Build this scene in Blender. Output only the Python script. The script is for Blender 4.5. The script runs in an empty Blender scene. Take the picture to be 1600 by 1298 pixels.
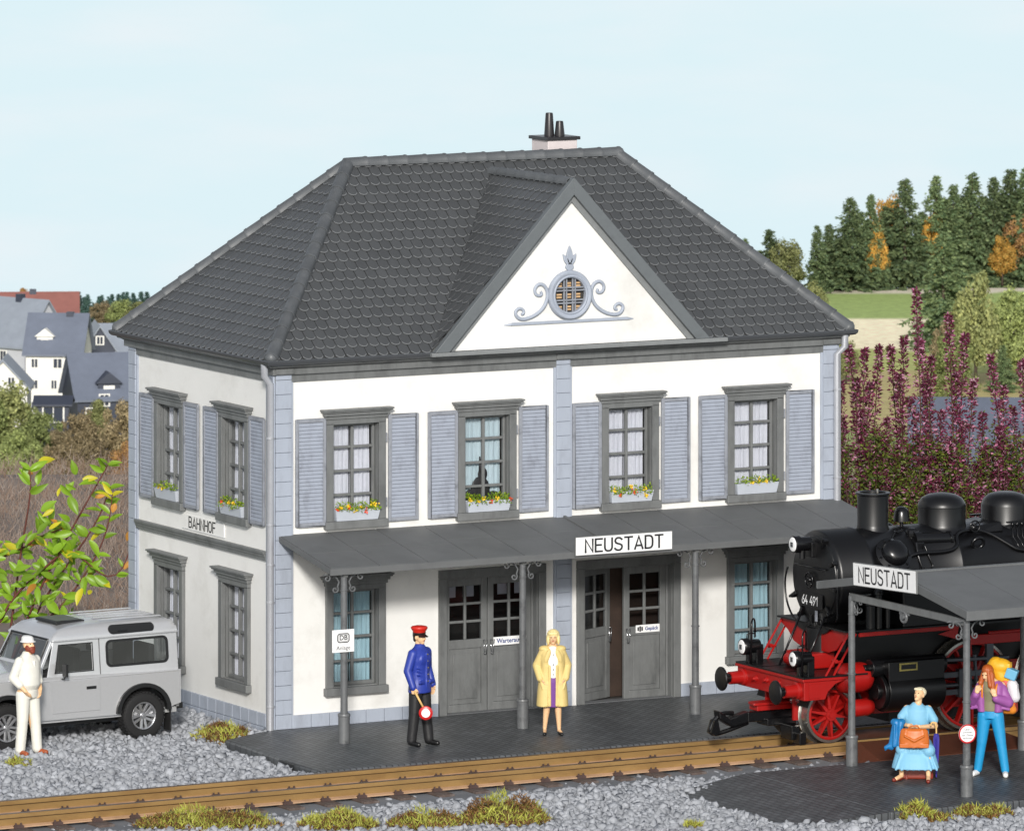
import bpy, bmesh, math, random
import numpy as np
from mathutils import Vector, Matrix, noise as mnoise
random.seed(7)
PI = math.pi; R_ = math.radians
sc = bpy.context.scene
COL = sc.collection
# ---------------------------------------------------------------- camera, world, sun, exposure
TH = R_(28.591)
CAM = Vector((-48.0375, -95.6786, 16.4544))
FW = Vector((math.sin(TH), math.cos(TH), 0)); RT = Vector((math.cos(TH), -math.sin(TH), 0))
cd = bpy.data.cameras.new('camera'); cam = bpy.data.objects.new('camera', cd); COL.objects.link(cam)
cam.location = CAM; cam.rotation_euler = (R_(90), 0, -TH)
cd.sensor_fit = 'HORIZONTAL'; cd.sensor_width = 36; cd.lens = 10954 * 36 / 1600
cd.shift_y = -(649 + 545) / 1600
cd.clip_start = 1; cd.clip_end = 9000
cd.dof.use_dof = True; cd.dof.focus_distance = 105; cd.dof.aperture_fstop = 9.5
sc.camera = cam
w = bpy.data.worlds.new('World'); sc.world = w; w.use_nodes = True
nt = w.node_tree; nt.nodes.clear()
SUNV = Vector((-0.46, -0.84, 0)).normalized(); EL = R_(22)
SUNV = Vector((SUNV.x * math.cos(EL), SUNV.y * math.cos(EL), math.sin(EL)))
sky = nt.nodes.new('ShaderNodeTexSky'); sky.sky_type = 'NISHITA'; sky.sun_disc = False
sky.sun_elevation = EL; sky.sun_rotation = math.atan2(SUNV.x, SUNV.y); sky.air_density = 1.0; sky.dust_density = 1.0
b1 = nt.nodes.new('ShaderNodeBackground'); b1.inputs['Strength'].default_value = 0.125
hs = nt.nodes.new('ShaderNodeHueSaturation'); hs.inputs['Saturation'].default_value = .35; nt.links.new(sky.outputs[0], hs.inputs['Color']); nt.links.new(hs.outputs[0], b1.inputs['Color'])
# the far hazy air below eye level (the station stands high above the valley): a pale, faintly clouded sky
tc = nt.nodes.new('ShaderNodeTexCoord'); mp = nt.nodes.new('ShaderNodeMapping'); mp.inputs['Scale'].default_value = (14, 14, 60)
nz = nt.nodes.new('ShaderNodeTexNoise'); nz.inputs['Scale'].default_value = 1.6; nz.inputs['Detail'].default_value = 5
rp = nt.nodes.new('ShaderNodeValToRGB'); rp.color_ramp.elements[0].position = .42; rp.color_ramp.elements[1].position = .72
rp.color_ramp.elements[0].color = (.72, .875, .925, 1); rp.color_ramp.elements[1].color = (.80, .885, .925, 1)
b2 = nt.nodes.new('ShaderNodeBackground'); b2.inputs['Strength'].default_value = 0.92
nt.links.new(tc.outputs['Generated'], mp.inputs[0]); nt.links.new(mp.outputs[0], nz.inputs['Vector'])
nt.links.new(nz.outputs['Fac'], rp.inputs[0]); nt.links.new(rp.outputs[0], b2.inputs['Color'])
sp = nt.nodes.new('ShaderNodeSeparateXYZ'); mr = nt.nodes.new('ShaderNodeMapRange')
mr.inputs['From Min'].default_value = -.01; mr.inputs['From Max'].default_value = .06
nt.links.new(tc.outputs['Generated'], sp.inputs[0]); nt.links.new(sp.outputs['Z'], mr.inputs['Value'])
mx = nt.nodes.new('ShaderNodeMixShader'); wo = nt.nodes.new('ShaderNodeOutputWorld')
nt.links.new(mr.outputs[0], mx.inputs[0]); nt.links.new(b2.outputs[0], mx.inputs[1]); nt.links.new(b1.outputs[0], mx.inputs[2])
nt.links.new(mx.outputs[0], wo.inputs[0])
sd = bpy.data.lights.new('sun', 'SUN'); sd.energy = 3.25; sd.angle = R_(7); sd.color = (1, .965, .91)
so = bpy.data.objects.new('sun', sd); COL.objects.link(so); so.location = (-30, -40, 40)
so.rotation_euler = SUNV.to_track_quat('Z', 'Y').to_euler()
vs = sc.view_settings; vs.view_transform = 'Standard'; vs.look = 'None'; vs.exposure = 0.14; vs.gamma = 1; vs.use_curve_mapping = False

# ---------------------------------------------------------------- helpers
def lin(v):
    v /= 255.; return v / 12.92 if v <= .04045 else ((v + .055) / 1.055) ** 2.4
def C(r, g, b, k=.8): return (lin(r) * k, lin(g) * k, lin(b) * k)
MATS = {}
def mat(name, col, rough=.6, metal=0, var=.0, vs_=6, bump=0, bs=40, dirt=None, damt=.5, ds=3, island=0, spec=.5, stretch=None, coat=0, trans=0, sub=None, objr=0):
    m = bpy.data.materials.new(name); m.use_nodes = True; n = m.node_tree; p = n.nodes['Principled BSDF']
    p.inputs['Roughness'].default_value = rough; p.inputs['Metallic'].default_value = metal
    p.inputs['Specular IOR Level'].default_value = spec; p.inputs['Coat Weight'].default_value = coat
    L = n.links; N = n.nodes
    t = N.new('ShaderNodeTexCoord'); vec = t.outputs['Object']
    if stretch:
        q = N.new('ShaderNodeMapping'); q.inputs['Scale'].default_value = stretch; L.new(vec, q.inputs[0]); vec = q.outputs[0]
    r = N.new('ShaderNodeRGB'); r.outputs[0].default_value = (*col, 1); c = r.outputs[0]
    if var:
        a = N.new('ShaderNodeTexNoise'); a.inputs['Scale'].default_value = vs_; a.inputs['Detail'].default_value = 6; a.inputs['Roughness'].default_value = .65
        L.new(vec, a.inputs['Vector'])
        mrr = N.new('ShaderNodeMapRange'); mrr.inputs['From Min'].default_value = .3; mrr.inputs['From Max'].default_value = .7
        mrr.inputs['To Min'].default_value = 1 - var; mrr.inputs['To Max'].default_value = 1 + var
        L.new(a.outputs['Fac'], mrr.inputs['Value'])
        x = N.new('ShaderNodeVectorMath'); x.operation = 'SCALE'; L.new(c, x.inputs[0]); L.new(mrr.outputs[0], x.inputs['Scale']); c = x.outputs[0]
    if island:
        g = N.new('ShaderNodeNewGeometry'); mrr = N.new('ShaderNodeMapRange')
        mrr.inputs['To Min'].default_value = 1 - island; mrr.inputs['To Max'].default_value = 1 + island
        L.new(g.outputs['Random Per Island'], mrr.inputs['Value'])
        x = N.new('ShaderNodeVectorMath'); x.operation = 'SCALE'; L.new(c, x.inputs[0]); L.new(mrr.outputs[0], x.inputs['Scale']); c = x.outputs[0]
        if sub:
            cr = N.new('ShaderNodeMath'); cr.operation = 'MULTIPLY'; cr.inputs[1].default_value = 7.31; L.new(g.outputs['Random Per Island'], cr.inputs[0])
            fr = N.new('ShaderNodeMath'); fr.operation = 'FRACT'; L.new(cr.outputs[0], fr.inputs[0])
            mxx = N.new('ShaderNodeMix'); mxx.data_type = 'RGBA'; L.new(fr.outputs[0], mxx.inputs['Factor']); L.new(c, mxx.inputs['A']); mxx.inputs['B'].default_value = (*sub, 1); c = mxx.outputs['Result']
    if objr:
        g = N.new('ShaderNodeObjectInfo'); mrr = N.new('ShaderNodeMapRange'); mrr.inputs['To Min'].default_value = 1 - objr; mrr.inputs['To Max'].default_value = 1 + objr; L.new(g.outputs['Random'], mrr.inputs['Value'])
        x = N.new('ShaderNodeVectorMath'); x.operation = 'SCALE'; L.new(c, x.inputs[0]); L.new(mrr.outputs[0], x.inputs['Scale']); c = x.outputs[0]
    if dirt:
        a = N.new('ShaderNodeTexNoise'); a.inputs['Scale'].default_value = ds; a.inputs['Detail'].default_value = 8; a.inputs['Roughness'].default_value = .7
        L.new(vec, a.inputs['Vector'])
        mrr = N.new('ShaderNodeMapRange'); mrr.inputs['From Min'].default_value = .5; mrr.inputs['From Max'].default_value = .75
        mrr.inputs['To Max'].default_value = damt; L.new(a.outputs['Fac'], mrr.inputs['Value'])
        mxx = N.new('ShaderNodeMix'); mxx.data_type = 'RGBA'; L.new(mrr.outputs[0], mxx.inputs['Factor']); L.new(c, mxx.inputs['A']); mxx.inputs['B'].default_value = (*dirt, 1); c = mxx.outputs['Result']
    L.new(c, p.inputs['Base Color'])
    if bump:
        a = N.new('ShaderNodeTexNoise'); a.inputs['Scale'].default_value = bs; a.inputs['Detail'].default_value = 5; L.new(vec, a.inputs['Vector'])
        bp = N.new('ShaderNodeBump'); bp.inputs['Strength'].default_value = bump; bp.inputs['Distance'].default_value = .02
        L.new(a.outputs['Fac'], bp.inputs['Height']); L.new(bp.outputs[0], p.inputs['Normal'])
    if trans:
        tr = N.new('ShaderNodeBsdfTranslucent'); L.new(c, tr.inputs['Color']); ms = N.new('ShaderNodeMixShader'); ms.inputs[0].default_value = trans
        L.new(p.outputs[0], ms.inputs[1]); L.new(tr.outputs[0], ms.inputs[2]); L.new(ms.outputs[0], N['Material Output'].inputs[0])
    MATS[name] = m; return m
def glassmat(name, tint=(.9, .95, .97), refl=.1, rough=.02):
    m = bpy.data.materials.new(name); m.use_nodes = True; n = m.node_tree; n.nodes.remove(n.nodes['Principled BSDF'])
    t = n.nodes.new('ShaderNodeBsdfTransparent'); t.inputs[0].default_value = (*tint, 1)
    g = n.nodes.new('ShaderNodeBsdfGlossy'); g.inputs['Roughness'].default_value = rough; g.inputs['Color'].default_value = (.9, .9, .9, 1)
    f = n.nodes.new('ShaderNodeLayerWeight'); f.inputs[0].default_value = .3
    a = n.nodes.new('ShaderNodeMath'); a.operation = 'MULTIPLY_ADD'; a.inputs[1].default_value = .3; a.inputs[2].default_value = refl; n.links.new(f.outputs['Facing'], a.inputs[0])
    x = n.nodes.new('ShaderNodeMixShader'); n.links.new(a.outputs[0], x.inputs[0]); n.links.new(t.outputs[0], x.inputs[1]); n.links.new(g.outputs[0], x.inputs[2])
    n.links.new(x.outputs[0], n.nodes['Material Output'].inputs[0]); MATS[name] = m; return m

WORLD = set()
def tag(o, label, cat, group=None, kind=None):
    if label: o['label'] = label
    if cat: o['category'] = cat
    if group: o['group'] = group
    if kind: o['kind'] = kind
    return o
def thing(name, label, cat, loc=(0, 0, 0), rz=0, group=None, world=False):
    o = bpy.data.objects.new(name, None); COL.objects.link(o); o.location = loc; o.rotation_euler = (0, 0, rz); o.empty_display_size = .2
    if world: WORLD.add(o.name)
    return tag(o, label, cat, group)
def link(name, me, parent=None):
    o = bpy.data.objects.new(name, me); COL.objects.link(o)
    if parent:
        o.parent = parent
        if parent.name in WORLD: o.location = -parent.location
    return o
def clone(root, loc, rz=0, label=None, sc_=None):
    r = root.copy(); COL.objects.link(r); r.location = loc; r.rotation_euler = (0, 0, rz)
    if label: r['label'] = label
    if sc_: r.scale = sc_
    def rec(a, b):
        for ch in [x for x in a.children]:
            c = ch.copy(); COL.objects.link(c); c.parent = b; rec(ch, c)
    rec(root, r); return r
def clone_part(o, parent, loc=None):
    def rec(a, par):
        c = a.copy(); COL.objects.link(c); c.parent = par
        for ch in list(a.children): rec(ch, c)
        return c
    c = rec(o, parent)
    if loc is not None: c.location = loc
    return c
class MB:
    def __init__(s): s.v = []; s.f = []; s.m = []
    def add(s, vs, fs, mi=0):
        k = len(s.v); s.v += [tuple(x) for x in vs]; s.f += [tuple(i + k for i in f) for f in fs]; s.m += [mi] * len(fs); return s
    def box(s, a, b, mi=0, M=None):
        (x0, y0, z0), (x1, y1, z1) = a, b
        v = [Vector(p) for p in ((x0, y0, z0), (x1, y0, z0), (x1, y1, z0), (x0, y1, z0), (x0, y0, z1), (x1, y0, z1), (x1, y1, z1), (x0, y1, z1))]
        if M: v = [M @ p for p in v]
        return s.add(v, [(0, 3, 2, 1), (4, 5, 6, 7), (0, 1, 5, 4), (1, 2, 6, 5), (2, 3, 7, 6), (3, 0, 4, 7)], mi)
    def tube(s, pts, r, n=8, mi=0, caps=True, closed=False, flat=1.0, up=None):
        pts = [Vector(p) for p in pts]; m = len(pts); rs = r if isinstance(r, (list, tuple)) else [r] * m
        vs = []; prev = None
        for i, p in enumerate(pts):
            a = pts[i - 1] if (i or closed) else p; b = pts[(i + 1) % m] if (i < m - 1 or closed) else p
            t = (b - a).normalized()
            if prev is None:
                u = Vector(up) if up else (Vector((0, 0, 1)) if abs(t.z) < .9 else Vector((1, 0, 0)))
                u = (u - t * u.dot(t)).normalized()
            else: u = (prev - t * prev.dot(t)).normalized()
            prev = u; q = t.cross(u)
            for k in range(n):
                an = 2 * PI * k / n; vs.append(p + (u * math.cos(an) * flat + q * math.sin(an)) * rs[i])
        fs = []
        for i in range(m if closed else m - 1):
            for k in range(n):
                a = i * n + k; b = i * n + (k + 1) % n; j = ((i + 1) % m) * n
                fs.append((a, b, j + (k + 1) % n, j + k))
        if caps and not closed: fs += [tuple(range(n))[::-1], tuple((m - 1) * n + k for k in range(n))]
        return s.add(vs, fs, mi)
    def cyl(s, a, b, r, r2=None, n=24, mi=0): return s.tube([a, b], [r, r if r2 is None else r2], n, mi)
    def lathe(s, prof, c=(0, 0, 0), ax='z', n=24, mi=0):
        c = Vector(c); vs = []; fs = []
        for (r, h) in prof:
            for k in range(n):
                a = 2 * PI * k / n; x, y = r * math.cos(a), r * math.sin(a)
                vs.append(c + (Vector((x, y, h)) if ax == 'z' else Vector((h, x, y)) if ax == 'x' else Vector((x, h, y))))
        for i in range(len(prof) - 1):
            for k in range(n): fs.append((i * n + k, i * n + (k + 1) % n, (i + 1) * n + (k + 1) % n, (i + 1) * n + k))
        fs += [tuple(range(n))[::-1], tuple((len(prof) - 1) * n + k for k in range(n))]
        return s.add(vs, fs, mi)
    def prism(s, poly, a, b, ax='y', mi=0):   # poly of 2D points extruded along axis
        def P(p, t): return {'x': (t, p[0], p[1]), 'y': (p[0], t, p[1]), 'z': (p[0], p[1], t)}[ax]
        n = len(poly); vs = [P(p, a) for p in poly] + [P(p, b) for p in poly]
        return s.add(vs, [tuple(range(n)), tuple(range(n, 2 * n))[::-1]] + [(i, (i + 1) % n, n + (i + 1) % n, n + i) for i in range(n)], mi)
    def sphere(s, c, r, n=12, mi=0, sq=(1, 1, 1), zmin=-1):
        c = Vector(c); vs = []; fs = []; m = n // 2 + 1
        for i in range(m + 1):
            ph = PI * i / m; z = max(math.cos(ph), zmin)
            for k in range(n):
                a = 2 * PI * k / n; vs.append(c + Vector((math.sin(ph) * math.cos(a) * r * sq[0], math.sin(ph) * math.sin(a) * r * sq[1], z * r * sq[2])))
        for i in range(m):
            for k in range(n): fs.append((i * n + k, (i + 1) * n + k, (i + 1) * n + (k + 1) % n, i * n + (k + 1) % n))
        return s.add(vs, fs, mi)
    def rsweep(s, prof, x0, x1, y0, y1, mi=0):  # closed profile (out, z) swept round a rectangle
        vs = []; n = len(prof)
        for cx, cy, sx, sy in ((x0, y0, -1, -1), (x1, y0, 1, -1), (x1, y1, 1, 1), (x0, y1, -1, 1)):
            for o_, z in prof: vs.append((cx + sx * o_, cy + sy * o_, z))
        fs = [(c * n + i, c * n + (i + 1) % n, ((c + 1) % 4) * n + (i + 1) % n, ((c + 1) % 4) * n + i) for c in range(4) for i in range(n)]
        return s.add(vs, fs, mi)
    def xf(s, M, k0=0):
        s.v = s.v[:k0] + [tuple(M @ Vector(p)) for p in s.v[k0:]]; return s
    def mesh(s, name, mats, smooth=False, recalc=True, clip=None, weld=True):
        me = bpy.data.meshes.new(name); me.from_pydata(s.v, [], s.f)
        for mm in (mats if isinstance(mats, (list, tuple)) else [mats]): me.materials.append(mm)
        me.polygons.foreach_set('material_index', s.m)
        if recalc or clip:
            bm = bmesh.new(); bm.from_mesh(me)
            if weld: bmesh.ops.remove_doubles(bm, verts=bm.verts, dist=1e-5)
            for co, no in (clip or []):
                bmesh.ops.bisect_plane(bm, geom=bm.verts[:] + bm.edges[:] + bm.faces[:], plane_co=co, plane_no=no, clear_outer=True)
            bmesh.ops.recalc_face_normals(bm, faces=bm.faces); bm.to_mesh(me); bm.free()
        if smooth:
            me.polygons.foreach_set('use_smooth', [True] * len(me.polygons))
            if smooth is not True: me.set_sharp_from_angle(angle=R_(smooth))
        me.update(); return me
    def obj(s, name, mats, parent=None, smooth=False, bevel=0, label=None, **k):
        o = link(name, s.mesh(name, mats, smooth, **k), parent)
        if bevel:
            b = o.modifiers.new('b', 'BEVEL'); b.width = bevel; b.segments = 2; b.limit_method = 'ANGLE'; b.angle_limit = R_(40)
        if label: o['label'] = label
        return o
def VF(u, d, z=0): 
    p = CAM + FW * d + RT * u; return Vector((p.x, p.y, z))
SM = 35
def spiral(cx, cz, r0, r1, a0, a1, n=14):
    return [(cx + (r0 + (r1 - r0) * i / n) * math.cos(a0 + (a1 - a0) * i / n), cz + (r0 + (r1 - r0) * i / n) * math.sin(a0 + (a1 - a0) * i / n)) for i in range(n + 1)]
GLY = {'N': [[(0, 0), (0, 1), (.55, 0), (.55, 1)]], 'E': [[(.5, 0), (0, 0), (0, 1), (.5, 1)], [(0, .52), (.42, .52)]],
 'U': [[(0, 1), (0, .25), (.06, .08), (.18, 0), (.38, 0), (.5, .08), (.56, .25), (.56, 1)]],
 'S': [[(.53, .86), (.42, .97), (.3, 1), (.18, .99), (.06, .9), (.02, .75), (.08, .6), (.2, .54), (.38, .48), (.52, .4), (.56, .25), (.5, .09), (.38, 0), (.22, 0), (.1, .04), (0, .15)]],
 'T': [[(0, 1), (.56, 1)], [(.28, 1), (.28, 0)]], 'A': [[(0, 0), (.3, 1), (.6, 0)], [(.1, .26), (.5, .26)]],
 'D': [[(0, 0), (0, 1), (.3, 1), (.45, .95), (.54, .8), (.56, .5), (.54, .2), (.45, .05), (.3, 0), (0, 0)]],
 'B': [[(0, 0), (0, 1), (.32, 1), (.46, .93), (.5, .77), (.46, .6), (.32, .53), (.02, .53)], [(.32, .53), (.47, .47), (.53, .27), (.48, .07), (.34, 0), (0, 0)]],
 'H': [[(0, 0), (0, 1)], [(.55, 0), (.55, 1)], [(0, .52), (.55, .52)]],
 'O': [[(.28, 0), (.1, .06), (.01, .25), (0, .5), (.01, .75), (.1, .94), (.28, 1), (.46, .94), (.55, .75), (.56, .5), (.55, .25), (.46, .06), (.28, 0)]],
 'F': [[(0, 0), (0, 1), (.5, 1)], [(0, .5), (.42, .5)]],
 '6': [[(.45, 1), (.15, .62), (.02, .4), (.02, .2), (.12, .04), (.28, 0), (.44, .05), (.53, .2), (.53, .35), (.44, .52), (.28, .57), (.12, .5)]],
 '4': [[(.36, 1), (0, .28), (.56, .28)], [(.42, .5), (.42, 0)]], '9': [[(.1, 0), (.4, .38), (.53, .6), (.53, .8), (.43, .96), (.27, 1), (.11, .95), (.02, .8), (.02, .65), (.11, .48), (.27, .43), (.43, .5)]],
 '1': [[(.05, .78), (.3, 1), (.3, 0)]], ' ': []}
def stroke_text(txt, h, lw, gap=.22):
    """flat lettering in (x, z), as ribbons; returns MB centred on the origin"""
    b = MB(); x = 0; k = 0
    for ch in txt:
        wd = max([p[0] for s in GLY[ch] for p in s] or [.3])
        for s in GLY[ch]:
            pts = [Vector(((x + p[0]) * h, p[1] * h)) for p in s]; n = len(pts); L = []; Rr = []
            for i, p in enumerate(pts):
                d1 = (p - pts[i - 1]).normalized() if i else (pts[1] - p).normalized()
                d2 = (pts[i + 1] - p).normalized() if i < n - 1 else d1
                t = (d1 + d2); t = t.normalized() if t.length > .01 else d1
                nn = Vector((-t.y, t.x)); sc2 = min(1 / max(.35, nn.dot(Vector((-d1.y, d1.x)))), 2.2)
                e = p.copy()
                if i == 0: e -= d1 * lw * .45
                if i == n - 1: e += d1 * lw * .45
                L.append(e + nn * lw / 2 * sc2); Rr.append(e - nn * lw / 2 * sc2)
            y = -k * .0004; k = (k + 1) % 3
            b.add([(p.x, y, p.y) for p in L] + [(p.x, y, p.y) for p in Rr], [(i, i + 1, n + i + 1, n + i) for i in range(n - 1)])
        x += wd + gap
    W = (x - gap) * h
    b.v = [(p[0] - W / 2, p[1], p[2] - h / 2) for p in b.v]; return b, W
def font_text(txt, size, name, m, parent, M, label=None, xs=1, bold=0):
    cu = bpy.data.curves.new('t', 'FONT'); cu.body = txt; cu.size = size; cu.align_x = 'CENTER'; cu.align_y = 'CENTER'; cu.resolution_u = 3; cu.offset = bold; cu.space_line = .85
    t = bpy.data.objects.new('t', cu); COL.objects.link(t); dg = bpy.context.evaluated_depsgraph_get()
    me = bpy.data.meshes.new_from_object(t.evaluated_get(dg)); bpy.data.objects.remove(t)
    me.transform(M @ Matrix.Rotation(PI / 2, 4, 'X') @ Matrix.Diagonal((xs, 1, 1, 1))); me.materials.clear(); me.materials.append(m); me.name = name
    return link(name, me, parent)
# ---------------------------------------------------------------- materials
mat('wall', (.725, .72, .70), .75, var=.025, vs_=2, bump=.10, bs=70, dirt=C(200, 197, 190), damt=.5, ds=.9)
mat('stone', C(172, 180, 194), .6, var=.04, vs_=5, bump=.05, bs=90, dirt=C(120, 122, 130), damt=.4, ds=4, stretch=(1, 1, .3))
mat('trim', C(117, 119, 119), .5, var=.12, vs_=9, bump=.1, bs=60, dirt=C(62, 64, 64), damt=.6, ds=3, stretch=(1, 1, .35))
mat('trim2', C(136, 139, 140), .5, var=.08, vs_=9, bump=.05, bs=60, dirt=C(80, 82, 84), damt=.4, ds=3)
mat('shutter', C(160, 167, 181), .55, var=.04, vs_=8, dirt=C(110, 112, 122), damt=.6, ds=5, stretch=(1, 1, .5))
mat('shutter_frame', C(150, 154, 163), .55, var=.08, vs_=8, dirt=C(90, 92, 98), damt=.75, ds=6)
mat('tile_edge_glint', C(118, 120, 122), .4); mat('tile_gap_shade', C(34, 35, 37), .8); mat('tile', C(79, 81, 83), .38, var=.07, vs_=2, bump=.04, bs=90, island=.09)
mat('ridge', C(92, 95, 98), .45, var=.1, vs_=5, bump=.06, bs=70, dirt=C(128, 130, 133), damt=.35, ds=4, island=.06)
mat('barge', C(108, 113, 116), .5, var=.08, vs_=4, bump=.08, bs=60, dirt=C(74, 76, 78), damt=.5, ds=4)
mat('gutter', C(92, 95, 99), .28, var=.08, vs_=4, metal=.25)
mat('pipe', C(188, 190, 196, .85), .3, metal=.4, var=.06, vs_=6)
mat('canopy', C(106, 108, 109), .6, var=.07, vs_=2.5, bump=.12, bs=110, dirt=C(82, 84, 86), damt=.5, ds=1.6)
mat('iron', C(112, 114, 116), .38, var=.1, vs_=9, metal=.1, dirt=C(52, 54, 56), damt=.8, ds=5)
mat('curtain', C(236, 238, 248, .85), .8, var=.05, vs_=14, trans=.3)
mat('curtain_pale', C(208, 228, 236, .85), .8, var=.10, vs_=10, trans=.3, stretch=(6, 6, .4))
mat('curtain_blue', C(178, 214, 226, .85), .8, var=.12, vs_=10, trans=.3, stretch=(6, 6, .4))
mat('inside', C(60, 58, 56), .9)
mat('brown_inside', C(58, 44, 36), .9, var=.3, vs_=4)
glassmat('glass', (.97, .98, .99), .03); glassmat('glass_dark', (.6, .62, .64), .015, .08)
mat('white_sign', (.82, .82, .82), .35); mat('black_ink', (.015, .015, .018), .5); mat('blue_ink', C(40, 70, 140), .5); mat('red_ink', C(205, 40, 45), .4)
mat('chrome', C(225, 226, 230), .2, metal=.9)
mat('planter', C(196, 202, 212), .5, var=.05)
mat('leaf', C(105, 150, 30, .7), .5, island=.35, trans=.3, sub=C(170, 190, 40, .8)); mat('flower_red', C(235, 75, 30), .5, island=.2); mat('flower_yellow', C(245, 205, 40), .5, island=.15)
mat('lattice_board', C(214, 176, 130), .6, var=.2, vs_=9); mat('chimney', C(222, 212, 212), .7, var=.04); mat('black_part', C(42, 40, 42), .35, var=.1)
mat('wood', C(176, 138, 92), .6, var=.25, vs_=7, stretch=(1, 1, 6))
# ---------------------------------------------------------------- ground
def nz2(x, y, s, seed=0): return mnoise.noise(Vector((x * s + seed, y * s, seed * 1.7)))
def ground_h(u, d):
    if d < 141: 
        h = -.14
        if d > 117: h += min(1, (d - 117) / 6) * (.25 * nz2(u, d, .5, 3) + .1)
        return h
    EDG = 1172 if u > 0 else 1108
    pts = [(141, -.1), (150, -3.5), (220, -30), (420, -64), (800, -88), (900, -90), (EDG, -90), (EDG + 14, -92.5), (1500, -134), (2000, -178), (2100, -192), (3000, -330), (6500, -900)]
    for (a, ha), (b, hb) in zip(pts, pts[1:]):
        if d <= b: return ha + (hb - ha) * (d - a) / (b - a) + (nz2(u, d, .02, 5) * 1.5 if 200 < d < 900 else 0)
    return pts[-1][1]
def ground():
    ds = list(np.arange(40, 117, 3.)) + list(np.arange(117, 142, 1.)) + [141.5, 143, 146, 150, 160, 180, 220, 300, 420, 560, 700, 800, 860] + list(np.arange(900, 1212, 4.)) + [1300, 1500, 1750, 2000, 2100, 2400, 3000, 4500, 6500]
    M = 130; v = []; cols = []
    for d in ds:
        wd = 28 + .16 * d
        for j in range(M + 1):
            u = wd * (2 * j / M - 1); v.append(tuple(VF(u, d, ground_h(u, d))))
            n1 = nz2(u, d, .03, 9)
            if d < 116.5: c = C(128, 132, 138, .7)
            elif d < 200:
                t = .5 + .5 * nz2(u, d, .35, 2); a = C(150, 140, 132, .8); b = C(112, 96, 86, .75); c = tuple(a[i] * t + b[i] * (1 - t) for i in range(3))
            elif u > 20:
                e = d + n1 * 14
                c = C(160, 180, 104, 1.0) if e > 1118 else C(236, 224, 190, 1.25) if e > 1070 else C(182, 188, 112, .95) if e > 1035 else C(190, 176, 120, .95) if e > 960 else C(150, 164, 96, .9)
                if e > 1160: c = C(226, 216, 196, 1.0)
            else:
                t = .5 + .5 * nz2(u, d, .06, 4); a = C(130, 146, 80, .8); b = C(160, 148, 110, .8); c = tuple(a[i] * t + b[i] * (1 - t) for i in range(3))
            cols += [*c, 1]
    n = len(ds); f = [(i * (M + 1) + j, i * (M + 1) + j + 1, (i + 1) * (M + 1) + j + 1, (i + 1) * (M + 1) + j) for i in range(n - 1) for j in range(M)]
    me = bpy.data.meshes.new('ground'); me.from_pydata(v, [], f)
    a = me.color_attributes.new('land', 'FLOAT_COLOR', 'POINT'); a.data.foreach_set('color', cols)
    m = mat('ground', (.2, .2, .2), .9, bump=.4, bs=3); nn = m.node_tree.nodes; L = m.node_tree.links
    at = nn.new('ShaderNodeAttribute'); at.attribute_name = 'land'
    nz = nn.new('ShaderNodeTexNoise'); nz.inputs['Scale'].default_value = .6; nz.inputs['Detail'].default_value = 9; nz.inputs['Roughness'].default_value = .75
    tc = nn.new('ShaderNodeTexCoord'); L.new(tc.outputs['Object'], nz.inputs['Vector'])
    mr = nn.new('ShaderNodeMapRange'); mr.inputs['From Min'].default_value = .3; mr.inputs['From Max'].default_value = .7; mr.inputs['To Min'].default_value = .7; mr.inputs['To Max'].default_value = 1.3
    L.new(nz.outputs['Fac'], mr.inputs['Value'])
    x = nn.new('ShaderNodeVectorMath'); x.operation = 'SCALE'; L.new(at.outputs['Color'], x.inputs[0]); L.new(mr.outputs[0], x.inputs['Scale'])
    L.new(x.outputs[0], nn['Principled BSDF'].inputs['Base Color']); me.materials.append(m)
    me.polygons.foreach_set('use_smooth', [True] * len(me.polygons))
    tag(link('ground', me), None, None, kind='structure')
ground()
TRK = -5.10
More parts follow.
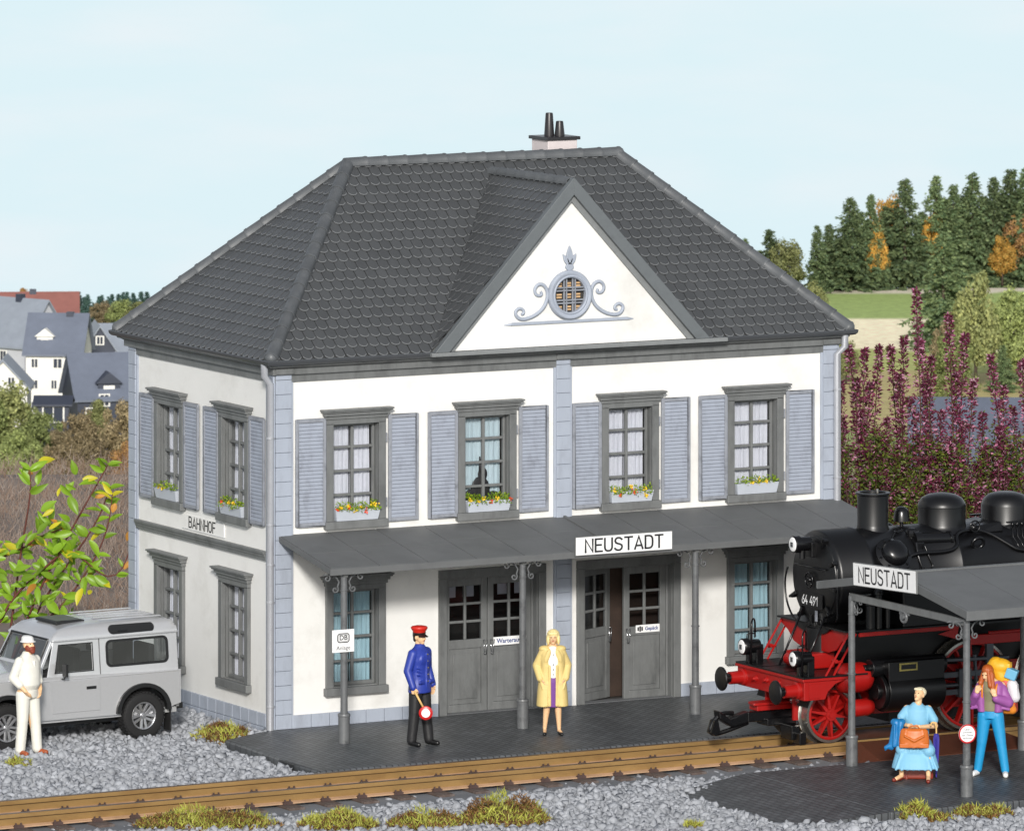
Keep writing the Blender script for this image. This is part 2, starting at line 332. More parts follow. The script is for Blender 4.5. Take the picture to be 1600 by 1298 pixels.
def stones(name, label, pts, smin, smax, m, seed, z0=-.13):
    rng = np.random.default_rng(seed)
    t = (1 + 5 ** .5) / 2
    iv = np.array([(-1, t, 0), (1, t, 0), (-1, -t, 0), (1, -t, 0), (0, -1, t), (0, 1, t), (0, -1, -t), (0, 1, -t), (t, 0, -1), (t, 0, 1), (-t, 0, -1), (-t, 0, 1)]) / 1.9
    fi = np.array([(0, 11, 5), (0, 5, 1), (0, 1, 7), (0, 7, 10), (0, 10, 11), (1, 5, 9), (5, 11, 4), (11, 10, 2), (10, 7, 6), (7, 1, 8), (3, 9, 4), (3, 4, 2), (3, 2, 6), (3, 6, 8), (3, 8, 9), (4, 9, 5), (2, 4, 11), (6, 2, 10), (8, 6, 7), (9, 8, 1)])
    n = len(pts); P = np.array(pts)
    V = iv[None] * rng.uniform(.42, 1.35, (n, 12, 1)) * rng.uniform(.6, 1.25, (n, 1, 3))
    q = rng.normal(size=(n, 4)); q /= np.linalg.norm(q, axis=1)[:, None]; a, b, c, d = q.T
    Rm = np.stack([1 - 2 * (c * c + d * d), 2 * (b * c - a * d), 2 * (b * d + a * c), 2 * (b * c + a * d), 1 - 2 * (b * b + d * d), 2 * (c * d - a * b), 2 * (b * d - a * c), 2 * (c * d + a * b), 1 - 2 * (b * b + c * c)], 1).reshape(n, 3, 3)
    s = smin + (smax - smin) * rng.random(n) ** 2
    V = np.einsum('nij,nkj->nki', Rm, V) * (s / 2)[:, None, None] + P[:, None, :] + np.array([0, 0, 1]) * (s * .18)[:, None, None]
    me = bpy.data.meshes.new(name); F = (fi[None] + (np.arange(n) * 12)[:, None, None]).reshape(-1, 3)
    me.vertices.add(n * 12); me.vertices.foreach_set('co', V.reshape(-1)); me.loops.add(len(F) * 3); me.loops.foreach_set('vertex_index', F.reshape(-1))
    me.polygons.add(len(F)); me.polygons.foreach_set('loop_start', np.arange(len(F)) * 3); me.update(calc_edges=True); me.validate()
    me.materials.append(m); tag(link(name, me), label, None, kind='stuff')
gm = mat('gravel_stone', C(166, 169, 175, .84), .85, var=.1, vs_=12, bump=.3, bs=90, island=.2)
def onscreen(x, y, mg=1.2):
    v = Vector((x, y, 0)) - CAM; d = v.dot(FW); u = v.dot(RT); px = u / d * 10954
    return abs(px) < 800 + mg * 95 and -545 + 10954 * 16.45 / d < 1298 + mg * 60
def in_platform2(x, y): return (x > 4.2 and -11.02 < y < -6.95) or (2.7 < x <= 4.25 and -11.1 < y < -7.05 and (y > -11 + (4.2 - x) * .35) and y < -7.1 - (4.25 - x) * .35)
rs = random.Random(3); gp = []
for i in range(46000):
    x = rs.uniform(-9, -.0); y = rs.uniform(-4.35, 9)
    if x > -1.27 and -3.9 < y < -.3 - (x + 1.2) * .45: continue
    if x > -1.2 and -.6 < y < -.0 and x > -1.1 + (-.0 - y) * 2: pass
    if x > -.07 and y > 0: continue
    if y > 3 and rs.random() < .6: continue
    if onscreen(x, y, 3 if y < 2 else 1): gp.append((x, y, -.13 + .035 * nz2(x, y, .8, 1) + (.06 if y > 6 else 0)))
for i in range(56000):
    x = rs.uniform(-9, 10.5); y = rs.uniform(-14.5, -5.72)
    if in_platform2(x, y) or not onscreen(x, y, 1.5): continue
    if y > -6.08 and rs.random() < .72: continue
    gp.append((x, y, -.15 + .03 * nz2(x, y, .8, 1) - .085 * max(0, min(1, (y + 6.9) / .75))))
for i in range(2600):
    x = rs.uniform(-9, 12); y = rs.uniform(-5.5, -4.65); gp.append((x, y, -.2))
stones('gravel', 'loose light grey gravel spread between the car, the track and the platforms', gp, .05, .18, gm, 5)

# pavement and platform slabs (brick patterned dark paving)
def paver(name, c1, c2, scale):
    m = mat(name, c1, .5, bump=0); n = m.node_tree.nodes; L = m.node_tree.links; p = n['Principled BSDF']
    t = n.new('ShaderNodeTexCoord'); b = n.new('ShaderNodeTexBrick'); mp = n.new('ShaderNodeMapping'); mp.inputs['Rotation'].default_value = (0, 0, R_(90))
    L.new(t.outputs['Object'], mp.inputs[0]); L.new(mp.outputs[0], b.inputs['Vector'])
    b.inputs['Scale'].default_value = scale; b.inputs['Color1'].default_value = (*c1, 1); b.inputs['Color2'].default_value = (*c2, 1); b.inputs['Mortar'].default_value = (*[v * .3 for v in c1], 1)
    b.inputs['Mortar Size'].default_value = .03; b.inputs['Brick Width'].default_value = .52; b.inputs['Row Height'].default_value = .26; b.inputs['Mortar Smooth'].default_value = .3
    nz = n.new('ShaderNodeTexNoise'); nz.inputs['Scale'].default_value = 2.2; nz.inputs['Detail'].default_value = 7; L.new(t.outputs['Object'], nz.inputs['Vector'])
    mr = n.new('ShaderNodeMapRange'); mr.inputs['From Min'].default_value = .3; mr.inputs['From Max'].default_value = .7; mr.inputs['To Min'].default_value = .8; mr.inputs['To Max'].default_value = 1.2; L.new(nz.outputs['Fac'], mr.inputs['Value'])
    x = n.new('ShaderNodeVectorMath'); x.operation = 'SCALE'; L.new(b.outputs['Color'], x.inputs[0]); L.new(mr.outputs[0], x.inputs['Scale']); L.new(x.outputs[0], p.inputs['Base Color'])
    bp = n.new('ShaderNodeBump'); bp.inputs['Strength'].default_value = .7; bp.inputs['Distance'].default_value = .012
    iv = n.new('ShaderNodeMath'); iv.operation = 'SUBTRACT'; iv.inputs[0].default_value = 1; L.new(b.outputs['Fac'], iv.inputs[1]); L.new(iv.outputs[0], bp.inputs['Height']); L.new(bp.outputs[0], p.inputs['Normal'])
    return m
pm = paver('paving', C(94, 97, 100, .9), C(78, 81, 84, .9), 2.6)
mat('kerb', C(106, 108, 111, .9), .6, var=.1, bump=.1, bs=80, dirt=C(120, 122, 126), damt=.5, ds=2)
b = MB(); b.prism([(-1.24, -3.86), (11.5, -3.86), (11.5, -.001), (9.93, -.001), (-.02, -.001), (-.34, -.1), (-1.12, -.52)], -.16, 0, 'z')
tag(b.obj('pavement', [pm], bevel=.03), None, None, kind='structure')
b = MB(); b.prism([(4.24, -10.98), (12.5, -10.98), (12.5, -6.98), (4.24, -6.98)], -.2, 0, 'z')
tag(b.obj('platform', [pm], bevel=.02), None, None, kind='structure')
b = MB(); b.add([(4.225, -10.98, 0), (4.225, -6.98, 0), (2.75, -7.35, -.13), (2.75, -10.75, -.13), (4.225, -10.98, -.25), (4.225, -6.98, -.25), (2.75, -7.35, -.25), (2.75, -10.75, -.25)], [(0, 1, 2, 3), (0, 3, 7, 4), (1, 5, 6, 2), (3, 2, 6, 7), (4, 7, 6, 5), (0, 4, 5, 1)])
tag(b.obj('platform_ramp', [pm]), None, None, kind='structure')
# ---------------------------------------------------------------- railway track
mat('rail', C(172, 138, 88, .8), .36, metal=.25, var=.14, vs_=3, bump=.05, bs=30, dirt=C(120, 84, 50), damt=.6, ds=2.5, stretch=(.3, 1, 1)); mat('rail_top', C(104, 82, 66, .8), .4, metal=.3, var=.2, vs_=4, stretch=(.3, 1, 1))
mat('sleeper', C(92, 78, 72, .8), .8, var=.15, vs_=6, bump=.5, bs=18, dirt=C(150, 146, 144), damt=.6, ds=4)
mat('clip', C(84, 66, 62, .8), .5, var=.2)
trk = thing('railway_track', 'brass coloured model railway track running past the station front', 'railway track', (0, TRK, -.1))
mat('rail_foot', C(196, 160, 128, .85), .5, metal=.1, var=.25, vs_=5, stretch=(.4, 1, 1)); mat('rail_groove_shade', C(92, 66, 40, .7), .6)  # groove colour: shade under the rail head and settled dirt painted dark
for s in (-1, 1):
    y = s * .52; prof = [(-.085, 0), (.085, 0), (.085, .018), (.02, .04), (.012, .05), (.012, .125), (.035, .14), (.035, .19), (.028, .195), (-.028, .195), (-.035, .19), (-.035, .14), (-.012, .125), (-.012, .05), (-.02, .04), (-.085, .018)]
    b = MB(); P_ = lambda L_, mi: b.prism([(y + p, z) for p, z in L_], -12, 20, 'x', mi)
    P_([(-.09, 0), (.09, 0), (.09, .016), (.02, .034), (-.02, .034), (-.09, .016)], 1); P_([(-.013, .03), (.013, .03), (.017, .132), (-.017, .132)], 0); P_([(-.038, .131), (.038, .131), (.040, .139), (-.040, .139)], 2); P_([(-.045, .1395), (.045, .1395), (.045, .187), (.038, .195), (-.038, .195), (-.045, .187)], 0)
    ro = b.obj('rail', [MATS['rail'], MATS['rail_foot'], MATS['rail_groove_shade']], trk, weld=False); c = MB(); c.box((-12, y - .04, .194), (20, y + .04, .1975)); c.obj('running_surface', MATS['rail_top'], ro)
sl = None; xs = -9.95
b = MB(); b.box((-.13, -.92, -.1), (.13, .92, -.005)); 
for k in range(37):
    x = xs + k * .605
    if k == 0:
        sl = b.obj('sleeper', MATS['sleeper'], trk, bevel=.012); sl.location = (x, 0, 0); sl.rotation_euler = (0, 0, R_(1))
        for yy in (-.605, .435):
            c = MB(); c.box((-.075, yy - .03, -.004), (.075, yy + .03, .03)); c.box((-.06, yy - .022, .028), (.06, yy + .022, .042))
            for q in (-.04, .04): c.cyl((q, yy, .035), (q, yy, .066), .016, n=6)
            c.obj('rail_clip', MATS['clip'], sl)
    else:
        s2 = clone_part(sl, trk, (x + rs.uniform(-.01, .01), rs.uniform(-.02, .02), 0))
# brown boarded crossing between the track and the island platform
mat('crossing', C(104, 58, 38, .8), .6, var=.15, vs_=3, bump=.2, bs=25, stretch=(1, 4, 1))
cr = thing('level_crossing', 'dark brown crossing boards between the track and the island platform', 'crossing', (7.9, -6.3, 0))
b = MB(); b.add([(-1.35, -.64, .0), (1.5, -.64, 0), (1.5, .56, .085), (-1.0, .56, .085), (-1.62, -.64, -.14), (1.7, -.64, -.14), (1.7, .56, -.14), (-1.3, .56, -.14)], [(0, 1, 2, 3), (0, 4, 5, 1), (1, 5, 6, 2), (2, 6, 7, 3), (3, 7, 4, 0), (4, 7, 6, 5)]); b.obj('board', MATS['crossing'], cr, bevel=.01)
b = MB(); b.box((-1.0, .78, -.1), (1.5, 1.6, .08)); b.obj('board', MATS['crossing'], cr, bevel=.01)
# ---------------------------------------------------------------- station building
W, D = 9.98, 5.13
bd = thing('station_building', 'white two storey station with dark tiled hipped roof and grey blue shutters', 'station', (W / 2, D / 2, 0), world=True)
F = lambda a, o, z: (a, -o, z)       # front facade: along x, outwards -y
S = lambda a, o, z: (-o, a, z)       # left facade: along y, outwards -x
def fbox(b, T, a0, a1, o0, o1, z0, z1, mi=0):
    p, q = T(a0, o0, z0), T(a1, o1, z1); b.box([min(i, j) for i, j in zip(p, q)], [max(i, j) for i, j in zip(p, q)], mi)
FWIN = [1.36, 3.65, 6.20, 8.48]; SWIN = [3.66, 1.36]
def holed_wall(T, L, holes, z1, a0=0.0):
    b = MB(); As = sorted({a0, L, *[h[0] for h in holes], *[h[1] for h in holes]})
    for i in range(len(As) - 1):
        c = (As[i] + As[i + 1]) / 2; hs = sorted([(h[2], h[3]) for h in holes if h[0] < c < h[1]]); z = -.2
        for (p, q) in hs + [(z1, z1)]:
            if p > z: fbox(b, T, As[i], As[i + 1], -.22, 0, z, p)
            z = q
    return b
fh = []
for c in FWIN: fh.append((c - .4, c + .4, 3.12, 4.62))
for c in (FWIN[0], FWIN[3]): fh.append((c - .4, c + .4, .57, 2.07))
fh += [(2.93, 4.57, 0, 2.12), (5.37, 6.99, 0, 2.12)]
holed_wall(F, W, fh, 5.6).obj('front_wall', MATS['wall'], bd)
sh = [(c - .4, c + .4, z, z + 1.5) for c in SWIN for z in (3.12, .57)]
holed_wall(S, D - .22, sh, 5.6, a0=.22).obj('side_wall', MATS['wall'], bd)
b = MB(); b.box((W - .22, .22, -.2), (W, D - .22, 5.6)); b.obj('side_wall', MATS['wall'], bd)
b = MB(); b.box((0, D - .22, -.2), (W, D, 5.6)); b.obj('rear_wall', MATS['wall'], bd)
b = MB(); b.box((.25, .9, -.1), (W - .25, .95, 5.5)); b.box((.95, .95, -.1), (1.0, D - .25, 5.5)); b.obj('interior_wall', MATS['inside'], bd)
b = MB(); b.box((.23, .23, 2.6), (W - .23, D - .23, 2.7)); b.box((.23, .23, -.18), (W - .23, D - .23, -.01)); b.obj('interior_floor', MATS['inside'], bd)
# plinth
b = MB()
def blocks(T, a0, a1, n, first):
    st = (a1 - a0) / n
    for i in range(n):
        fbox(b, T, a0 + i * st + .004, a0 + (i + 1) * st - .004, 0, .035, -.0, .2)
        fbox(b, T, a0 + i * st + .004, a0 + (i + 1) * st - .004, 0, .045, -.2, -.006) if first else None
for a_ in ((F, .28, 2.80, 8, False), (F, 7.12, 9.72, 8, False), (S, .28, 4.85, 16, True)): b = MB(); blocks(*a_); b.obj('plinth', MATS['stone'], bd, bevel=.006)
# quoin pilasters with a protruding block every quarter metre
def pilaster(T, a0, a1, zs=0.0, e=.05):
    b = MB(); z = zs; k = 0
    while z < 5.41:
        zz = min(z + .222, 5.415); fbox(b, T, a0 + .012, a1 - .012, 0, e, z + .003, zz - .003); z = zz; k += 1
    fbox(b, T, a0 - .028, a1 + .028, -.01, e - .022, zs, 5.40)
    b.obj('pilaster', MATS['stone'], bd, bevel=.006)
pilaster(F, .0 - .03, .262); pilaster(F, 4.865, 5.135); pilaster(F, 9.72, 10.01)
pilaster(S, .0, .25, -.2); pilaster(S, 4.86, 5.13, -.2)
# string course and cornice
b = MB()
for (o, z0, z1) in ((.05, 2.55, 2.60), (.065, 2.60, 2.645), (.085, 2.645, 2.69)): fbox(b, S, .26, 4.85, 0, o, z0, z1)
b.obj('string_course', MATS['trim'], bd, bevel=.006)
b = MB(); b.rsweep([(-.01, 5.29), (.03, 5.29), (.03, 5.405), (-.01, 5.405)], 0, W, 0, D); b.obj('frieze', MATS['trim'], bd, bevel=.004)
b = MB(); b.rsweep([(-.01, 5.407), (.085, 5.407), (.085, 5.50), (.13, 5.525), (.17, 5.535), (.17, 5.56), (-.01, 5.56)], 0, W, 0, D)
for a0, a1 in ((-.04, .28), (4.855, 5.145), (9.7, 10.02)): fbox(b, F, a0, a1, .08, .105, 5.42, 5.50)
b.obj('cornice', MATS['trim'], bd, bevel=.006)
b = MB(); b.rsweep([(.17, 5.562), (.20, 5.562), (.235, 5.572), (.262, 5.60), (.27, 5.64), (.26, 5.652), (.25, 5.64), (.235, 5.61), (.17, 5.60)], 0, W, 0, D)
b.obj('gutter', MATS['gutter'], bd, smooth=40)
# front ledge under the gable
b = MB(); fbox(b, F, 2.53, 7.80, .1, .34, 5.585, 5.645); b.obj('ledge', MATS['trim2'], bd, bevel=.006)
# windows ---------------------------------------------------------
def window(T, c, dz, cur, silh=False):
    RO = .05 if T is F else .08
    b = MB()
    for s in (-1, 1): fbox(b, T, *sorted((c + s * .392, c + s * .512)), -.01, .06, 3.12 + dz, 4.62 + dz)
    fbox(b, T, c - .512, c + .512, -.01, .06, 4.60 + dz, 4.68 + dz)
    for s in (-1, 1): fbox(b, T, *sorted((c + s * .385, c + s * .401)), -.2, -.01, 3.12 + dz, 4.62 + dz)
    fbox(b, T, c - .385, c + .385, -.2, -.01, 4.604 + dz, 4.62 + dz); fbox(b, T, c - .385, c + .385, -.2, -.01, 3.12 + dz, 3.135 + dz)
    f = b.obj('window', MATS['trim'], bd, bevel=.006)
    b = MB(); fbox(b, T, c - .54, c + .54, -.01, .10, 3.0 + dz, 3.12 + dz); b.obj('sill', MATS['trim'], f, bevel=.01)
    b = MB(); fbox(b, T, c - .535, c + .535, 0, .08, 4.682 + dz, 4.735 + dz); fbox(b, T, c - .56, c + .56, 0, .115, 4.737 + dz, 4.785 + dz); fbox(b, T, c - .59, c + .59, 0, .145, 4.787 + dz, 4.81 + dz); fbox(b, T, c - .605, c + .605, 0, .165, 4.812 + dz, 4.838 + dz)
    b.obj('lintel', MATS['trim'], f, bevel=.006)
    b = MB(); z0, z1 = 3.137 + dz, 4.602 + dz
    for s in (-1, 1): fbox(b, T, *sorted((c + s * .383, c + s * .345)), -.19 + RO, -.13 + RO, z0, z1)
    fbox(b, T, c - .345, c + .345, -.19 + RO, -.13 + RO, z0, z0 + .05); fbox(b, T, c - .345, c + .345, -.19 + RO, -.13 + RO, z1 - .05, z1); fbox(b, T, c - .022, c + .022, -.185 + RO, -.125 + RO, z0 + .05, z1 - .05)
    for i in (1, 2, 3):
        z = z0 + (z1 - z0) * i / 4
        for e in ((c - .345, c - .022), (c + .022, c + .345)): fbox(b, T, *e, -.183 + RO, -.135 + RO, z - .02, z + .02)
    b.obj('sash', MATS['trim'], f, bevel=.008)
    b = MB(); vs = [T(c - .34, -.175 + RO, z0 + .02), T(c + .34, -.175 + RO, z0 + .02), T(c + .34, -.175 + RO, z1 - .02), T(c - .34, -.175 + RO, z1 - .02)]; b.add(vs, [(0, 1, 2, 3)]); b.obj('pane', MATS['glass'], f, recalc=False)
    b = MB(); rr = random.Random(int(c * 100) + int(dz * 10))
    for (e0, e1) in ((c - .345, c - .015), (c + .0, c + .345)):
        n = 60; vs = []; ph = rr.uniform(0, 6); fr = rr.uniform(24, 30)
        for j in range(9):
            z = z0 + .01 + (z1 - z0 - .02) * j / 8; 
            for i in range(n + 1):
                t = i / n; a = e0 + (e1 - e0) * t
                fold = .014 * math.sin(t * fr + ph + .25 * math.sin(j * .7)) + .007 * math.sin(t * fr * 2.3 + ph * 2 + j * .2)
                vs.append(T(a, -.235 + RO + fold, z))
        b.add(vs, [(j * (n + 1) + i, j * (n + 1) + i + 1, (j + 1) * (n + 1) + i + 1, (j + 1) * (n + 1) + i) for j in range(8) for i in range(n)])
    b.obj('curtain', MATS[cur], f, recalc=False, smooth=True)
    if silh:
        b = MB(); b.sphere(T(c + .02, -.15, 3.68 + dz), .085, sq=(1, .12, 1.2)); b.sphere(T(c - .02, -.15, 3.42 + dz), .2, sq=(.85, .06, 1.15)); b.sphere(T(c - .2, -.15, 3.3 + dz), .12, sq=(1, .12, 1.3)); b.sphere(T(c + .2, -.15, 3.26 + dz), .15, sq=(1.1, .1, 1)); b.cyl(T(c - .02, -.15, 3.7 + dz), T(c - .03, -.15, 3.95 + dz), .03, .012, n=8)
        b.obj('silhouette', MATS['black_part'], f, smooth=True)
    return f
for i, c in enumerate(FWIN): window(F, c, 0, 'curtain' if i != 1 else 'curtain_pale', i == 1)
window(F, FWIN[0], -2.55, 'curtain_blue'); window(F, FWIN[3], -2.55, 'curtain_blue')
for c in SWIN: window(S, c, 0, 'curtain'); window(S, c, -2.55, 'curtain')
# shutters
def shutter(T, c, s):
    a = c + s * .80 + (.02 if T is F else 0); w_ = .262; z0, z1 = 3.07, 4.71; o0, o1 = .025, .06
    b = MB()
    for q in (-1, 1): fbox(b, T, *sorted((a + q * w_, a + q * (w_ - .05))), o0, o1, z0, z1)
    fbox(b, T, a - w_ + .05, a + w_ - .05, o0, o1, z0, z0 + .055); fbox(b, T, a - w_ + .05, a + w_ - .05, o0, o1, z1 - .055, z1)
    h = c + s * .53
    for z in (z0 + .3, z1 - .35): fbox(b, T, *sorted((h - .012, h + .012)), .01, .05, z - .07, z + .07)
    f = b.obj('shutter', MATS['shutter_frame'], bd, bevel=.007)
    b = MB(); n = 27; st = (z1 - z0 - .11) / n
    for i in range(n):
        z = z0 + .055 + i * st; v = [T(a - w_ + .052, .046, z + .002), T(a + w_ - .052, .046, z + .002), T(a + w_ - .052, .034, z + st - .006), T(a - w_ + .052, .034, z + st - .006), T(a - w_ + .052, .02, z + st - .006), T(a + w_ - .052, .02, z + st - .006), T(a + w_ - .052, .02, z + .002), T(a - w_ + .052, .02, z + .002)]
        b.add(v, [(0, 1, 2, 3), (3, 2, 5, 4), (4, 5, 6, 7), (7, 6, 1, 0), (0, 3, 4, 7), (1, 6, 5, 2)])
    fbox(b, T, a - w_ + .051, a + w_ - .051, .018, .0215, z0 + .05, z1 - .05)
    b.obj('louvres', MATS['shutter'], f)
for c in FWIN:
    for s in (-1, 1): shutter(F, c, s)
for c in SWIN:
    for s in (-1, 1): shutter(S, c, s)
# double doors -----------------------------------------------------
def door_leaf(name, w_, parent, hinge):   # local: x from 0..w_ , front at y=0 going back, z up
    b = MB(); zt = 2.08; t = .06
    for (x0, x1, z0, z1) in ((0, .1, 0, zt), (w_ - .1, w_, 0, zt), (.1, w_ - .1, 0, .12), (.1, w_ - .1, .98, 1.12), (.1, w_ - .1, zt - .13, zt)): b.box((x0, 0, z0), (x1, t, z1))
    b.box((.1, .018, .12), (w_ - .1, .045, .98)); b.box((.17, .004, .20), (w_ - .17, .03, .90))
    m = w_ / 2; b.box((m - .022, .005, 1.12), (m + .022, .05, zt - .13))
    for i in (1, 2):
        z = 1.12 + (zt - 1.25) * i / 3
        for e in ((.1, m - .022), (m + .022, w_ - .1)): b.box((e[0], .007, z - .02), (e[1], .048, z + .02))
    o = b.obj(name, MATS['trim'], parent, bevel=.008)
    g = MB(); g.add([(.1, .03, 1.12), (w_ - .1, .03, 1.12), (w_ - .1, .03, zt - .13), (.1, .03, zt - .13)], [(0, 1, 2, 3)]); g.obj('pane', MATS['glass_dark'], o, recalc=False)
    k = MB(); x = w_ - .055 if hinge == 'l' else .055
    tri = [(-.035, 0, 1.10), (.035, 0, 1.10), (.012, 0, .88), (-.012, 0, .88)]
    k.tube([(x + p[0], -.045, p[2]) for p in tri], .0085, 6, closed=True, caps=False); k.cyl((x, 0, 1.10), (x, -.045, 1.10), .008, n=6); k.cyl((x, 0, .885), (x, -.045, .885), .008, n=6)
    k.obj('handle', MATS['chrome'], o, smooth=True)
    return o
for k, (x0, x1) in enumerate(((2.93, 4.57), (5.37, 6.99))):
    b = MB(); 
    for s in (0, 1):
        e = (x0 - .12, x0 + .008) if s == 0 else (x1 - .008, x1 + .12); fbox(b, F, *e, -.01, .055, 0, 2.12)
        e = (x0, x0 + .014) if s == 0 else (x1 - .014, x1); fbox(b, F, *e, -.215, -.01, 0, 2.12)
        e = (x0 + .014, x0 + .05) if s == 0 else (x1 - .05, x1 - .014); fbox(b, F, *e, -.2, -.12, 0, 2.12)
    fbox(b, F, x0 - .12, x1 + .12, -.01, .055, 2.122, 2.25); fbox(b, F, x0 + .014, x1 - .014, -.215, -.01, 2.09, 2.119)
    b.obj('door_frame', MATS['trim'], bd, bevel=.007)
    w_ = (x1 - x0 - .1) / 2 - .006
    l = door_leaf('door', w_, bd, 'l'); l.location = Vector((x0 + .05, .14, .01)) - bd.location
    r = door_leaf('door', w_, bd, 'r'); r.location = Vector((x1 - .05 - w_, .14, .01)) - bd.location
    if k == 1: l.rotation_euler = (0, 0, R_(24))
    DOORR = r if k == 0 else DOORR; DOORG = r if k == 1 else None
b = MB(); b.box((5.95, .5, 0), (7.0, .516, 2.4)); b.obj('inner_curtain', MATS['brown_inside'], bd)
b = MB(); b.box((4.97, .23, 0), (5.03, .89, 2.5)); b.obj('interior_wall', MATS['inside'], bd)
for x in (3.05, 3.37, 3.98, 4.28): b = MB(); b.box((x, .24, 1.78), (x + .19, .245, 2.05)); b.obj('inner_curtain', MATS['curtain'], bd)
for x0, x1 in ((2.93, 4.57), (5.37, 6.99)): b = MB(); b.box((x0, .0, -.05), (x1, .22, .012)); b.obj('threshold', MATS['kerb'], bd)
# ---------------------------------------------------------------- roof
EV = .2; EZ = 5.63; RX0, RX1, RY, RZ = 2.56, 7.42, D / 2, 8.365
def tiles(org, ud, n, vlen, u0, u1, clip, name, mi=0, pitch=.1865, row=.19):
    ud = Vector(ud).normalized(); n = Vector(n).normalized(); vd = n.cross(ud).normalized()
    if vd.z < 0: vd = -vd
    org = Vector(org); b = MB(); N = 8; r = 0; v = 0
    hw = pitch / 2 - .0065
    while v < vlen:
        off = (r % 2) * pitch / 2; k0 = int(math.floor(u0 / pitch)) - 1; k1 = int(math.ceil(u1 / pitch)) + 1
        for k in range(k0, k1):
            uc = k * pitch + off + pitch / 2
            if uc < u0 - pitch or uc > u1 + pitch: continue
            o2 = [(uc - hw, v + row * 1.5)] + [(uc + hw * math.cos(PI + PI * i / N), v + hw * .82 + hw * .98 * math.sin(PI + PI * i / N)) for i in range(N + 1)] + [(uc + hw, v + row * 1.5)]
            top = []; bot = []
            lo = .034 + rs.uniform(-.002, .002)
            for (u, vv) in o2:
                h = lo - (vv - v) / (row * 1.5) * .028
                p = org + ud * u + vd * vv; top.append(p + n * h); bot.append(p + n * (h - .022))
            m = len(top); inner = []
            cu, cv = uc, v + hw
            mid = org + ud * uc + vd * (v + row * .9) + n * (lo - .011)
            rim = [t0 + (mid - t0).normalized() * .016 + n * .003 for t0 in top]
            b.add(top + bot + rim, [tuple(range(2 * m, 3 * m))] + [(i, i + 1, m + i + 1, m + i) for i in range(m - 1)])
            b.add(top + rim, [(i, i + 1, m + i + 1, m + i) for i in range(2, m - 3)], 1); b.add(top + rim, [(i, i + 1, m + i + 1, m + i) for i in (0, 1, m - 3, m - 2)], 0)  # paler lower rim: edge highlight and wear painted into the colour
            gp_ = [t0 - (mid - t0).normalized() * .007 - n * .019 for t0 in top]; b.add(gp_, [tuple(range(m))], 2)  # dark sheet under the tile paints the shade of the gaps
        v += row; r += 1
    return b.obj(name, [MATS['tile'], MATS['tile_edge_glint'], MATS['tile_gap_shade']], RF, clip=clip, recalc=False, weld=False)
b = MB()   # closed roof deck, also the parent of everything on the roof
b.add([(-EV, -EV, EZ), (W + EV, -EV, EZ), (W + EV, D + EV, EZ), (-EV, D + EV, EZ), (RX0, RY, RZ), (RX1, RY, RZ)], [(0, 1, 5, 4), (1, 2, 5), (2, 3, 4, 5), (3, 0, 4), (0, 3, 2, 1)])
RF = b.obj('roof', MATS['tile'], bd)
rz, ry = RZ - EZ, RY + EV; ln = math.hypot(rz, ry); rx = RX0 + EV; lx = math.hypot(rz, rx)
nF = Vector((0, -rz, ry)); nS = Vector((-rz, 0, rx))
hipL = Vector((0, 0, 1)).cross(Vector((rx, ry, 0))).normalized()   # vertical planes through the hips
def hp(p, d): n_ = Vector((0, 0, 1)).cross(Vector((*d, 0))); return n_.normalized()
cl = [((-EV, -EV, EZ), -hp(0, (-rx, -ry)) if False else Vector((-ry, rx, 0)).normalized()), ((W + EV, -EV, EZ), Vector((ry, rx, 0)).normalized()), ((0, RY, 0), Vector((0, 1, 0)))]
# dormer outline removes the tiles inside the gable: keep two clipped halves either side of its valleys
DX, DZ, DH, DE = 5.03, 8.17, 2.42, 5.66     # ridge x, ridge z, half width, eaves z
ksl = (DZ - DE) / DH; km = rz / ry
def valley(side):   # vertical plane along the valley, seen from above: from (DX+side*DH, y at DE) to (DX, y at DZ)
    y0 = -EV + (DE - EZ) / km; y1 = -EV + (DZ - EZ) / km
    return Vector((DX + side * DH, y0, 0)), Vector((DX, y1, 0))
a, c = valley(-1); d_ = (c - a); nL = Vector((d_.y, -d_.x, 0)).normalized()
a2, c2 = valley(1); d2 = (c2 - a2); nR = Vector((-d2.y, d2.x, 0)).normalized()
tiles((-EV, -EV, EZ), (1, 0, 0), nF, ln, 0, DX + EV + .2, [cl[0], (a, nL), cl[2]] , 'roof_tiles')
tiles((-EV, -EV, EZ), (1, 0, 0), nF, ln, 0, W + 2 * EV, [cl[1], (a2, nR), cl[2], ((DX, 0, 0), Vector((-1, 0, 0)))] , 'roof_tiles')
tiles((-EV, -EV, EZ), (0, 1, 0), nS, lx, 0, D + 2 * EV, [((-EV, -EV, EZ), Vector((ry, -rx, 0)).normalized()), ((-EV, D + EV, EZ), Vector((ry, rx, 0)).normalized()), ((RX0, 0, 0), Vector((1, 0, 0)))], 'roof_tiles')
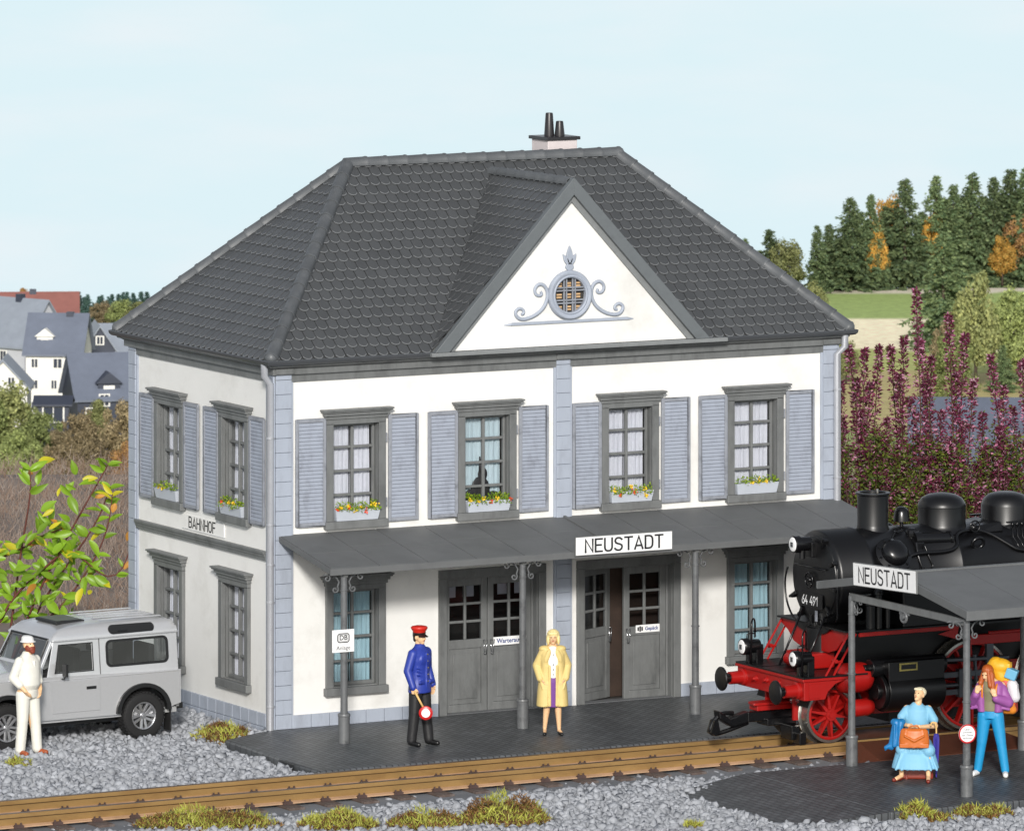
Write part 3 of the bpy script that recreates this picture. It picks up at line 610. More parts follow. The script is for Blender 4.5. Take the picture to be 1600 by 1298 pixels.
# ridge and hip caps
def caps(p, q, L=.345, r=.105, name='ridge_tiles', parent=None, end=True):
    p, q = Vector(p), Vector(q); t = (q - p).normalized(); n = max(1, round((q - p).length / L)); L = (q - p).length / n
    s = t.cross(Vector((0, 0, 1))).normalized(); u = s.cross(t); b = MB(); N = 10
    for i in range(n):
        a0 = p + t * (L * i - .015); a1 = p + t * (L * (i + 1) + .02); r0, r1 = r * 1.06, r * .96
        vs = []
        for (a_, rr) in ((a0, r0 * 1.04), (a0 + t * .03, r0 * 1.06), (a0 + t * .045, r0 * .99), (a1, r1), (a1, r1 - .02), (a0, r0 - .025)):
            for k in range(N + 1):
                an = PI * (k / N) * 1.16 - PI * .08; vs.append(a_ + s * math.cos(an) * rr + u * (math.sin(an) * rr - .03))
        f = []
        for g in range(6):
            for k in range(N): f.append((g * (N + 1) + k, g * (N + 1) + k + 1, ((g + 1) % 6) * (N + 1) + k + 1, ((g + 1) % 6) * (N + 1) + k))
        b.add(vs, f)
    if end:
        b.sphere(p + t * .01 - u * .02, r * .98, 12)
    return b.obj(name, MATS['ridge'], parent or RF, smooth=50)
up = Vector((0, 0, .035))
caps(Vector((RX1 + .04, RY, RZ)) + up, Vector((RX0 - .04, RY, RZ)) + up)
for cx, cy, ex in ((-EV, -EV, RX0), (-EV, D + EV, RX0), (W + EV, -EV, RX1), (W + EV, D + EV, RX1)):
    a_ = Vector((cx, cy, EZ)); b_ = Vector((ex, RY, RZ)); t = (b_ - a_).normalized(); caps(a_ + t * .06 + up, b_ - t * .02 + up * 1.2, name='hip_tiles')
# dormer gable
dm_y0 = -.22
b = MB(); y1 = -EV + (DZ - EZ) / km
b.add([(DX - DH, dm_y0 + .04, DE), (DX + DH, dm_y0 + .04, DE), (DX, dm_y0 + .04, DZ), (DX - DH, a.y, DE), (DX + DH, a.y, DE), (DX, y1, DZ)], [(0, 2, 5, 3), (1, 4, 5, 2), (0, 1, 2), (0, 3, 4, 1), (3, 5, 4)])
DM = b.obj('dormer', MATS['trim'], bd)
RFs = RF; RF = DM
for s in (-1, 1):
    n_ = Vector((s * ksl, 0, 1)).normalized()
    tiles((DX + s * DH, dm_y0 + .02, DE), (0, 1, 0), n_, math.hypot(DH, DZ - DE), 0, 2.7, [((DX, 0, 0), Vector((-s, 0, 0))), ((a if s < 0 else a2) - (nL if s < 0 else nR) * -.0, -(nL if s < 0 else nR)), ((0, dm_y0 + .02, 0), Vector((0, -1, 0)))], 'roof_tiles')
caps(Vector((DX, y1 - .02, DZ)) + up, Vector((DX, dm_y0 + .03, DZ)) + up, L=.3, r=.085, end=False)
RF = RFs
def tri(cx, hw, z0, z1): return [(cx - hw, z0), (cx + hw, z0), (cx, z1)]
# white gable wall as a triangle with a round opening: fan between triangle and circle
def tri_ring(b, outer, cc, r, y, n=48):
    vs = []; 
    def ray_hit(an):
        dx, dz = math.cos(an), math.sin(an); best = None
        for i in range(3):
            p, q = outer[i], outer[(i + 1) % 3]; ex, ez = q[0] - p[0], q[1] - p[1]; det = dx * (-ez) - dz * (-ex)
            if abs(det) < 1e-9: continue
            t = ((p[0] - cc[0]) * (-ez) - (p[1] - cc[1]) * (-ex)) / det; s_ = (dx * (p[1] - cc[1]) - dz * (p[0] - cc[0])) / det
            if t > 0 and -1e-6 <= s_ <= 1 + 1e-6 and (best is None or t < best): best = t
        return (cc[0] + dx * best, cc[1] + dz * best)
    angs = sorted([2 * PI * i / n for i in range(n)] + [math.atan2(p[1] - cc[1], p[0] - cc[0]) % (2 * PI) for p in outer])
    m = len(angs)
    for an in angs: vs.append((cc[0] + r * math.cos(an), y, cc[1] + r * math.sin(an)))
    for an in angs: h = ray_hit(an); vs.append((h[0], y, h[1]))
    for an in angs: vs.append((cc[0] + r * math.cos(an), y + .1, cc[1] + r * math.sin(an)))
    b.add(vs, [(i, (i + 1) % m, m + (i + 1) % m, m + i) for i in range(m)] + [(i, (i + 1) % m, 2 * m + (i + 1) % m, 2 * m + i) for i in range(m)])
WC = (5.0, 6.43)
b = MB(); tri_ring(b, tri(DX, DH - .1, DE - .01, DZ - .1), WC, .28, -.215); b.obj('gable_wall', MATS['wall'], DM, recalc=False)
# barge boards: outer boards proud, a thin inner board behind
sl_ = DH / (DZ + .08 - 5.60)
for (w_, o0, o1, hw, zt, mt) in ((.25, -.23, -.34, DH + .03, DZ + .09, 'barge'), (.315, -.218, -.262, DH - .02, DZ + .04, 'trim2')):
    for s in (-1, 1):
        b = MB(); zb = 5.648; sl2 = hw / (zt - zb)
        poly = [(DX + s * hw, zb), (DX, zt), (DX, zt - w_ / sl2), (DX + s * (hw - w_), zb)]
        b.prism(poly, o1, o0, 'y'); b.obj('barge_board', MATS[mt], DM, bevel=.006)
# round window with lattice
b = MB(); n = 40
prof = [(.27, -.21), (.27, -.28), (.29, -.30), (.31, -.285), (.33, -.30), (.36, -.30), (.375, -.285), (.385, -.26), (.385, -.21)]
b.lathe([(r, y) for r, y in prof], (WC[0], 0, WC[1]), 'y', 40); vs_n = len(b.f); b.f = b.f[:-2]; b.m = b.m[:-2]
RW = b.obj('round_window', MATS['stone'], DM, smooth=40)
b = MB()
for x in (-.10, -.055, .055, .10):
    h = math.sqrt(.275 ** 2 - x * x); b.box((WC[0] + x - .012, -.248, WC[1] - h), (WC[0] + x + .012, -.226, WC[1] + h))
for z in (-.125, -.08, .07, .115):
    h = math.sqrt(.275 ** 2 - z * z); b.box((WC[0] - h, -.258, WC[1] + z - .012), (WC[0] + h, -.234, WC[1] + z + .012))
b.obj('lattice', MATS['shutter_frame'], RW, bevel=.004)
b = MB(); b.box((WC[0] - .28, -.19, WC[1] - .28), (WC[0] + .28, -.18, WC[1] + .28)); b.obj('dark_backing', MATS['inside'], RW)
for x in (-.165, 0, .165):
    for z in (-.2, -.01, .165): b = MB(); [b.box((WC[0] + x - .045, -.205, WC[1] + z + e - .012), (WC[0] + x + .045, -.192, WC[1] + z + e + .014)) for e in (-.028, .014)]; b.obj('boarding', MATS['lattice_board'], RW)
# scrolls, finial and bar
pts = [(660, 945), (668, 958), (655, 968), (636, 962), (627, 940), (634, 918), (652, 904), (675, 908), (691, 928), (698, 960), (691, 1000), (668, 1040), (625, 1074), (580, 1090), (550, 1090), (530, 1072), (526, 1050), (540, 1034), (558, 1033), (572, 1046), (570, 1062), (558, 1064)]
pl_ = [((640 + x / 3.33 - 884) / 89.5 + 5.0, 6.43 + (459 + (640 + x / 3.33 - 884) * -.045 - (170 + y / 3.33)) / 102.2) for x, y in pts]
def smooth2(p, it=2):
    for _ in range(it):
        q = [p[0]]
        for i in range(len(p) - 1): q += [tuple(.75 * a_ + .25 * b_ for a_, b_ in zip(p[i], p[i + 1])), tuple(.25 * a_ + .75 * b_ for a_, b_ in zip(p[i], p[i + 1]))]
        p = q + [p[-1]]
    return p
for s in (-1, 1):
    b = MB(); P = smooth2([(WC[0] + (-s) * (x - WC[0]), -.232, z) for x, z in pl_]); n_ = len(P)
    b.tube(P, [.022 + .008 * math.sin(PI * i / n_) for i in range(n_)], 8, up=(0, 1, 0)); b.obj('scroll', MATS['stone'], RW, smooth=True)
b = MB(); b.add([(3.85, -.216, 6.0), (3.95, -.25, 6.0), (6.05, -.25, 6.0), (6.16, -.216, 6.0), (3.85, -.216, 6.012), (3.98, -.25, 6.045), (6.02, -.25, 6.045), (6.16, -.216, 6.012)], [(0, 1, 2, 3), (1, 5, 6, 2), (4, 7, 6, 5), (0, 4, 5, 1), (2, 6, 7, 3)]); b.obj('base_bar', MATS['stone'], RW, recalc=False)
b = MB()
def leafp(cx, cz, h, w_, tilt):
    N = 8; L = []
    for i in range(N + 1):
        t = i / N; ww = w_ * math.sin(PI * min(1, t * .93 + .07)) ** .8 * (1.2 - .5 * t); L.append((ww, t * h))
    out = [(x, z) for x, z in L] + [(-x, z) for x, z in L[::-1]]; c_, s_ = math.cos(tilt), math.sin(tilt)
    b.prism([(cx + x * c_ + z * s_, cz - x * s_ + z * c_) for x, z in out], -.255, -.216, 'y')
leafp(5.0, 6.9, .3, .06, 0); leafp(4.985, 6.9, .2, .04, -.55); leafp(5.015, 6.9, .2, .04, .55); leafp(5.0, 6.81, .14, .075, 0)
b.obj('finial', MATS['stone'], RW, bevel=.01)
# chimney
CH = (6.66, 3.25)
b = MB(); b.box((CH[0] - .27, CH[1] - .27, 7.2), (CH[0] + .27, CH[1] + .27, 8.585)); ch = b.obj('chimney', MATS['chimney'], RF, bevel=.01)
b = MB(); b.box((CH[0] - .31, CH[1] - .31, 8.587), (CH[0] + .31, CH[1] + .31, 8.64)); b.obj('chimney_cap', MATS['black_part'], ch, bevel=.008)
for dx, dy, h in ((-.08, .03, .37), (.05, -.08, .24)):
    b = MB(); b.lathe([(.083, 8.64), (.083, 8.66), (.06, 8.64 + h - .015), (.054, 8.64 + h), (.038, 8.64 + h), (.03, 8.64 + h - .05)], (CH[0] + dx, CH[1] + dy, 0), 'z', 20); b.obj('chimney_pot', MATS['black_part'], ch, smooth=40)
# downpipes
def downpipe(x, y, sx, zb):
    b = MB(); P = [(x + sx * .0, y - .13, 5.60), (x, y - .13, 5.38), (x - sx * .11, y + .0, 5.25), (x - sx * .11, y + .0, zb)]
    b.tube(smooth2(P, 1), .045, 14, up=(1, 0, 0))
    for z in (4.4, 3.4, 2.45, 1.1, .35):
        if z > zb: b.cyl((x - sx * .11, y, z - .012), (x - sx * .11, y, z + .012), .056, n=16)
    b.obj('downpipe', MATS['pipe'], bd, smooth=40)
downpipe(-.17 + .0, .04, -1, -.02) if False else None
b = MB(); P = [(-.19, -.0, 5.60), (-.19, 0, 5.40), (-.095, -.005, 5.27), (-.095, -.005, 0)]
b.tube(P, .058, 16, up=(0, 1, 0))
for z in (4.45, 3.13, 2.52, 1.95, .36): b.cyl((-.095, -.005, z - .012), (-.095, -.005, z + .012), .070, n=16)
b.obj('downpipe', MATS['pipe'], bd, smooth=40)
b = MB(); P = [(10.06, -.16, 5.60), (10.06, -.16, 5.38), (9.955, -.1, 5.26), (9.955, -.1, 0)]
b.tube(P, .058, 16, up=(0, 1, 0))
for z in (4.7, 3.3, 2.2): b.cyl((9.955, -.1, z - .012), (9.955, -.1, z + .012), .070, n=16)
b.obj('downpipe', MATS['pipe'], bd, smooth=40)
# ---------------------------------------------------------------- canopy
CZ0, CZ1, CY = 2.96, 2.65, -1.77
def cz(y): return CZ0 + (CZ1 - CZ0) * (y / CY)
def scroll_bracket(b, cx, cy, zt, ax, s, k=1.0):
    def P(u, z): return (cx + s * u * k, cy, zt + z * k) if ax == 'x' else (cx, cy + s * u * k, zt + z * k)
    up_ = spiral(.285, -.075, .012, .058, PI * 2.6, PI * .55, 16); lo_ = spiral(.150, -.25, .058, .012, PI * .75, PI * 3.1, 16)
    path = up_ + [(.2, -.03), (.13, -.07), (.085, -.14)] + lo_
    b.tube([P(u, z) for u, z in path], .0125 * k, 7, up=(0, 1, 0) if ax == 'x' else (1, 0, 0))
    b.tube([P(.05, -.02), P(.35, -.02)], .012, 6)
can = None
def column_mesh(b, h, k=1.0):
    b.lathe([(.088 * k, 0), (.088 * k, .40), (.095 * k, .405), (.098 * k, .43), (.09 * k, .445), (.055 * k, .45), (.053 * k, 1.34), (.064 * k, 1.345), (.064 * k, 1.365), (.052 * k, 1.37), (.05 * k, h - .28), (.056 * k, h - .275), (.056 * k, h - .255), (.049 * k, h - .25), (.049 * k, h)], n=24)
b = MB(); t_ = .05
def cslab(b, x0, x1, y0, y1, dz0, dz1): b.add([(x, y, cz(y) + dz) for dz in (dz0, dz1) for x, y in ((x0, y0), (x1, y0), (x1, y1), (x0, y1))], [(0, 3, 2, 1), (4, 5, 6, 7), (0, 1, 5, 4), (1, 2, 6, 5), (2, 3, 7, 6), (3, 0, 4, 7)])
cslab(b, .04, 10.02, CY, -.001, -.06, -.012); cslab(b, .03, 10.03, CY - .012, CY + .02, -.10, -.004); cslab(b, .03, .05, CY, -.002, -.09, -.004); cslab(b, 10.0, 10.03, CY, -.002, -.09, -.004)
can = b.obj('canopy', MATS['canopy'], bd, bevel=.006)
b = MB(); n = 12; st = 9.95 / n
for i in range(n):
    x0 = .052 + i * st; m_ = CY * (.42 if i % 2 else .55)
    for (ya, yb) in ((CY + .021, m_ - .006), (m_ + .006, -.003)): cslab(b, x0 + .007, x0 + st - .007, ya, yb, -.0115, 0)
b.obj('roof_panel', MATS['canopy'], can)
b = MB(); cslab(b, 4.985, 5.03, CY - .015, -.06, .001, .03); b.obj('roof_rib', MATS['canopy'], can, bevel=.005)
for x in (.32, 3.39, 6.44, 9.5):
    b = MB(); h = 2.57; column_mesh(b, h); b.v = [(p[0] + x, p[1] - 1.66, p[2]) for p in b.v]
    for s in (-1, 1): scroll_bracket(b, x, -1.66, h + .0, 'x', s)
    b.obj('column', MATS['iron'], can, smooth=40)
    b = MB(); b.add([(xx, y, cz(y) - dz) for dz in (.155, .062) for xx, y in ((x - .035, CY + .05), (x + .035, CY + .05), (x + .035, -.002), (x - .035, -.002))], [(0, 3, 2, 1), (4, 5, 6, 7), (0, 1, 5, 4), (1, 2, 6, 5), (2, 3, 7, 6), (3, 0, 4, 7)]); b.obj('rafter', MATS['trim'], can)
b = MB(); fbox(b, F, .28, 4.83, 0, .05, 2.72, 2.86); fbox(b, F, 5.15, 9.7, 0, .05, 2.72, 2.86); b.obj('wall_plate', MATS['trim'], can)
# ---------------------------------------------------------------- signs on the station
def board_sign(name, label, txt, M, w_, h, th, lw, xs=None):
    t = thing(name, label, 'sign', M.to_translation()); t.rotation_euler = M.to_euler()
    b = MB(); b.box((-w_ / 2, 0, -h / 2), (w_ / 2, .03, h / 2)); b.obj('sign_board', MATS['trim'], t, bevel=.004)
    b = MB(); b.box((-w_ / 2 + .012, -.003, -h / 2 + .012), (w_ / 2 - .012, .001, h / 2 - .012)); b.obj('sign_face', MATS['white_sign'], t)
    s, sw = stroke_text(txt, th, lw)
    k = (xs or sw) / sw; s.v = [(p[0] * k, p[1] - .006, p[2]) for p in s.v]; s.obj('lettering', MATS['black_ink'], t, recalc=False)
    return t
board_sign('station_sign', 'white NEUSTADT sign board mounted on the front edge of the station canopy', 'NEUSTADT', Matrix.Translation((5.08, -1.82, 2.735)), 1.72, .295, .19, .028, 1.36)
t = thing('station_sign', 'white BAHNHOF sign plate on the left wall of the station', 'sign', (-.012, 2.47, 2.845)); t.rotation_euler = (0, 0, -PI / 2)
b = MB(); b.box((-.75, -.002, -.105), (.73, .011, .105)); b.obj('sign_face', MATS['wall'], t, bevel=.003)
b = MB(); b.box((.71, -.01, -.105), (.735, -.0025, .11)); b.box((-.75, -.01, -.115), (.735, -.0025, -.105)); b.obj('sign_edge', MATS['white_sign'], t)
s, sw = stroke_text('BAHNHOF', .16, .023); s.v = [(p[0] * .93 / sw - .05, p[1] - .006, p[2]) for p in s.v]; s.obj('lettering', MATS['black_ink'], t, recalc=False)
t = thing('notice_sign', 'square white DB Anlage sign fixed to the leftmost canopy column', 'sign', (.27, -1.735, 1.55))
b = MB(); b.box((-.185, 0, -.17), (.185, .015, .17)); b.obj('sign_face', MATS['white_sign'], t, bevel=.004)
b = MB()
def rrect(w_, h, r, n=5): return [(sx * (w_ / 2 - r) + r * math.cos(a0 + PI / 2 * i / n), sz * (h / 2 - r) + r * math.sin(a0 + PI / 2 * i / n)) for sx, sz, a0 in ((1, 1, 0), (-1, 1, PI / 2), (-1, -1, PI), (1, -1, 3 * PI / 2)) for i in range(n + 1)]
def ring(b, A, B, y, cx=0, cz=0, mi=0): n = len(A); b.add([(p[0] + cx, y, p[1] + cz) for p in A + B], [(i, (i + 1) % n, n + (i + 1) % n, n + i) for i in range(n)], mi)
ring(b, rrect(.21, .145, .045), rrect(.18, .115, .032), -.002, 0, .045); ring(b, rrect(.165, .10, .026), rrect(.157, .092, .023), -.002, 0, .045); b.obj('emblem', MATS['black_ink'], t, recalc=False)
font_text('DB', .105, 'emblem_letters', MATS['black_ink'], t, Matrix.Translation((0, -.003, .047)), bold=.002)
font_text('Anlage', .088, 'lettering', MATS['black_ink'], t, Matrix.Translation((0, -.002, -.105)))
t = thing('door_sign', 'white Warteraum sign on the left double doors', 'sign', (4.14, .125, 1.07))
b = MB(); b.box((-.29, 0, -.065), (.29, .012, .065)); b.obj('sign_face', MATS['white_sign'], t, bevel=.003)
font_text('Warteraum', .098, 'lettering', MATS['blue_ink'], t, Matrix.Translation((0, -.003, .0)), bold=.002)
t = thing('door_sign', 'white Gepäck luggage sign on the right double doors', 'sign', (6.61, .125, 1.09))
b = MB(); b.box((-.215, 0, -.06), (.215, .012, .06)); b.obj('sign_face', MATS['white_sign'], t, bevel=.003)
font_text('Gepäck', .078, 'lettering', MATS['blue_ink'], t, Matrix.Translation((.065, -.003, .0)), bold=.002)
b = MB()
for x, h in ((-.175, .03), (-.14, .042), (-.105, .03)): b.add([(x - .014, -.003, -h), (x + .014, -.003, -h), (x + .014, -.003, h), (x - .014, -.003, h)], [(0, 1, 2, 3)])
b.obj('luggage_symbol', MATS['black_ink'], t, recalc=False)
# ---------------------------------------------------------------- flower boxes
def leafquad(b, p, n, t, L, Wd, mi=0):
    p = Vector(p); n = Vector(n).normalized(); t = Vector(t); t = (t - n * t.dot(n)).normalized(); q = n.cross(t)
    b.add([p, p + t * L * .45 + q * Wd / 2 + n * L * .08, p + t * L, p + t * L * .45 - q * Wd / 2 + n * L * .08], [(0, 1, 2, 3)], mi)
def rv(r=rs): 
    while True:
        v = Vector((r.uniform(-1, 1), r.uniform(-1, 1), r.uniform(-1, 1)))
        if .1 < v.length < 1: return v.normalized()
def flower_box(T, c, label, reds, yellows, dens=1.0, spill=.5):
    p = T(c, .02, 3.125); t = thing('flower_box', label, 'flower box', p, group='flower boxes on the upper window sills'); t.rotation_euler = (0, 0, 0 if T is F else -PI / 2)
    b = MB(); b.add([(-.355, -.07, 0), (.355, -.07, 0), (.355, .075, 0), (-.355, .075, 0), (-.385, -.10, .17), (.385, -.10, .17), (.385, .085, .17), (-.385, .085, .17), (-.37, -.088, .17), (.37, -.088, .17), (.37, .073, .17), (-.37, .073, .17), (-.37, -.088, .14), (.37, -.088, .14), (.37, .073, .14), (-.37, .073, .14)],
        [(0, 3, 2, 1), (0, 1, 5, 4), (1, 2, 6, 5), (2, 3, 7, 6), (3, 0, 4, 7), (4, 5, 9, 8), (5, 6, 10, 9), (6, 7, 11, 10), (7, 4, 8, 11), (8, 9, 13, 12), (9, 10, 14, 13), (10, 11, 15, 14), (11, 8, 12, 15), (12, 13, 14, 15)]); b.obj('planter', MATS['planter'], t)
    b = MB(); r = random.Random(int(c * 77) + len(label))
    prof = [r.uniform(.5, 1) for _ in range(9)]
    for i in range(int(420 * dens)):
        x = r.uniform(-.37, .37); g = (x + .37) / .74 * 8; h = (prof[int(g)] * (1 - g % 1) + prof[min(8, int(g) + 1)] * (g % 1)) * .17
        y = r.uniform(-.14, .05); z = .13 + r.random() * h
        if y < -.09: z = .17 - r.random() * .09 * spill + r.random() * .05
        d = rv(r); d.z = abs(d.z); leafquad(b, (x, y, z), rv(r) + Vector((0, -.6, .5)), d, r.uniform(.03, .055), r.uniform(.018, .03))
    b.obj('foliage', MATS['leaf'], t, recalc=False, weld=False)
    for nm, L_, mt in (('flower_red', reds, 'flower_red'), ('flower_yellow', yellows, 'flower_yellow')):
        for (x, z, s) in L_:
            b = MB()
            for i in range(16):
                o = Vector((r.gauss(0, .4), r.gauss(0, .35), r.gauss(0, .4))) * s; leafquad(b, Vector((x, -.10, z)) + o, rv(r) + Vector((0, -1, .3)), rv(r), .035, .028)
            b.obj(nm, MATS[mt], t, recalc=False, weld=False)
flower_box(F, FWIN[0], 'grey flower box with one big red bloom on the upper window nearest the downpipe corner', [(.11, .16, .05), (-.16, .2, .02), (-.36, .18, .02)], [(-.17, .22, .04), (.28, .22, .05), (-.05, .15, .03), (-.3, .2, .02), (.05, .2, .03)])
flower_box(F, FWIN[1], 'grey flower box under the second upper window with a dark figure behind the glass', [(.02, .15, .035), (.37, .18, .02)], [(-.33, .19, .04), (.12, .2, .035), (-.1, .2, .03), (-.2, .17, .02)], 1, .7)
flower_box(F, FWIN[2], 'grey flower box with two red blooms right of the middle pilaster', [(-.22, .13, .04), (.03, .16, .045)], [(.22, .18, .05), (.24, .09, .03), (-.02, .24, .03), (-.33, .2, .02)], .9, .9)
flower_box(F, FWIN[3], 'grey flower box with only yellow blooms on the rightmost upper window', [], [(0, .2, .06), (.15, .19, .03), (-.1, .18, .03)], .7, .2)
flower_box(S, SWIN[0], 'grey flower box with short yellow and green growth on the far left wall window', [], [(-.05, .18, .03), (-.2, .18, .03)], .4, 0)
flower_box(S, SWIN[1], 'grey flower box with a red bloom on the left wall window beside the downpipe', [(-.26, .18, .05)], [(.15, .2, .04), (.0, .2, .03)], .7, .9)
# ---------------------------------------------------------------- silver off-road car
mat('car_paint', C(212, 213, 215, .9), .27, metal=.5, var=.02, vs_=20, coat=.35)
mat('rubber', C(26, 26, 27), .75, bump=.1, bs=80); mat('black_plastic', C(30, 31, 32), .45); mat('alloy', C(205, 206, 210), .28, metal=.8)
mat('car_inside', C(34, 34, 36), .8); glassmat('car_glass', (.62, .66, .66), .06, .02); mat('lamp_red', C(150, 30, 25), .3)
car = thing('off_road_car', 'silver boxy off-road car parked on the gravel beside the station wall', 'car', (-4.222, .60, -.10), math.atan2(.153, 2.333))
CW = 1.55; XF, XR = -.62, 3.01
def wcut(poly, cx, r, n=10): return [(cx - r * math.cos(PI * i / n), .40 + (r) * math.sin(PI * i / n) * 1.02) for i in range(n + 1)]
# lower body: side profile with wheel arches, extruded across
low = [(XF, .45), (XF, .98), (-.3, 1.03), (.62, 1.06), (XR - .0, 1.00), (XR, .50), (2.86, .46), (2.80, .41)]
arch_r = [(2.35 + .44 * math.cos(a), .40 + .41 * math.sin(a)) for a in [PI * i / 10 for i in range(1, 10)]]
arch_f = [(0 + .44 * math.cos(a), .40 + .41 * math.sin(a)) for a in [PI * i / 10 for i in range(1, 10)]]
poly = low + arch_r + [(1.90, .40), (.46, .41)] + arch_f + [(-.45, .45)]
b = MB(); b.prism(poly, 0, .05, 'y'); b.prism(poly, CW - .05, CW, 'y')
b.box((XF + .01, .05, .86), (.60, CW - .05, 1.00)); b.box((.3, .05, .36), (XR - .05, CW - .05, .44)); b.box((XR - .05, .05, .44), (XR, CW - .05, 1.0)); b.box((XF, .05, .45), (XF + .05, CW - .05, .98))
body = b.obj('body', MATS['car_paint'], car, bevel=.02)
# bonnet
b = MB(); b.add([(XF, .12, .985), (.60, .10, 1.03), (.60, CW - .10, 1.03), (XF, CW - .12, .985), (XF + .02, .2, 1.10), (.60, .16, 1.19), (.60, CW - .16, 1.19), (XF + .02, CW - .2, 1.10)], [(0, 1, 5, 4), (4, 5, 6, 7), (3, 7, 6, 2), (0, 4, 7, 3), (1, 2, 6, 5), (0, 3, 2, 1)]); b.obj('bonnet', MATS['car_paint'], car, bevel=.03)
# shoulder ledge and upper body (tumblehome): panels with window openings
def side_panel(b, y0, y1, x0, x1, z0, z1, holes):   # slanted panel between (z0,y0)-(z1,y1); holes (xa,xb,za,zb)
    xs_ = sorted({x0, x1, *[h[0] for h in holes], *[h[1] for h in holes]}); zs_ = sorted({z0, z1, *[h[2] for h in holes], *[h[3] for h in holes]})
    Y = lambda z: y0 + (y1 - y0) * (z - z0) / (z1 - z0); t = .03 if y0 < CW / 2 else -.03
    for i in range(len(xs_) - 1):
        for j in range(len(zs_) - 1):
            xa, xb, za, zb = xs_[i], xs_[i + 1], zs_[j], zs_[j + 1]; cx, cz_ = (xa + xb) / 2, (za + zb) / 2
            if any(h[0] < cx < h[1] and h[2] < cz_ < h[3] for h in holes): continue
            b.add([(xa, Y(za), za), (xb, Y(za), za), (xb, Y(zb), zb), (xa, Y(zb), zb), (xa, Y(za) + t, za), (xb, Y(za) + t, za), (xb, Y(zb) + t, zb), (xa, Y(zb) + t, zb)], [(0, 1, 2, 3), (4, 7, 6, 5), (0, 4, 5, 1), (3, 2, 6, 7), (0, 3, 7, 4), (1, 5, 6, 2)])
for sgn in (0, 1):
    Y0, Y1 = (.03, .10) if sgn == 0 else (CW - .03, CW - .10)
    b = MB(); side_panel(b, Y0, Y1, 1.64, XR - .03, 1.0, 1.60, [(1.76, 2.80, 1.15, 1.51)])
    o = b.obj('side_panel', MATS['car_paint'], car)
    b = MB(); Yw = lambda z: Y0 + (Y1 - Y0) * (z - 1.0) / .6; e = -.008 if sgn == 0 else .008
    def rr(x0, x1, z0, z1, r, n=5): return [(cx_ + r * math.cos(a), cz_ + r * math.sin(a)) for cx_, cz_, a0 in ((x1 - r, z1 - r, 0), (x0 + r, z1 - r, PI / 2), (x0 + r, z0 + r, PI), (x1 - r, z0 + r, 3 * PI / 2)) for a in [a0 + PI / 2 * i / n for i in range(n + 1)]]
    A = rr(1.735, 2.825, 1.125, 1.535, .09); B = rr(1.775, 2.785, 1.162, 1.498, .06); n = len(A)
    b.add([(p[0], Yw(p[1]) + e, p[1]) for p in A + B] + [(p[0], Yw(p[1]) - e * .5, p[1]) for p in A + B], [(i, (i + 1) % n, n + (i + 1) % n, n + i) for i in range(n)] + [(i, (i + 1) % n, 2 * n + (i + 1) % n, 2 * n + i) for i in range(n)] + [(n + i, n + (i + 1) % n, 3 * n + (i + 1) % n, 3 * n + i) for i in range(n)])
    wn = b.obj('side_window', MATS['black_plastic'], car)
    b = MB(); b.add([(p[0], Yw(p[1]) + e * .2, p[1]) for p in B], [tuple(range(n))]); b.obj('pane', MATS['car_glass'], wn, recalc=False)
    # front door upper and lower
    b = MB(); hw = (.90, 1.53, 1.10, 1.51)
    Yd = Yw; t = .03 if sgn == 0 else -.03
    fr = [(.70, 1.0), (1.625, 1.0), (1.625, 1.575), (.845, 1.575)]; ho = [(.855, 1.11), (1.50, 1.11), (1.50, 1.51), (.935, 1.51)]
    b.add([(p[0], Yd(p[1]) - e * .4, p[1]) for p in fr + ho] + [(p[0], Yd(p[1]) + t, p[1]) for p in fr + ho], [(i, (i + 1) % 4, 4 + (i + 1) % 4, 4 + i) for i in range(4)] + [(8 + i, 8 + (i + 1) % 4, 12 + (i + 1) % 4, 12 + i) for i in range(4)] + [(i, (i + 1) % 4, 8 + (i + 1) % 4, 8 + i) for i in range(4)] + [(4 + i, 4 + (i + 1) % 4, 12 + (i + 1) % 4, 12 + i) for i in range(4)])
    yo = -.012 if sgn == 0 else CW + .002
    b.prism([(.78, .50), (1.605, .50), (1.605, .985), (.72, .985)], yo, yo + .010, 'y')
    dr = b.obj('door', MATS['car_paint'], car, bevel=.005)
    b = MB(); b.add([(p[0], Yd(p[1]) + t * .5, p[1]) for p in ho], [(0, 1, 2, 3)]); b.obj('pane', MATS['car_glass'], dr, recalc=False)
    b = MB(); n4 = 4; ho2 = [(.835, 1.095), (1.517, 1.095), (1.517, 1.525), (.925, 1.525)]; b.add([(p[0], Yd(p[1]) + e * .6, p[1]) for p in ho2 + ho], [(i, (i + 1) % 4, 4 + (i + 1) % 4, 4 + i) for i in range(4)]); b.obj('window_seal', MATS['black_plastic'], dr, recalc=False)
    b = MB(); b.box((1.36, yo - .008, .83), (1.53, yo - .001, .875)); b.box((1.38, yo - .022, .845), (1.51, yo - .008, .86)); b.obj('handle', MATS['black_plastic'], dr, bevel=.004)
    # waist ledge
    b = MB(); ys = (-.006, .04) if sgn == 0 else (CW - .04, CW + .006); b.box((.62, ys[0], .985), (XR + .002, ys[1], 1.012)); b.obj('waist_trim', MATS['car_paint'], car, bevel=.008)
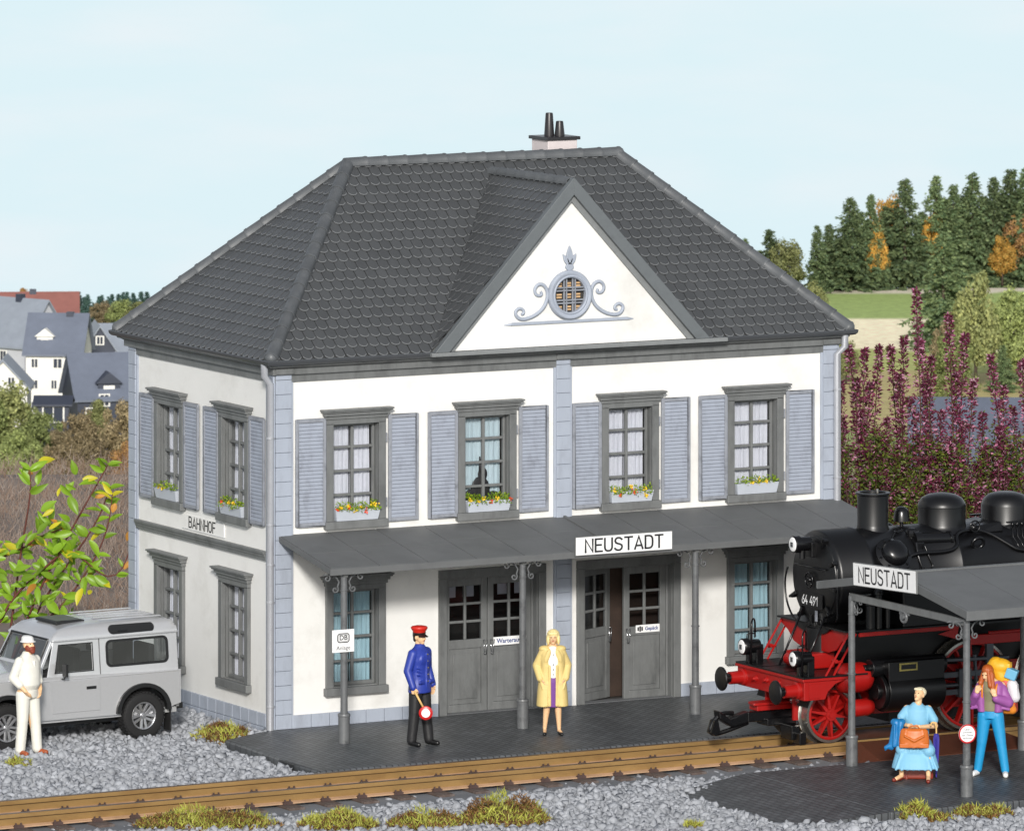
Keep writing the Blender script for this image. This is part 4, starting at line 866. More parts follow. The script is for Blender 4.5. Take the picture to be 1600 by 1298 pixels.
    # wheel arch flares
    for cx in (0, 2.35):
        b = MB(); A = []; n = 16; y0, y1 = (-.045, .04) if sgn == 0 else (CW - .04, CW + .045)
        pr = [(cx + .405 * math.cos(PI * i / n - 0), .42 + .37 * math.sin(PI * i / n)) for i in range(n + 1)]; po = [(cx + .475 * math.cos(PI * i / n), .42 + .43 * math.sin(PI * i / n)) for i in range(n + 1)]
        v = [(p[0], y, p[1]) for y in (y0, y1) for p in pr + po]; m = n + 1
        b.add(v, [(i, i + 1, m + i + 1, m + i) for i in range(n)] + [(2 * m + i, 2 * m + i + 1, 3 * m + i + 1, 3 * m + i) for i in range(n)] + [(m + i, m + i + 1, 3 * m + i + 1, 3 * m + i) for i in range(n)] + [(i, i + 1, 2 * m + i + 1, 2 * m + i) for i in range(n)])
        b.obj('wheel_arch', MATS['black_plastic'], car, smooth=40)
    b = MB(); y0 = .2 if sgn == 0 else CW - .25
    for x in (.52, 2.83): b = MB(); b.box((x, *( (.02,) if sgn == 0 else (CW - .22,)), .08), (x + .02, (.22 if sgn == 0 else CW - .02), .46)); b.obj('mud_flap', MATS['rubber'], car)
# roof: smooth loft
b = MB(); secs = []; NS = 11
def roof_sec(x, zt, inset=0.0, drop=0.0):
    pts = []; y0, y1 = .085 + inset, CW - .085 - inset
    prof = [(0, 1.575), (.0, 1.62), (.02, 1.66), (.055, 1.72), (.10, 1.765), (.2, zt - .025), (.45, zt)]
    for dy, z in prof: pts.append((x, y0 + dy, min(z, zt) - drop))
    for dy, z in prof[::-1]: pts.append((x, y1 - dy, min(z, zt) - drop))
    return pts
xs_ = [(.81, 1.60), (.86, 1.66), (.98, 1.74), (1.2, 1.785), (1.6, 1.81), (2.6, 1.81), (2.86, 1.80), (2.95, 1.77), (2.985, 1.68), (2.99, 1.575)]
for x, zt in xs_: secs += roof_sec(x, zt)
m = 14; b.add(secs, [(i * m + k, i * m + k + 1, (i + 1) * m + k + 1, (i + 1) * m + k) for i in range(len(xs_) - 1) for k in range(m - 1)] + [tuple(range(m)), tuple((len(xs_) - 1) * m + k for k in range(m))])
rf = b.obj('roof', MATS['car_paint'], car, smooth=50)
for i in range(5):
    b = MB(); y = .30 + i * .235; b.add([(1.75, y - .03, 1.812), (2.82, y - .03, 1.806), (2.82, y + .03, 1.806), (1.75, y + .03, 1.812), (1.77, y - .018, 1.828), (2.8, y - .018, 1.822), (2.8, y + .018, 1.822), (1.77, y + .018, 1.828)], [(0, 1, 5, 4), (1, 2, 6, 5), (2, 3, 7, 6), (3, 0, 4, 7), (4, 5, 6, 7)]); b.obj('roof_rib', MATS['car_paint'], rf, recalc=False)
b = MB(); b.box((1.08, .45, 1.772), (1.58, 1.1, 1.818)); sr = b.obj('sunroof', MATS['black_plastic'], rf, bevel=.01)
b = MB(); b.box((1.11, .48, 1.8185), (1.55, 1.07, 1.824)); b.obj('pane', MATS['black_part'], sr)
for sgn in (0, 1):
    b = MB(); ln_ = [(2.2 + (.40 - .075) * (1 if abs(a) < PI / 2 else -1) + .075 * math.cos(a), 1.683 + .068 * math.sin(a)) for a in [-PI / 2 + PI * i / 8 for i in range(9)]] + [(2.2 - .325 + .075 * math.cos(a), 1.683 + .068 * math.sin(a)) for a in [PI / 2 + PI * i / 8 for i in range(9)]]
    def yy(z): return (.09 + .03 * (z - 1.62) / .05) if z < 1.67 else .105 + (z - 1.66) * .58
    f = (lambda y: y) if sgn == 0 else (lambda y: CW - y)
    b.add([(x, f(yy(z) - .012), z) for x, z in ln_], [tuple(range(18))]); al = b.obj('alpine_window', MATS['black_plastic'], rf, recalc=False)
    b = MB(); b.box((1.95, f(.075) if sgn == 0 else f(.095), 1.655), (2.12, f(.095) if sgn == 0 else f(.075), 1.66)); b.obj('pane', MATS['car_glass'], al)
    b = MB(); b.box((.83, *sorted((f(.06), f(.10)))[:1], 1.572), (2.99, sorted((f(.06), f(.10)))[1], 1.592)); b.obj('rain_gutter', MATS['car_paint'], rf, bevel=.005)
# windscreen
b = MB(); P = [(.60, .08, 1.17), (.60, CW - .08, 1.17), (.83, CW - .12, 1.62), (.83, .12, 1.62)]; Q = [(.625, .15, 1.22), (.625, CW - .15, 1.22), (.805, CW - .18, 1.575), (.805, .18, 1.575)]
b.add(P + Q + [(p[0] + .05, p[1], p[2]) for p in P + Q], [(i, (i + 1) % 4, 4 + (i + 1) % 4, 4 + i) for i in range(4)] + [(i, (i + 1) % 4, 8 + (i + 1) % 4, 8 + i) for i in range(4)] + [(4 + i, 4 + (i + 1) % 4, 12 + (i + 1) % 4, 12 + i) for i in range(4)]); b.box((.5, .08, 1.02), (.66, CW - .08, 1.175))
wsf = b.obj('windscreen', MATS['car_paint'], car, bevel=.01)
b = MB(); b.add([(p[0] + .01, p[1], p[2]) for p in Q], [(0, 1, 2, 3)]); b.obj('pane', MATS['car_glass'], wsf, recalc=False)
b = MB(); b.tube([(.61, .16, 1.2), (.815, .19, 1.595), (.815, CW - .19, 1.595), (.61, CW - .16, 1.2)], .02, 6); b.obj('screen_seal', MATS['black_plastic'], wsf)
# interior
b = MB(); b.box((.66, .1, .45), (2.9, CW - .1, .52)); b.box((.62, .1, .9), (.85, CW - .1, 1.12))
b.obj('dashboard', MATS['car_inside'], car)
for y in (.18, .85):
    b = MB(); b.box((1.2, y, .5), (1.68, y + .48, .82)); b.box((1.6, y, .82), (1.74, y + .48, 1.32)); b.box((1.64, y + .12, 1.34), (1.74, y + .36, 1.5)); b.obj('seat', MATS['car_inside'], car, bevel=.03)
    b = MB(); b.box((2.2, y, .5), (2.6, y + .5, .85)); b.box((2.55, y, .85), (2.66, y + .5, 1.4)); b.obj('rear_seat', MATS['car_inside'], car, bevel=.03)
b = MB(); b.tube([(1.02 + .09 * math.cos(a) * .4, .42 + .19 * math.cos(a + 0), 1.16 + .17 * math.sin(a)) for a in [2 * PI * i / 20 for i in range(20)]], .014, 6, closed=True, caps=False); b.tube([(.85, .42, 1.08), (1.02, .42, 1.16)], .02); b.obj('steering_wheel', MATS['black_plastic'], car)
# wheels
def car_wheel(x, side):
    y = -.0 if side == 0 else CW; s = -1 if side == 0 else 1
    b = MB(); pr = [(.215, -.10), (.225, -.115), (.28, -.12), (.33, -.11), (.352, -.085), (.357, 0), (.352, .085), (.33, .11), (.28, .12), (.225, .115), (.215, .10)]
    k0 = 0; b.lathe(pr, (0, 0, 0), 'y', 36); b.f = b.f[:-2]; b.m = b.m[:-2]
    for i in range(36):
        a = 2 * PI * i / 36
        for sd in (-1, 1):
            M_ = Matrix.Rotation(a + sd * .04, 4, 'Y'); b.box((.345, sd * .015 if sd > 0 else -.10, -.018), (.366, .10 if sd > 0 else -.015, .018), M=M_)
    w_ = thing('wheel', None, None); o = b.obj('wheel', MATS['rubber'], car, smooth=30); bpy.data.objects.remove(w_)
    o.location = (x, (.07 if side == 0 else CW - .07), .352)
    b = MB(); ys = s * .095
    b.lathe([(.215, ys * .9), (.207, ys * 1.06), (.19, ys * 1.0), (.18, ys * .55), (.178, 0), (.05, 0)], (0, 0, 0), 'y', 32); b.f = b.f[:-2]; b.m = b.m[:-2]; b.cyl((0, ys * .1, 0), (0, ys * .2, 0), .18, n=28, mi=1)
    for i in range(5):
        M_ = Matrix.Rotation(2 * PI * i / 5 + .3, 4, 'Y')
        for e in (-1, 1):
            b.add([M_ @ Vector(p) for p in [(.03, ys * .75, e * .004), (.188, ys * .96, e * .022), (.188, ys * .96, e * .062), (.03, ys * .75, e * .04), (.03, ys * .3, e * .004), (.188, ys * .5, e * .022), (.188, ys * .5, e * .062), (.03, ys * .3, e * .04)]], [(0, 1, 2, 3), (4, 7, 6, 5), (0, 4, 5, 1), (2, 6, 7, 3), (1, 5, 6, 2), (0, 3, 7, 4)])
    b.cyl((0, 0, 0), (0, ys * .95, 0), .042, n=16); b.cyl((0, 0, 0), (0, ys * 1.02, 0), .026, n=12)
    b.obj('rim', [MATS['alloy'], MATS['black_plastic']], o, bevel=.003)
for x in (0, 2.35):
    for sd in (0, 1): car_wheel(x, sd)
b = MB(); b.tube([(.93, -.02, 1.02), (.93, -.10, 1.03), (.93, -.13, 1.08)], .012); b.box((.905, -.2, 1.07), (.945, -.08, 1.26)); b.obj('wing_mirror', MATS['black_plastic'], car, bevel=.015)
b = MB(); b.box((XR - .1, .05, .40), (XR + .07, CW - .05, .50)); b.obj('rear_bumper', MATS['black_plastic'], car, bevel=.02)
b = MB(); b.box((XF - .12, -.02, .42), (XF + .02, CW + .02, .58)); b.obj('front_bumper', MATS['black_plastic'], car, bevel=.02)
b = MB(); b.tube([(2.72, .14, .42), (2.86, .12, .40), (2.96, .10, .37)], .035, 12); b.obj('exhaust', MATS['chrome'], car, smooth=True)
b = MB(); b.box((XR + .001, .06, .52), (XR + .012, .1, .98)); b.obj('corner_cap', MATS['car_paint'], car)
for z, mt in ((.85, 'lamp_red'), (.72, 'wood')): b = MB(); b.cyl((XR, .13, z), (XR + .04, .13, z), .045, n=14); b.obj('tail_light', MATS[mt], car)
b = MB(); b.box((.3, .2, .28), (2.7, CW - .2, .42)); b.cyl((0, .1, .35), (0, CW - .1, .35), .05); b.cyl((2.35, .1, .35), (2.35, CW - .1, .35), .05); b.obj('chassis', MATS['black_plastic'], car)
b = MB(); b.cyl((.30, .02, 1.075), (.33, .02, 1.085), .03, n=10); b.box((.1, .0, 1.0), (.55, .16, 1.05)); b.obj('wing_top', MATS['car_paint'], car, bevel=.02)
# ---------------------------------------------------------------- steam locomotive
mat('loco_black', C(13, 13, 15), .36, var=.1, vs_=4, spec=.5, bump=.02, bs=60); mat('loco_gloss', C(16, 16, 18), .25); mat('loco_red', C(190, 26, 22, .62), .38, var=.04)
mat('steel', C(190, 186, 178), .22, metal=.9, var=.1); mat('rod', C(100, 104, 110), .3, metal=.7); mat('lamp_lens', C(245, 245, 245, .9), .15); mat('brass_plate', C(150, 140, 80), .4, metal=.3)
lo = thing('steam_locomotive', 'black tank steam locomotive with red frame and wheels arriving beside the station', 'locomotive', (8.5, TRK, .09))
def L(x, y, z): return (x - 8.5, y, z - .09)   # x world, y across from the track centre (negative = near side), z world
BK, RD, GL = 'loco_black', 'loco_red', 'loco_gloss'
def lob(b, name, m, sm=False, bev=0, par=None):
    b.v = [L(*p) for p in b.v]; return b.obj(name, MATS[m], par or lo, smooth=sm, bevel=bev)
BZ = 2.49
b = MB(); b.lathe([(.40, 6.50), (.62, 6.53), (.70, 6.56), (.72, 6.60), (.725, 7.10), (.735, 7.12), (.735, 7.16), (.72, 7.18), (.70, 7.95)], (0, 0, BZ), 'x', 48); lob(b, 'smokebox', BK, 50)
b = MB(); b.lathe([(.1, 6.47), (.35, 6.475), (.56, 6.50), (.63, 6.52), (.64, 6.54)], (0, 0, BZ), 'x', 40); dr = lob(b, 'smokebox_door', BK, 40)
b = MB(); b.tube([(6.455, .46, BZ + .17), (6.455, -.42, BZ + .17)], .013, 8); lob(b, 'handrail', GL, True, par=dr)
b = MB(); b.lathe([(.012, 6.43), (.10, 6.44)], (0, 0, BZ - .02), 'x', 4); b = MB()
b.tube([(6.42, .11 * math.cos(a), BZ - .02 + .11 * math.sin(a)) for a in [2 * PI * i / 20 for i in range(20)]], .013, 6, closed=True, caps=False)
for k in range(4): a = PI / 4 + k * PI / 2; b.tube([(6.43, 0, BZ - .02), (6.42, .11 * math.cos(a), BZ - .02 + .11 * math.sin(a))], .01, 6)
b.cyl((6.48, 0, BZ - .02), (6.41, 0, BZ - .02), .03, n=12); lob(b, 'door_wheel', GL, True, par=dr)
for a in [PI / 2 + .5 + i * .62 for i in range(5)] + [-.5 - .5 * i for i in range(4)]:
    b = MB(); M_ = Matrix.Translation((6.52, 0, BZ)) @ Matrix.Rotation(a, 4, 'X'); b.box((-.05, .55, -.03), (.03, .70, .03), M=M_); b.box((-.075, .66, -.018), (-.04, .72, .018), M=M_); lob(b, 'door_clamp', BK, bev=.006, par=dr)
b = MB(); b.tube([(6.50, -.66, BZ + .28), (6.50, -.70, BZ + .2), (6.50, -.70, BZ - .52), (6.50, -.64, BZ - .6)], .014, 8); lob(b, 'grab_rail', GL, True, par=dr)
b = MB(); b.tube(smooth2([(6.47, .70, BZ + .1), (6.45, .76, BZ - .1), (6.45, .72, BZ - .4), (6.45, .55, BZ - .62), (6.45, .4, BZ - .66)]), .016, 8); lob(b, 'grab_rail', GL, True, par=dr)
# number plate 64 491
b = MB(); b.box((6.455, -.33, BZ - .44), (6.47, .33, BZ - .22)); npl = lob(b, 'number_plate', BK, bev=.005, par=dr)
s, sw = stroke_text('64 491', .125, .018, .16); s.v = [(6.452 + p[1] * .3, -p[0] * .44 / sw + .03, p[2] + BZ - .33) for p in s.v]; s.v = [L(*p) for p in s.v]; s.obj('lettering', MATS['white_sign'], npl, recalc=False)
b = MB(); b.box((6.458, -.17, BZ - .63), (6.47, -.115, BZ - .47)); lob(b, 'route_plate', 'shutter_frame', par=dr)
b = MB(); b.box((6.40, -.12, BZ + .33), (6.52, .14, BZ + .55)); lob(b, 'lamp_bracket', BK, bev=.01, par=dr)
def lamp(x, y, z, r=.125):
    b = MB(); b.lathe([(.06, x + .30), (r * .8, x + .28), (r * .85, x + .1), (r, x + .09), (r, x), (r * .9, x - .015)], (0, y, z), 'x', 28); o = lob(b, 'headlamp', GL, 40)
    b = MB(); b.lathe([(r * .92, x - .012), (r * .7, x - .022), (r * .2, x - .028)], (0, y, z), 'x', 28); lob(b, 'lamp_lens', 'lamp_lens', True, par=o)
    b = MB(); b.box((x - .036, y - .03, z - .035), (x - .026, y + .03, z + .035)); lob(b, 'lamp_bulb', 'rod', par=o)
    return o
lamp(6.15, 0, 3.02, .13)
b = MB(); b.cyl((6.3, 0, 2.8), (6.3, 0, 2.95), .05); b.cyl((6.5, 0, 2.97), (6.2, 0, 2.97), .04); lob(b, 'lamp_stay', BK)
for y in (.75, -.75):
    o = lamp(5.70, y, 1.42, .125)
    b = MB(); b.box((5.78, y - .04, 1.14), (5.84, y + .04, 1.32)); b.box((5.90, y - .09, 1.14), (6.02, y + .09, 1.45)); lob(b, 'lamp_post', GL, bev=.01, par=o)
    b = MB(); b.tube([(5.78, y - .0, 1.54), (5.78, y, 1.60), (5.86, y, 1.62), (5.92, y, 1.60), (5.92, y, 1.54)], .011, 6); lob(b, 'lamp_handle', GL, True, par=o)
    b = MB(); yy_ = y - .13; P = [(5.78, yy_, 1.14), (5.78, yy_, 1.74)] + [(5.86 - .08 * math.cos(a), yy_ + .08 - .08 * math.cos(a), 1.74 + .1 * math.sin(a)) for a in [PI * i / 8 for i in range(1, 9)]] + [(5.94, yy_ + .16, 1.55)]; b.tube(P, .015, 8); lob(b, 'shunter_rail', GL, True)
# boiler, chimney, domes
b = MB(); b.lathe([(.66, 7.95), (.695, 7.96), (.695, 8.72), (.70, 8.725), (.70, 8.75), (.695, 8.755), (.695, 10.2), (.70, 10.21), (.70, 10.235), (.695, 10.24), (.695, 12.0)], (0, 0, BZ + .01), 'x', 48); lob(b, 'boiler', BK, 50)
def sad(name, prof, x, m=BK):
    b = MB(); b.lathe(prof, (x, 0, 0), 'z', 40); o = lob(b, name, m, 45); return o
ch = sad('chimney', [(.30, 3.08), (.27, 3.14), (.245, 3.20), (.235, 3.24), (.238, 3.68), (.262, 3.70), (.262, 3.725), (.23, 3.73), (.20, 3.72), (.18, 3.3)], 7.55)
b = MB(); b.cyl((7.57, -.1, 3.70), (7.57, -.1, 3.78), .02, n=8); lob(b, 'whistle', 'steel', par=ch)
sad('bell', [(.03, 3.14), (.03, 3.25), (.125, 3.26), (.122, 3.30), (.11, 3.40), (.085, 3.45), (.045, 3.475), (.01, 3.48)], 8.06, GL)
sad('steam_dome', [(.44, 3.06), (.385, 3.12), (.365, 3.18), (.362, 3.44), (.368, 3.445), (.368, 3.46), (.355, 3.50), (.31, 3.57), (.22, 3.62), (.1, 3.645), (.01, 3.65)], 8.78)
sad('sand_dome', [(.46, 3.02), (.39, 3.12), (.375, 3.16), (.375, 3.40), (.37, 3.42), (.345, 3.49), (.27, 3.56), (.15, 3.595), (.01, 3.60)], 9.93)
b = MB(); b.add([(9.15, -.40, 3.06), (9.62, -.44, 3.07), (9.62, .44, 3.07), (9.15, .40, 3.06), (9.2, -.3, 3.15), (9.62, -.36, 3.20), (9.62, .36, 3.20), (9.2, .3, 3.15)], [(0, 1, 5, 4), (4, 5, 6, 7), (2, 3, 7, 6), (3, 0, 4, 7), (1, 2, 6, 5)]); lob(b, 'dome_fairing', BK, bev=.02)
# pump cover on the smokebox side (round), pipes, fittings on the near and far side
for s in (-1, 1):
    b = MB(); P = Vector((7.52, s * .58, 2.80)); d = Vector((-.05, s * .80, .6)).normalized()
    b.tube([P, P + d * .10, P + d * .13, P + d * .22, P + d * .27, P + d * .29], [.30, .29, .215, .20, .15, .05], 28); lob(b, 'pump_cover', GL, 40)
    b = MB()
    for k in range(9): a = 2 * PI * k / 9; q = d.orthogonal().normalized(); r2 = d.cross(q); c = P + d * .105 + (q * math.cos(a) + r2 * math.sin(a)) * .25; b.cyl(c, c + d * .03, .02, n=6)
    b.obj('x', MATS[GL]) if False else None
    bo = MB(); bo.v, bo.f, bo.m = b.v, b.f, b.m; lob(bo, 'cover_bolts', GL)
    def pipe(pts, r=.024, name='pipe', m=GL, it=2): b = MB(); b.tube(smooth2([(x, s * y, z) for x, y, z in pts], it), r, 10); return lob(b, name, m, True)
    pipe([(7.9, .30, 3.17), (7.75, .34, 3.13), (7.7, .4, 3.18), (7.6, .45, 3.05)], .018)
    pipe([(7.78, .62, 2.35), (7.76, .66, 2.75), (7.85, .66, 2.86), (8.5, .66, 2.84), (8.7, .60, 2.92), (8.72, .5, 3.02), (8.80, .44, 3.10), (9.1, .42, 3.12), (9.35, .46, 3.05), (9.6, .60, 2.88), (9.75, .68, 2.78), (10.3, .70, 2.76)], .03)
    pipe([(7.98, .55, 3.0), (7.95, .66, 2.78), (8.05, .72, 2.5), (8.4, .73, 2.48), (8.9, .73, 2.48)], .022)
    pipe([(8.1, .6, 2.95), (8.15, .68, 2.75), (8.2, .70, 2.64), (8.12, .72, 2.58), (8.02, .72, 2.62)], .014)
    b = MB(); b.cyl((8.12, s * .42, 3.02), (8.62, s * .42, 3.0), .105, n=20); b.cyl((8.0, s * .42, 3.02), (8.12, s * .42, 3.02), .13, n=20); b.cyl((8.62, s * .42, 3.0), (8.66, s * .42, 3.0), .12, n=20); b.box((8.25, s * .42 - .1, 2.84), (8.55, s * .42 + .1, 2.96)); lob(b, 'feed_pump', GL, 40)
    b = MB(); b.box((7.95, s * .45 - .12, 2.85), (8.12, s * .45 + .12, 3.0)); b.sphere((8.03, s * .35, 3.1), .1); b.box((8.05, s * .56 - .03, 2.72), (8.6, s * .56 + .03, 2.78)); lob(b, 'pump_bracket', GL, bev=.02)
    b = MB(); b.tube([(9.05 + .1 * math.cos(a), s * (.60 + .03 * math.sin(a)), 2.93 + .085 * math.sin(a)) for a in [2 * PI * i / 20 for i in range(20)]], .028, 8, closed=True, caps=False); lob(b, 'washout_ring', GL, True)
    b = MB(); c0 = (9.08, s * .42, 3.17); b.tube([(c0[0] + .085 * math.cos(a), c0[1] - s * -.05, c0[2] + .085 * math.sin(a)) for a in [2 * PI * i / 16 for i in range(16)]], .013, 6, closed=True, caps=False)
    for k in range(3): a = PI * k / 3; b.tube([(c0[0] + .08 * math.cos(a), c0[1] + s * .05, c0[2] + .08 * math.sin(a)), (c0[0] - .08 * math.cos(a), c0[1] + s * .05, c0[2] - .08 * math.sin(a))], .008, 6)
    b.cyl((9.08, s * .36, 3.1), (9.08, s * .46, 3.17), .05, n=10); lob(b, 'valve_wheel', GL, True)
    for k in range(8):
        b = MB(); x = 9.72 + k * .085; b.tube([(x, s * .52, 3.16), (x, s * .54, 2.98), (x + .02, s * .62, 2.9), (x + .03, s * .68, 2.8)], .013, 6); b.cyl((x, s * .52, 3.13), (x, s * .52, 3.2), .025, n=8); lob(b, 'oil_line', GL, True)
    b = MB(); b.box((9.6, s * .45 - .05, 2.96), (10.5, s * .45 + .13, 2.99)); b.box((9.62, s * .52 - .02, 3.19), (10.45, s * .52 + .02, 3.215)); lob(b, 'oil_rack', GL)
    # side tank, running plate
    b = MB(); b.box((7.47, *sorted((s * 1.0, s * .60))[:1], 1.80), (11.2, sorted((s * 1.0, s * .60))[1], 2.52)); tk = lob(b, 'side_tank', BK, bev=.02)
    b = MB()
    for k in range(24): b.sphere((7.52, s * 1.0, 1.86 + k * .027), .006, 6)
    for k in range(48): b.sphere((7.54 + k * .075, s * 1.0, 1.84), .006, 6)
    lob(b, 'rivets', BK, True, par=tk)
    b = MB(); b.box((6.70, *sorted((s * 1.0, s * .35))[:1], 1.765), (13.6, sorted((s * 1.0, s * .35))[1], 1.795)); lob(b, 'running_plate', BK)
    b = MB(); b.box((6.70, *sorted((s * 1.012, s * .97))[:1], 1.715), (8.45 if s < 0 else 11, sorted((s * 1.012, s * .97))[1], 1.775)); lob(b, 'plate_edge', RD, bev=.005)
    b = MB(); b.prism([(8.1, 1.66), (8.45, 1.74), (8.45, 1.56)], *sorted((s * .96, s * .99)), 'y'); lob(b, 'step_bracket', RD)
    # struts from the front platform up to the running plate (double ladder-like stays)
    for dx in (0, .14):
        b = MB(); y = s * (.97 - .0); b.tube([(6.10 + dx, y, 1.12), (6.52 + dx, y, 1.76)], .03, 4, flat=.5); lob(b, 'stay', RD)
    b = MB(); b.tube([(6.28, s * .97, 1.36), (6.42, s * .97, 1.36)], .022, 4); b.cyl((6.30, s * 1.0, 1.38), (6.30, s * .9, 1.38), .03, n=8); lob(b, 'stay_brace', RD)
    b = MB(); b.tube([(6.10, s * .34, 1.15), (6.50, s * .34, 1.95)], .018, 8); lob(b, 'smokebox_stay', GL, True)
    # pumps standing on the running plate beside the smokebox
    for k, (x, r, z1) in enumerate(((6.98, .075, 2.25), (7.12, .06, 2.4), (7.28, .05, 2.2))):
        b = MB(); b.lathe([(r, 1.8), (r, z1 - .1), (r * 1.25, z1 - .09), (r * 1.25, z1 - .05), (r * .6, z1)], (x, s * .86, 0), 'z', 16); lob(b, 'air_pump', BK, 40)
    # cylinder
    b = MB(); cx0, cx1, cy, czz = 7.12, 8.1, s * .92, .86
    b.cyl((cx0, cy, czz), (cx1, cy, czz), .30, n=28); b.cyl((cx0 - .06, cy, czz), (cx0, cy, czz), .26, n=28); b.cyl((cx0 - .10, cy, czz), (cx0, cy, czz), .12, n=16); b.box((cx0, cy - .22 if s > 0 else cy - .24, .95), (cx1, cy + .24 if s > 0 else cy + .22, 1.32)); b.cyl((cx0 - .2, cy, 1.22), (cx1 + .12, cy, 1.22), .14, n=20); b.cyl((cx0 - .3, cy, 1.22), (cx0, cy, 1.22), .06, n=12)
    cyl = lob(b, 'cylinder', BK, 30, .01)
    b = MB(); b.box((7.30, *sorted((s * 1.165, s * 1.172))[:1], 1.18), (7.62, sorted((s * 1.165, s * 1.172))[1], 1.30)); wp = lob(b, 'works_plate', 'brass_plate', bev=.003, par=cyl)
    b = MB(); b.box((7.33, s * 1.1735 - .001, 1.205), (7.59, s * 1.1735 + .001, 1.275)); lob(b, 'plate_field', 'loco_black', par=wp)
    # air tank (red, rounded)
    b = MB(); b.lathe([(.02, 6.42), (.12, 6.44), (.20, 6.50), (.225, 6.58), (.225, 6.86), (.20, 6.96), (.12, 7.03), (.02, 7.05)], (0, s * .78, 1.08), 'x', 28); lob(b, 'air_tank', RD, True)
    b = MB(); b.lathe([(.02, 6.6), (.1, 6.62), (.13, 6.7), (.13, 6.95), (.1, 7.05), (.02, 7.07)], (0, s * .78, .62), 'x', 20); lob(b, 'axle_box', RD, True)
# front running board with red saddle apron
b = MB(); b.box((6.46, -1.0, 1.79), (6.98, 1.0, 1.815)); lob(b, 'front_step', BK)
n = 14; top = [(y, 1.785) for y in (1.0, -1.0)]; bot = [(-1.0, 1.72), (-.78, 1.62), (-.62, 1.48), (-.4, 1.42), (.4, 1.42), (.62, 1.48), (.78, 1.62), (1.0, 1.72)]
b = MB(); b.prism(top + bot, 6.52, 6.55, 'x'); lob(b, 'apron', RD, bev=.004)
b = MB(); n = 12; P = [(.5 * math.cos(PI + PI * i / n), 1.80 + .0 + .14 * math.sin(PI + PI * i / n)) for i in range(n + 1)]; b.prism(P, 6.48, 7.0, 'x'); lob(b, 'saddle', BK, 40)
# front platform, buffer beam
b = MB(); b.box((5.73, -1.0, 1.145), (6.85, 1.0, 1.17)); lob(b, 'front_platform', BK)
for y in (-.35, .3):
    b = MB(); b.box((5.78, y - .005, 1.171), (6.8, y + .005, 1.178)); lob(b, 'plate_seam', GL)
b = MB(); b.box((5.72, -1.0, 1.10), (6.85, 1.0, 1.144)); lob(b, 'platform_edge', RD, bev=.008)
b = MB(); b.box((5.75, -.98, .82), (5.80, .98, 1.10)); b.box((5.80, -.98, .82), (5.84, -.94, 1.10)); bb = lob(b, 'buffer_beam', RD, bev=.01)
pl2 = [(5.80, .82), (6.12, .82), (6.17, .93), (6.30, 1.04), (6.5, 1.10), (5.80, 1.10)]
for y in (-.975, .935): b = MB(); b.prism(pl2, y, y + .04, 'y'); lob(b, 'side_frame', RD, bev=.006)
b = MB(); b.box((5.84, -.99, .85), (6.02, -.975, 1.07)); lob(b, 'frame_panel', RD, bev=.004)
b = MB(); b.box((5.9, -.42, .45), (13.0, -.38, 1.1)); b.box((5.9, .38, .45), (13.0, .42, 1.1)); b.box((6.7, -.38, .9), (12.9, .38, .95)); lob(b, 'frame', RD)
b = MB(); b.box((6.2, -.3, 1.17), (6.7, .3, 1.4)); b.cyl((6.2, .25, 1.28), (6.2, -.25, 1.28), .09, n=16); lob(b, 'cylinder_cover', RD, bev=.02)
b = MB(); b.cyl((6.65, 0, 1.2), (6.65, 0, 1.75), .24, n=24); b.box((6.6, -.6, 1.45), (6.7, .6, 1.6)); lob(b, 'smokebox_support', BK, 40)
for y in (.8, -.8):
    b = MB(); b.lathe([(.125, 5.75), (.125, 5.72), (.10, 5.70), (.095, 5.50)], (0, y, .955), 'x', 28); o = lob(b, 'buffer', RD, 40, par=bb)
    b = MB(); b.cyl((5.54, y, .955), (5.38, y, .955), .07, n=20); lob(b, 'buffer_stem', GL, 40, par=o)
    b = MB(); b.lathe([(.16, 5.385), (.18, 5.375), (.182, 5.36), (.17, 5.345), (.1, 5.335), (.01, 5.33)], (0, y, .955), 'x', 36); lob(b, 'buffer_head', BK, 40, par=o)
for y, z in ((.42, .98), (.1, 1.0), (-.25, 1.0)):
    b = MB(); b.lathe([(.045, 5.75), (.045, 5.73), (.025, 5.72), (.02, 5.68)], (0, y, z), 'x', 12); lob(b, 'beam_fitting', RD, par=bb)
# coupling: red bar, black box and hook loop
b = MB(); b.prism([(5.38, -.13), (5.42, .10), (5.5, .14), (6.4, .14), (6.4, -.14), (5.45, -.14)], .66, .70, 'z'); b.box((5.45, -.12, .58), (6.4, .12, .655)); cp = lob(b, 'coupling_bar', RD, bev=.01)
b = MB(); b.box((5.3, -.10, .42), (6.3, .10, .57)); b.box((5.6, -.16, .35), (6.1, .16, .46)); b.box((5.85, -.45, .16), (6.0, -.12, .38)); b.box((5.9, -.6, .1), (6.02, -.4, .28)); lob(b, 'coupling_box', GL, bev=.015)
b = MB(); b.prism([(5.35, .58), (5.0, .50), (4.80, .63), (4.82, .50), (5.05, .36), (5.35, .42)], -.09, .09, 'y'); lob(b, 'coupling_head', GL, bev=.02)
b = MB(); b.tube(smooth2([(5.1, 0, .56), (4.92, 0, .58), (4.78, 0, .50), (4.70, 0, .36), (4.72, 0, .28), (4.86, 0, .27), (5.35, 0, .40)]), .035, 8, flat=1.0, up=(0, 1, 0)); b.prism([(4.68, .30), (4.74, .48), (4.80, .50), (4.84, .30), (4.76, .25)], -.07, .07, 'y'); lob(b, 'coupling_hook', GL, 40)
b = MB(); b.cyl((6.0, -.25, .72), (6.0, -.5, .76), .06, n=16); lob(b, 'brake_pipe', 'chrome', 40)
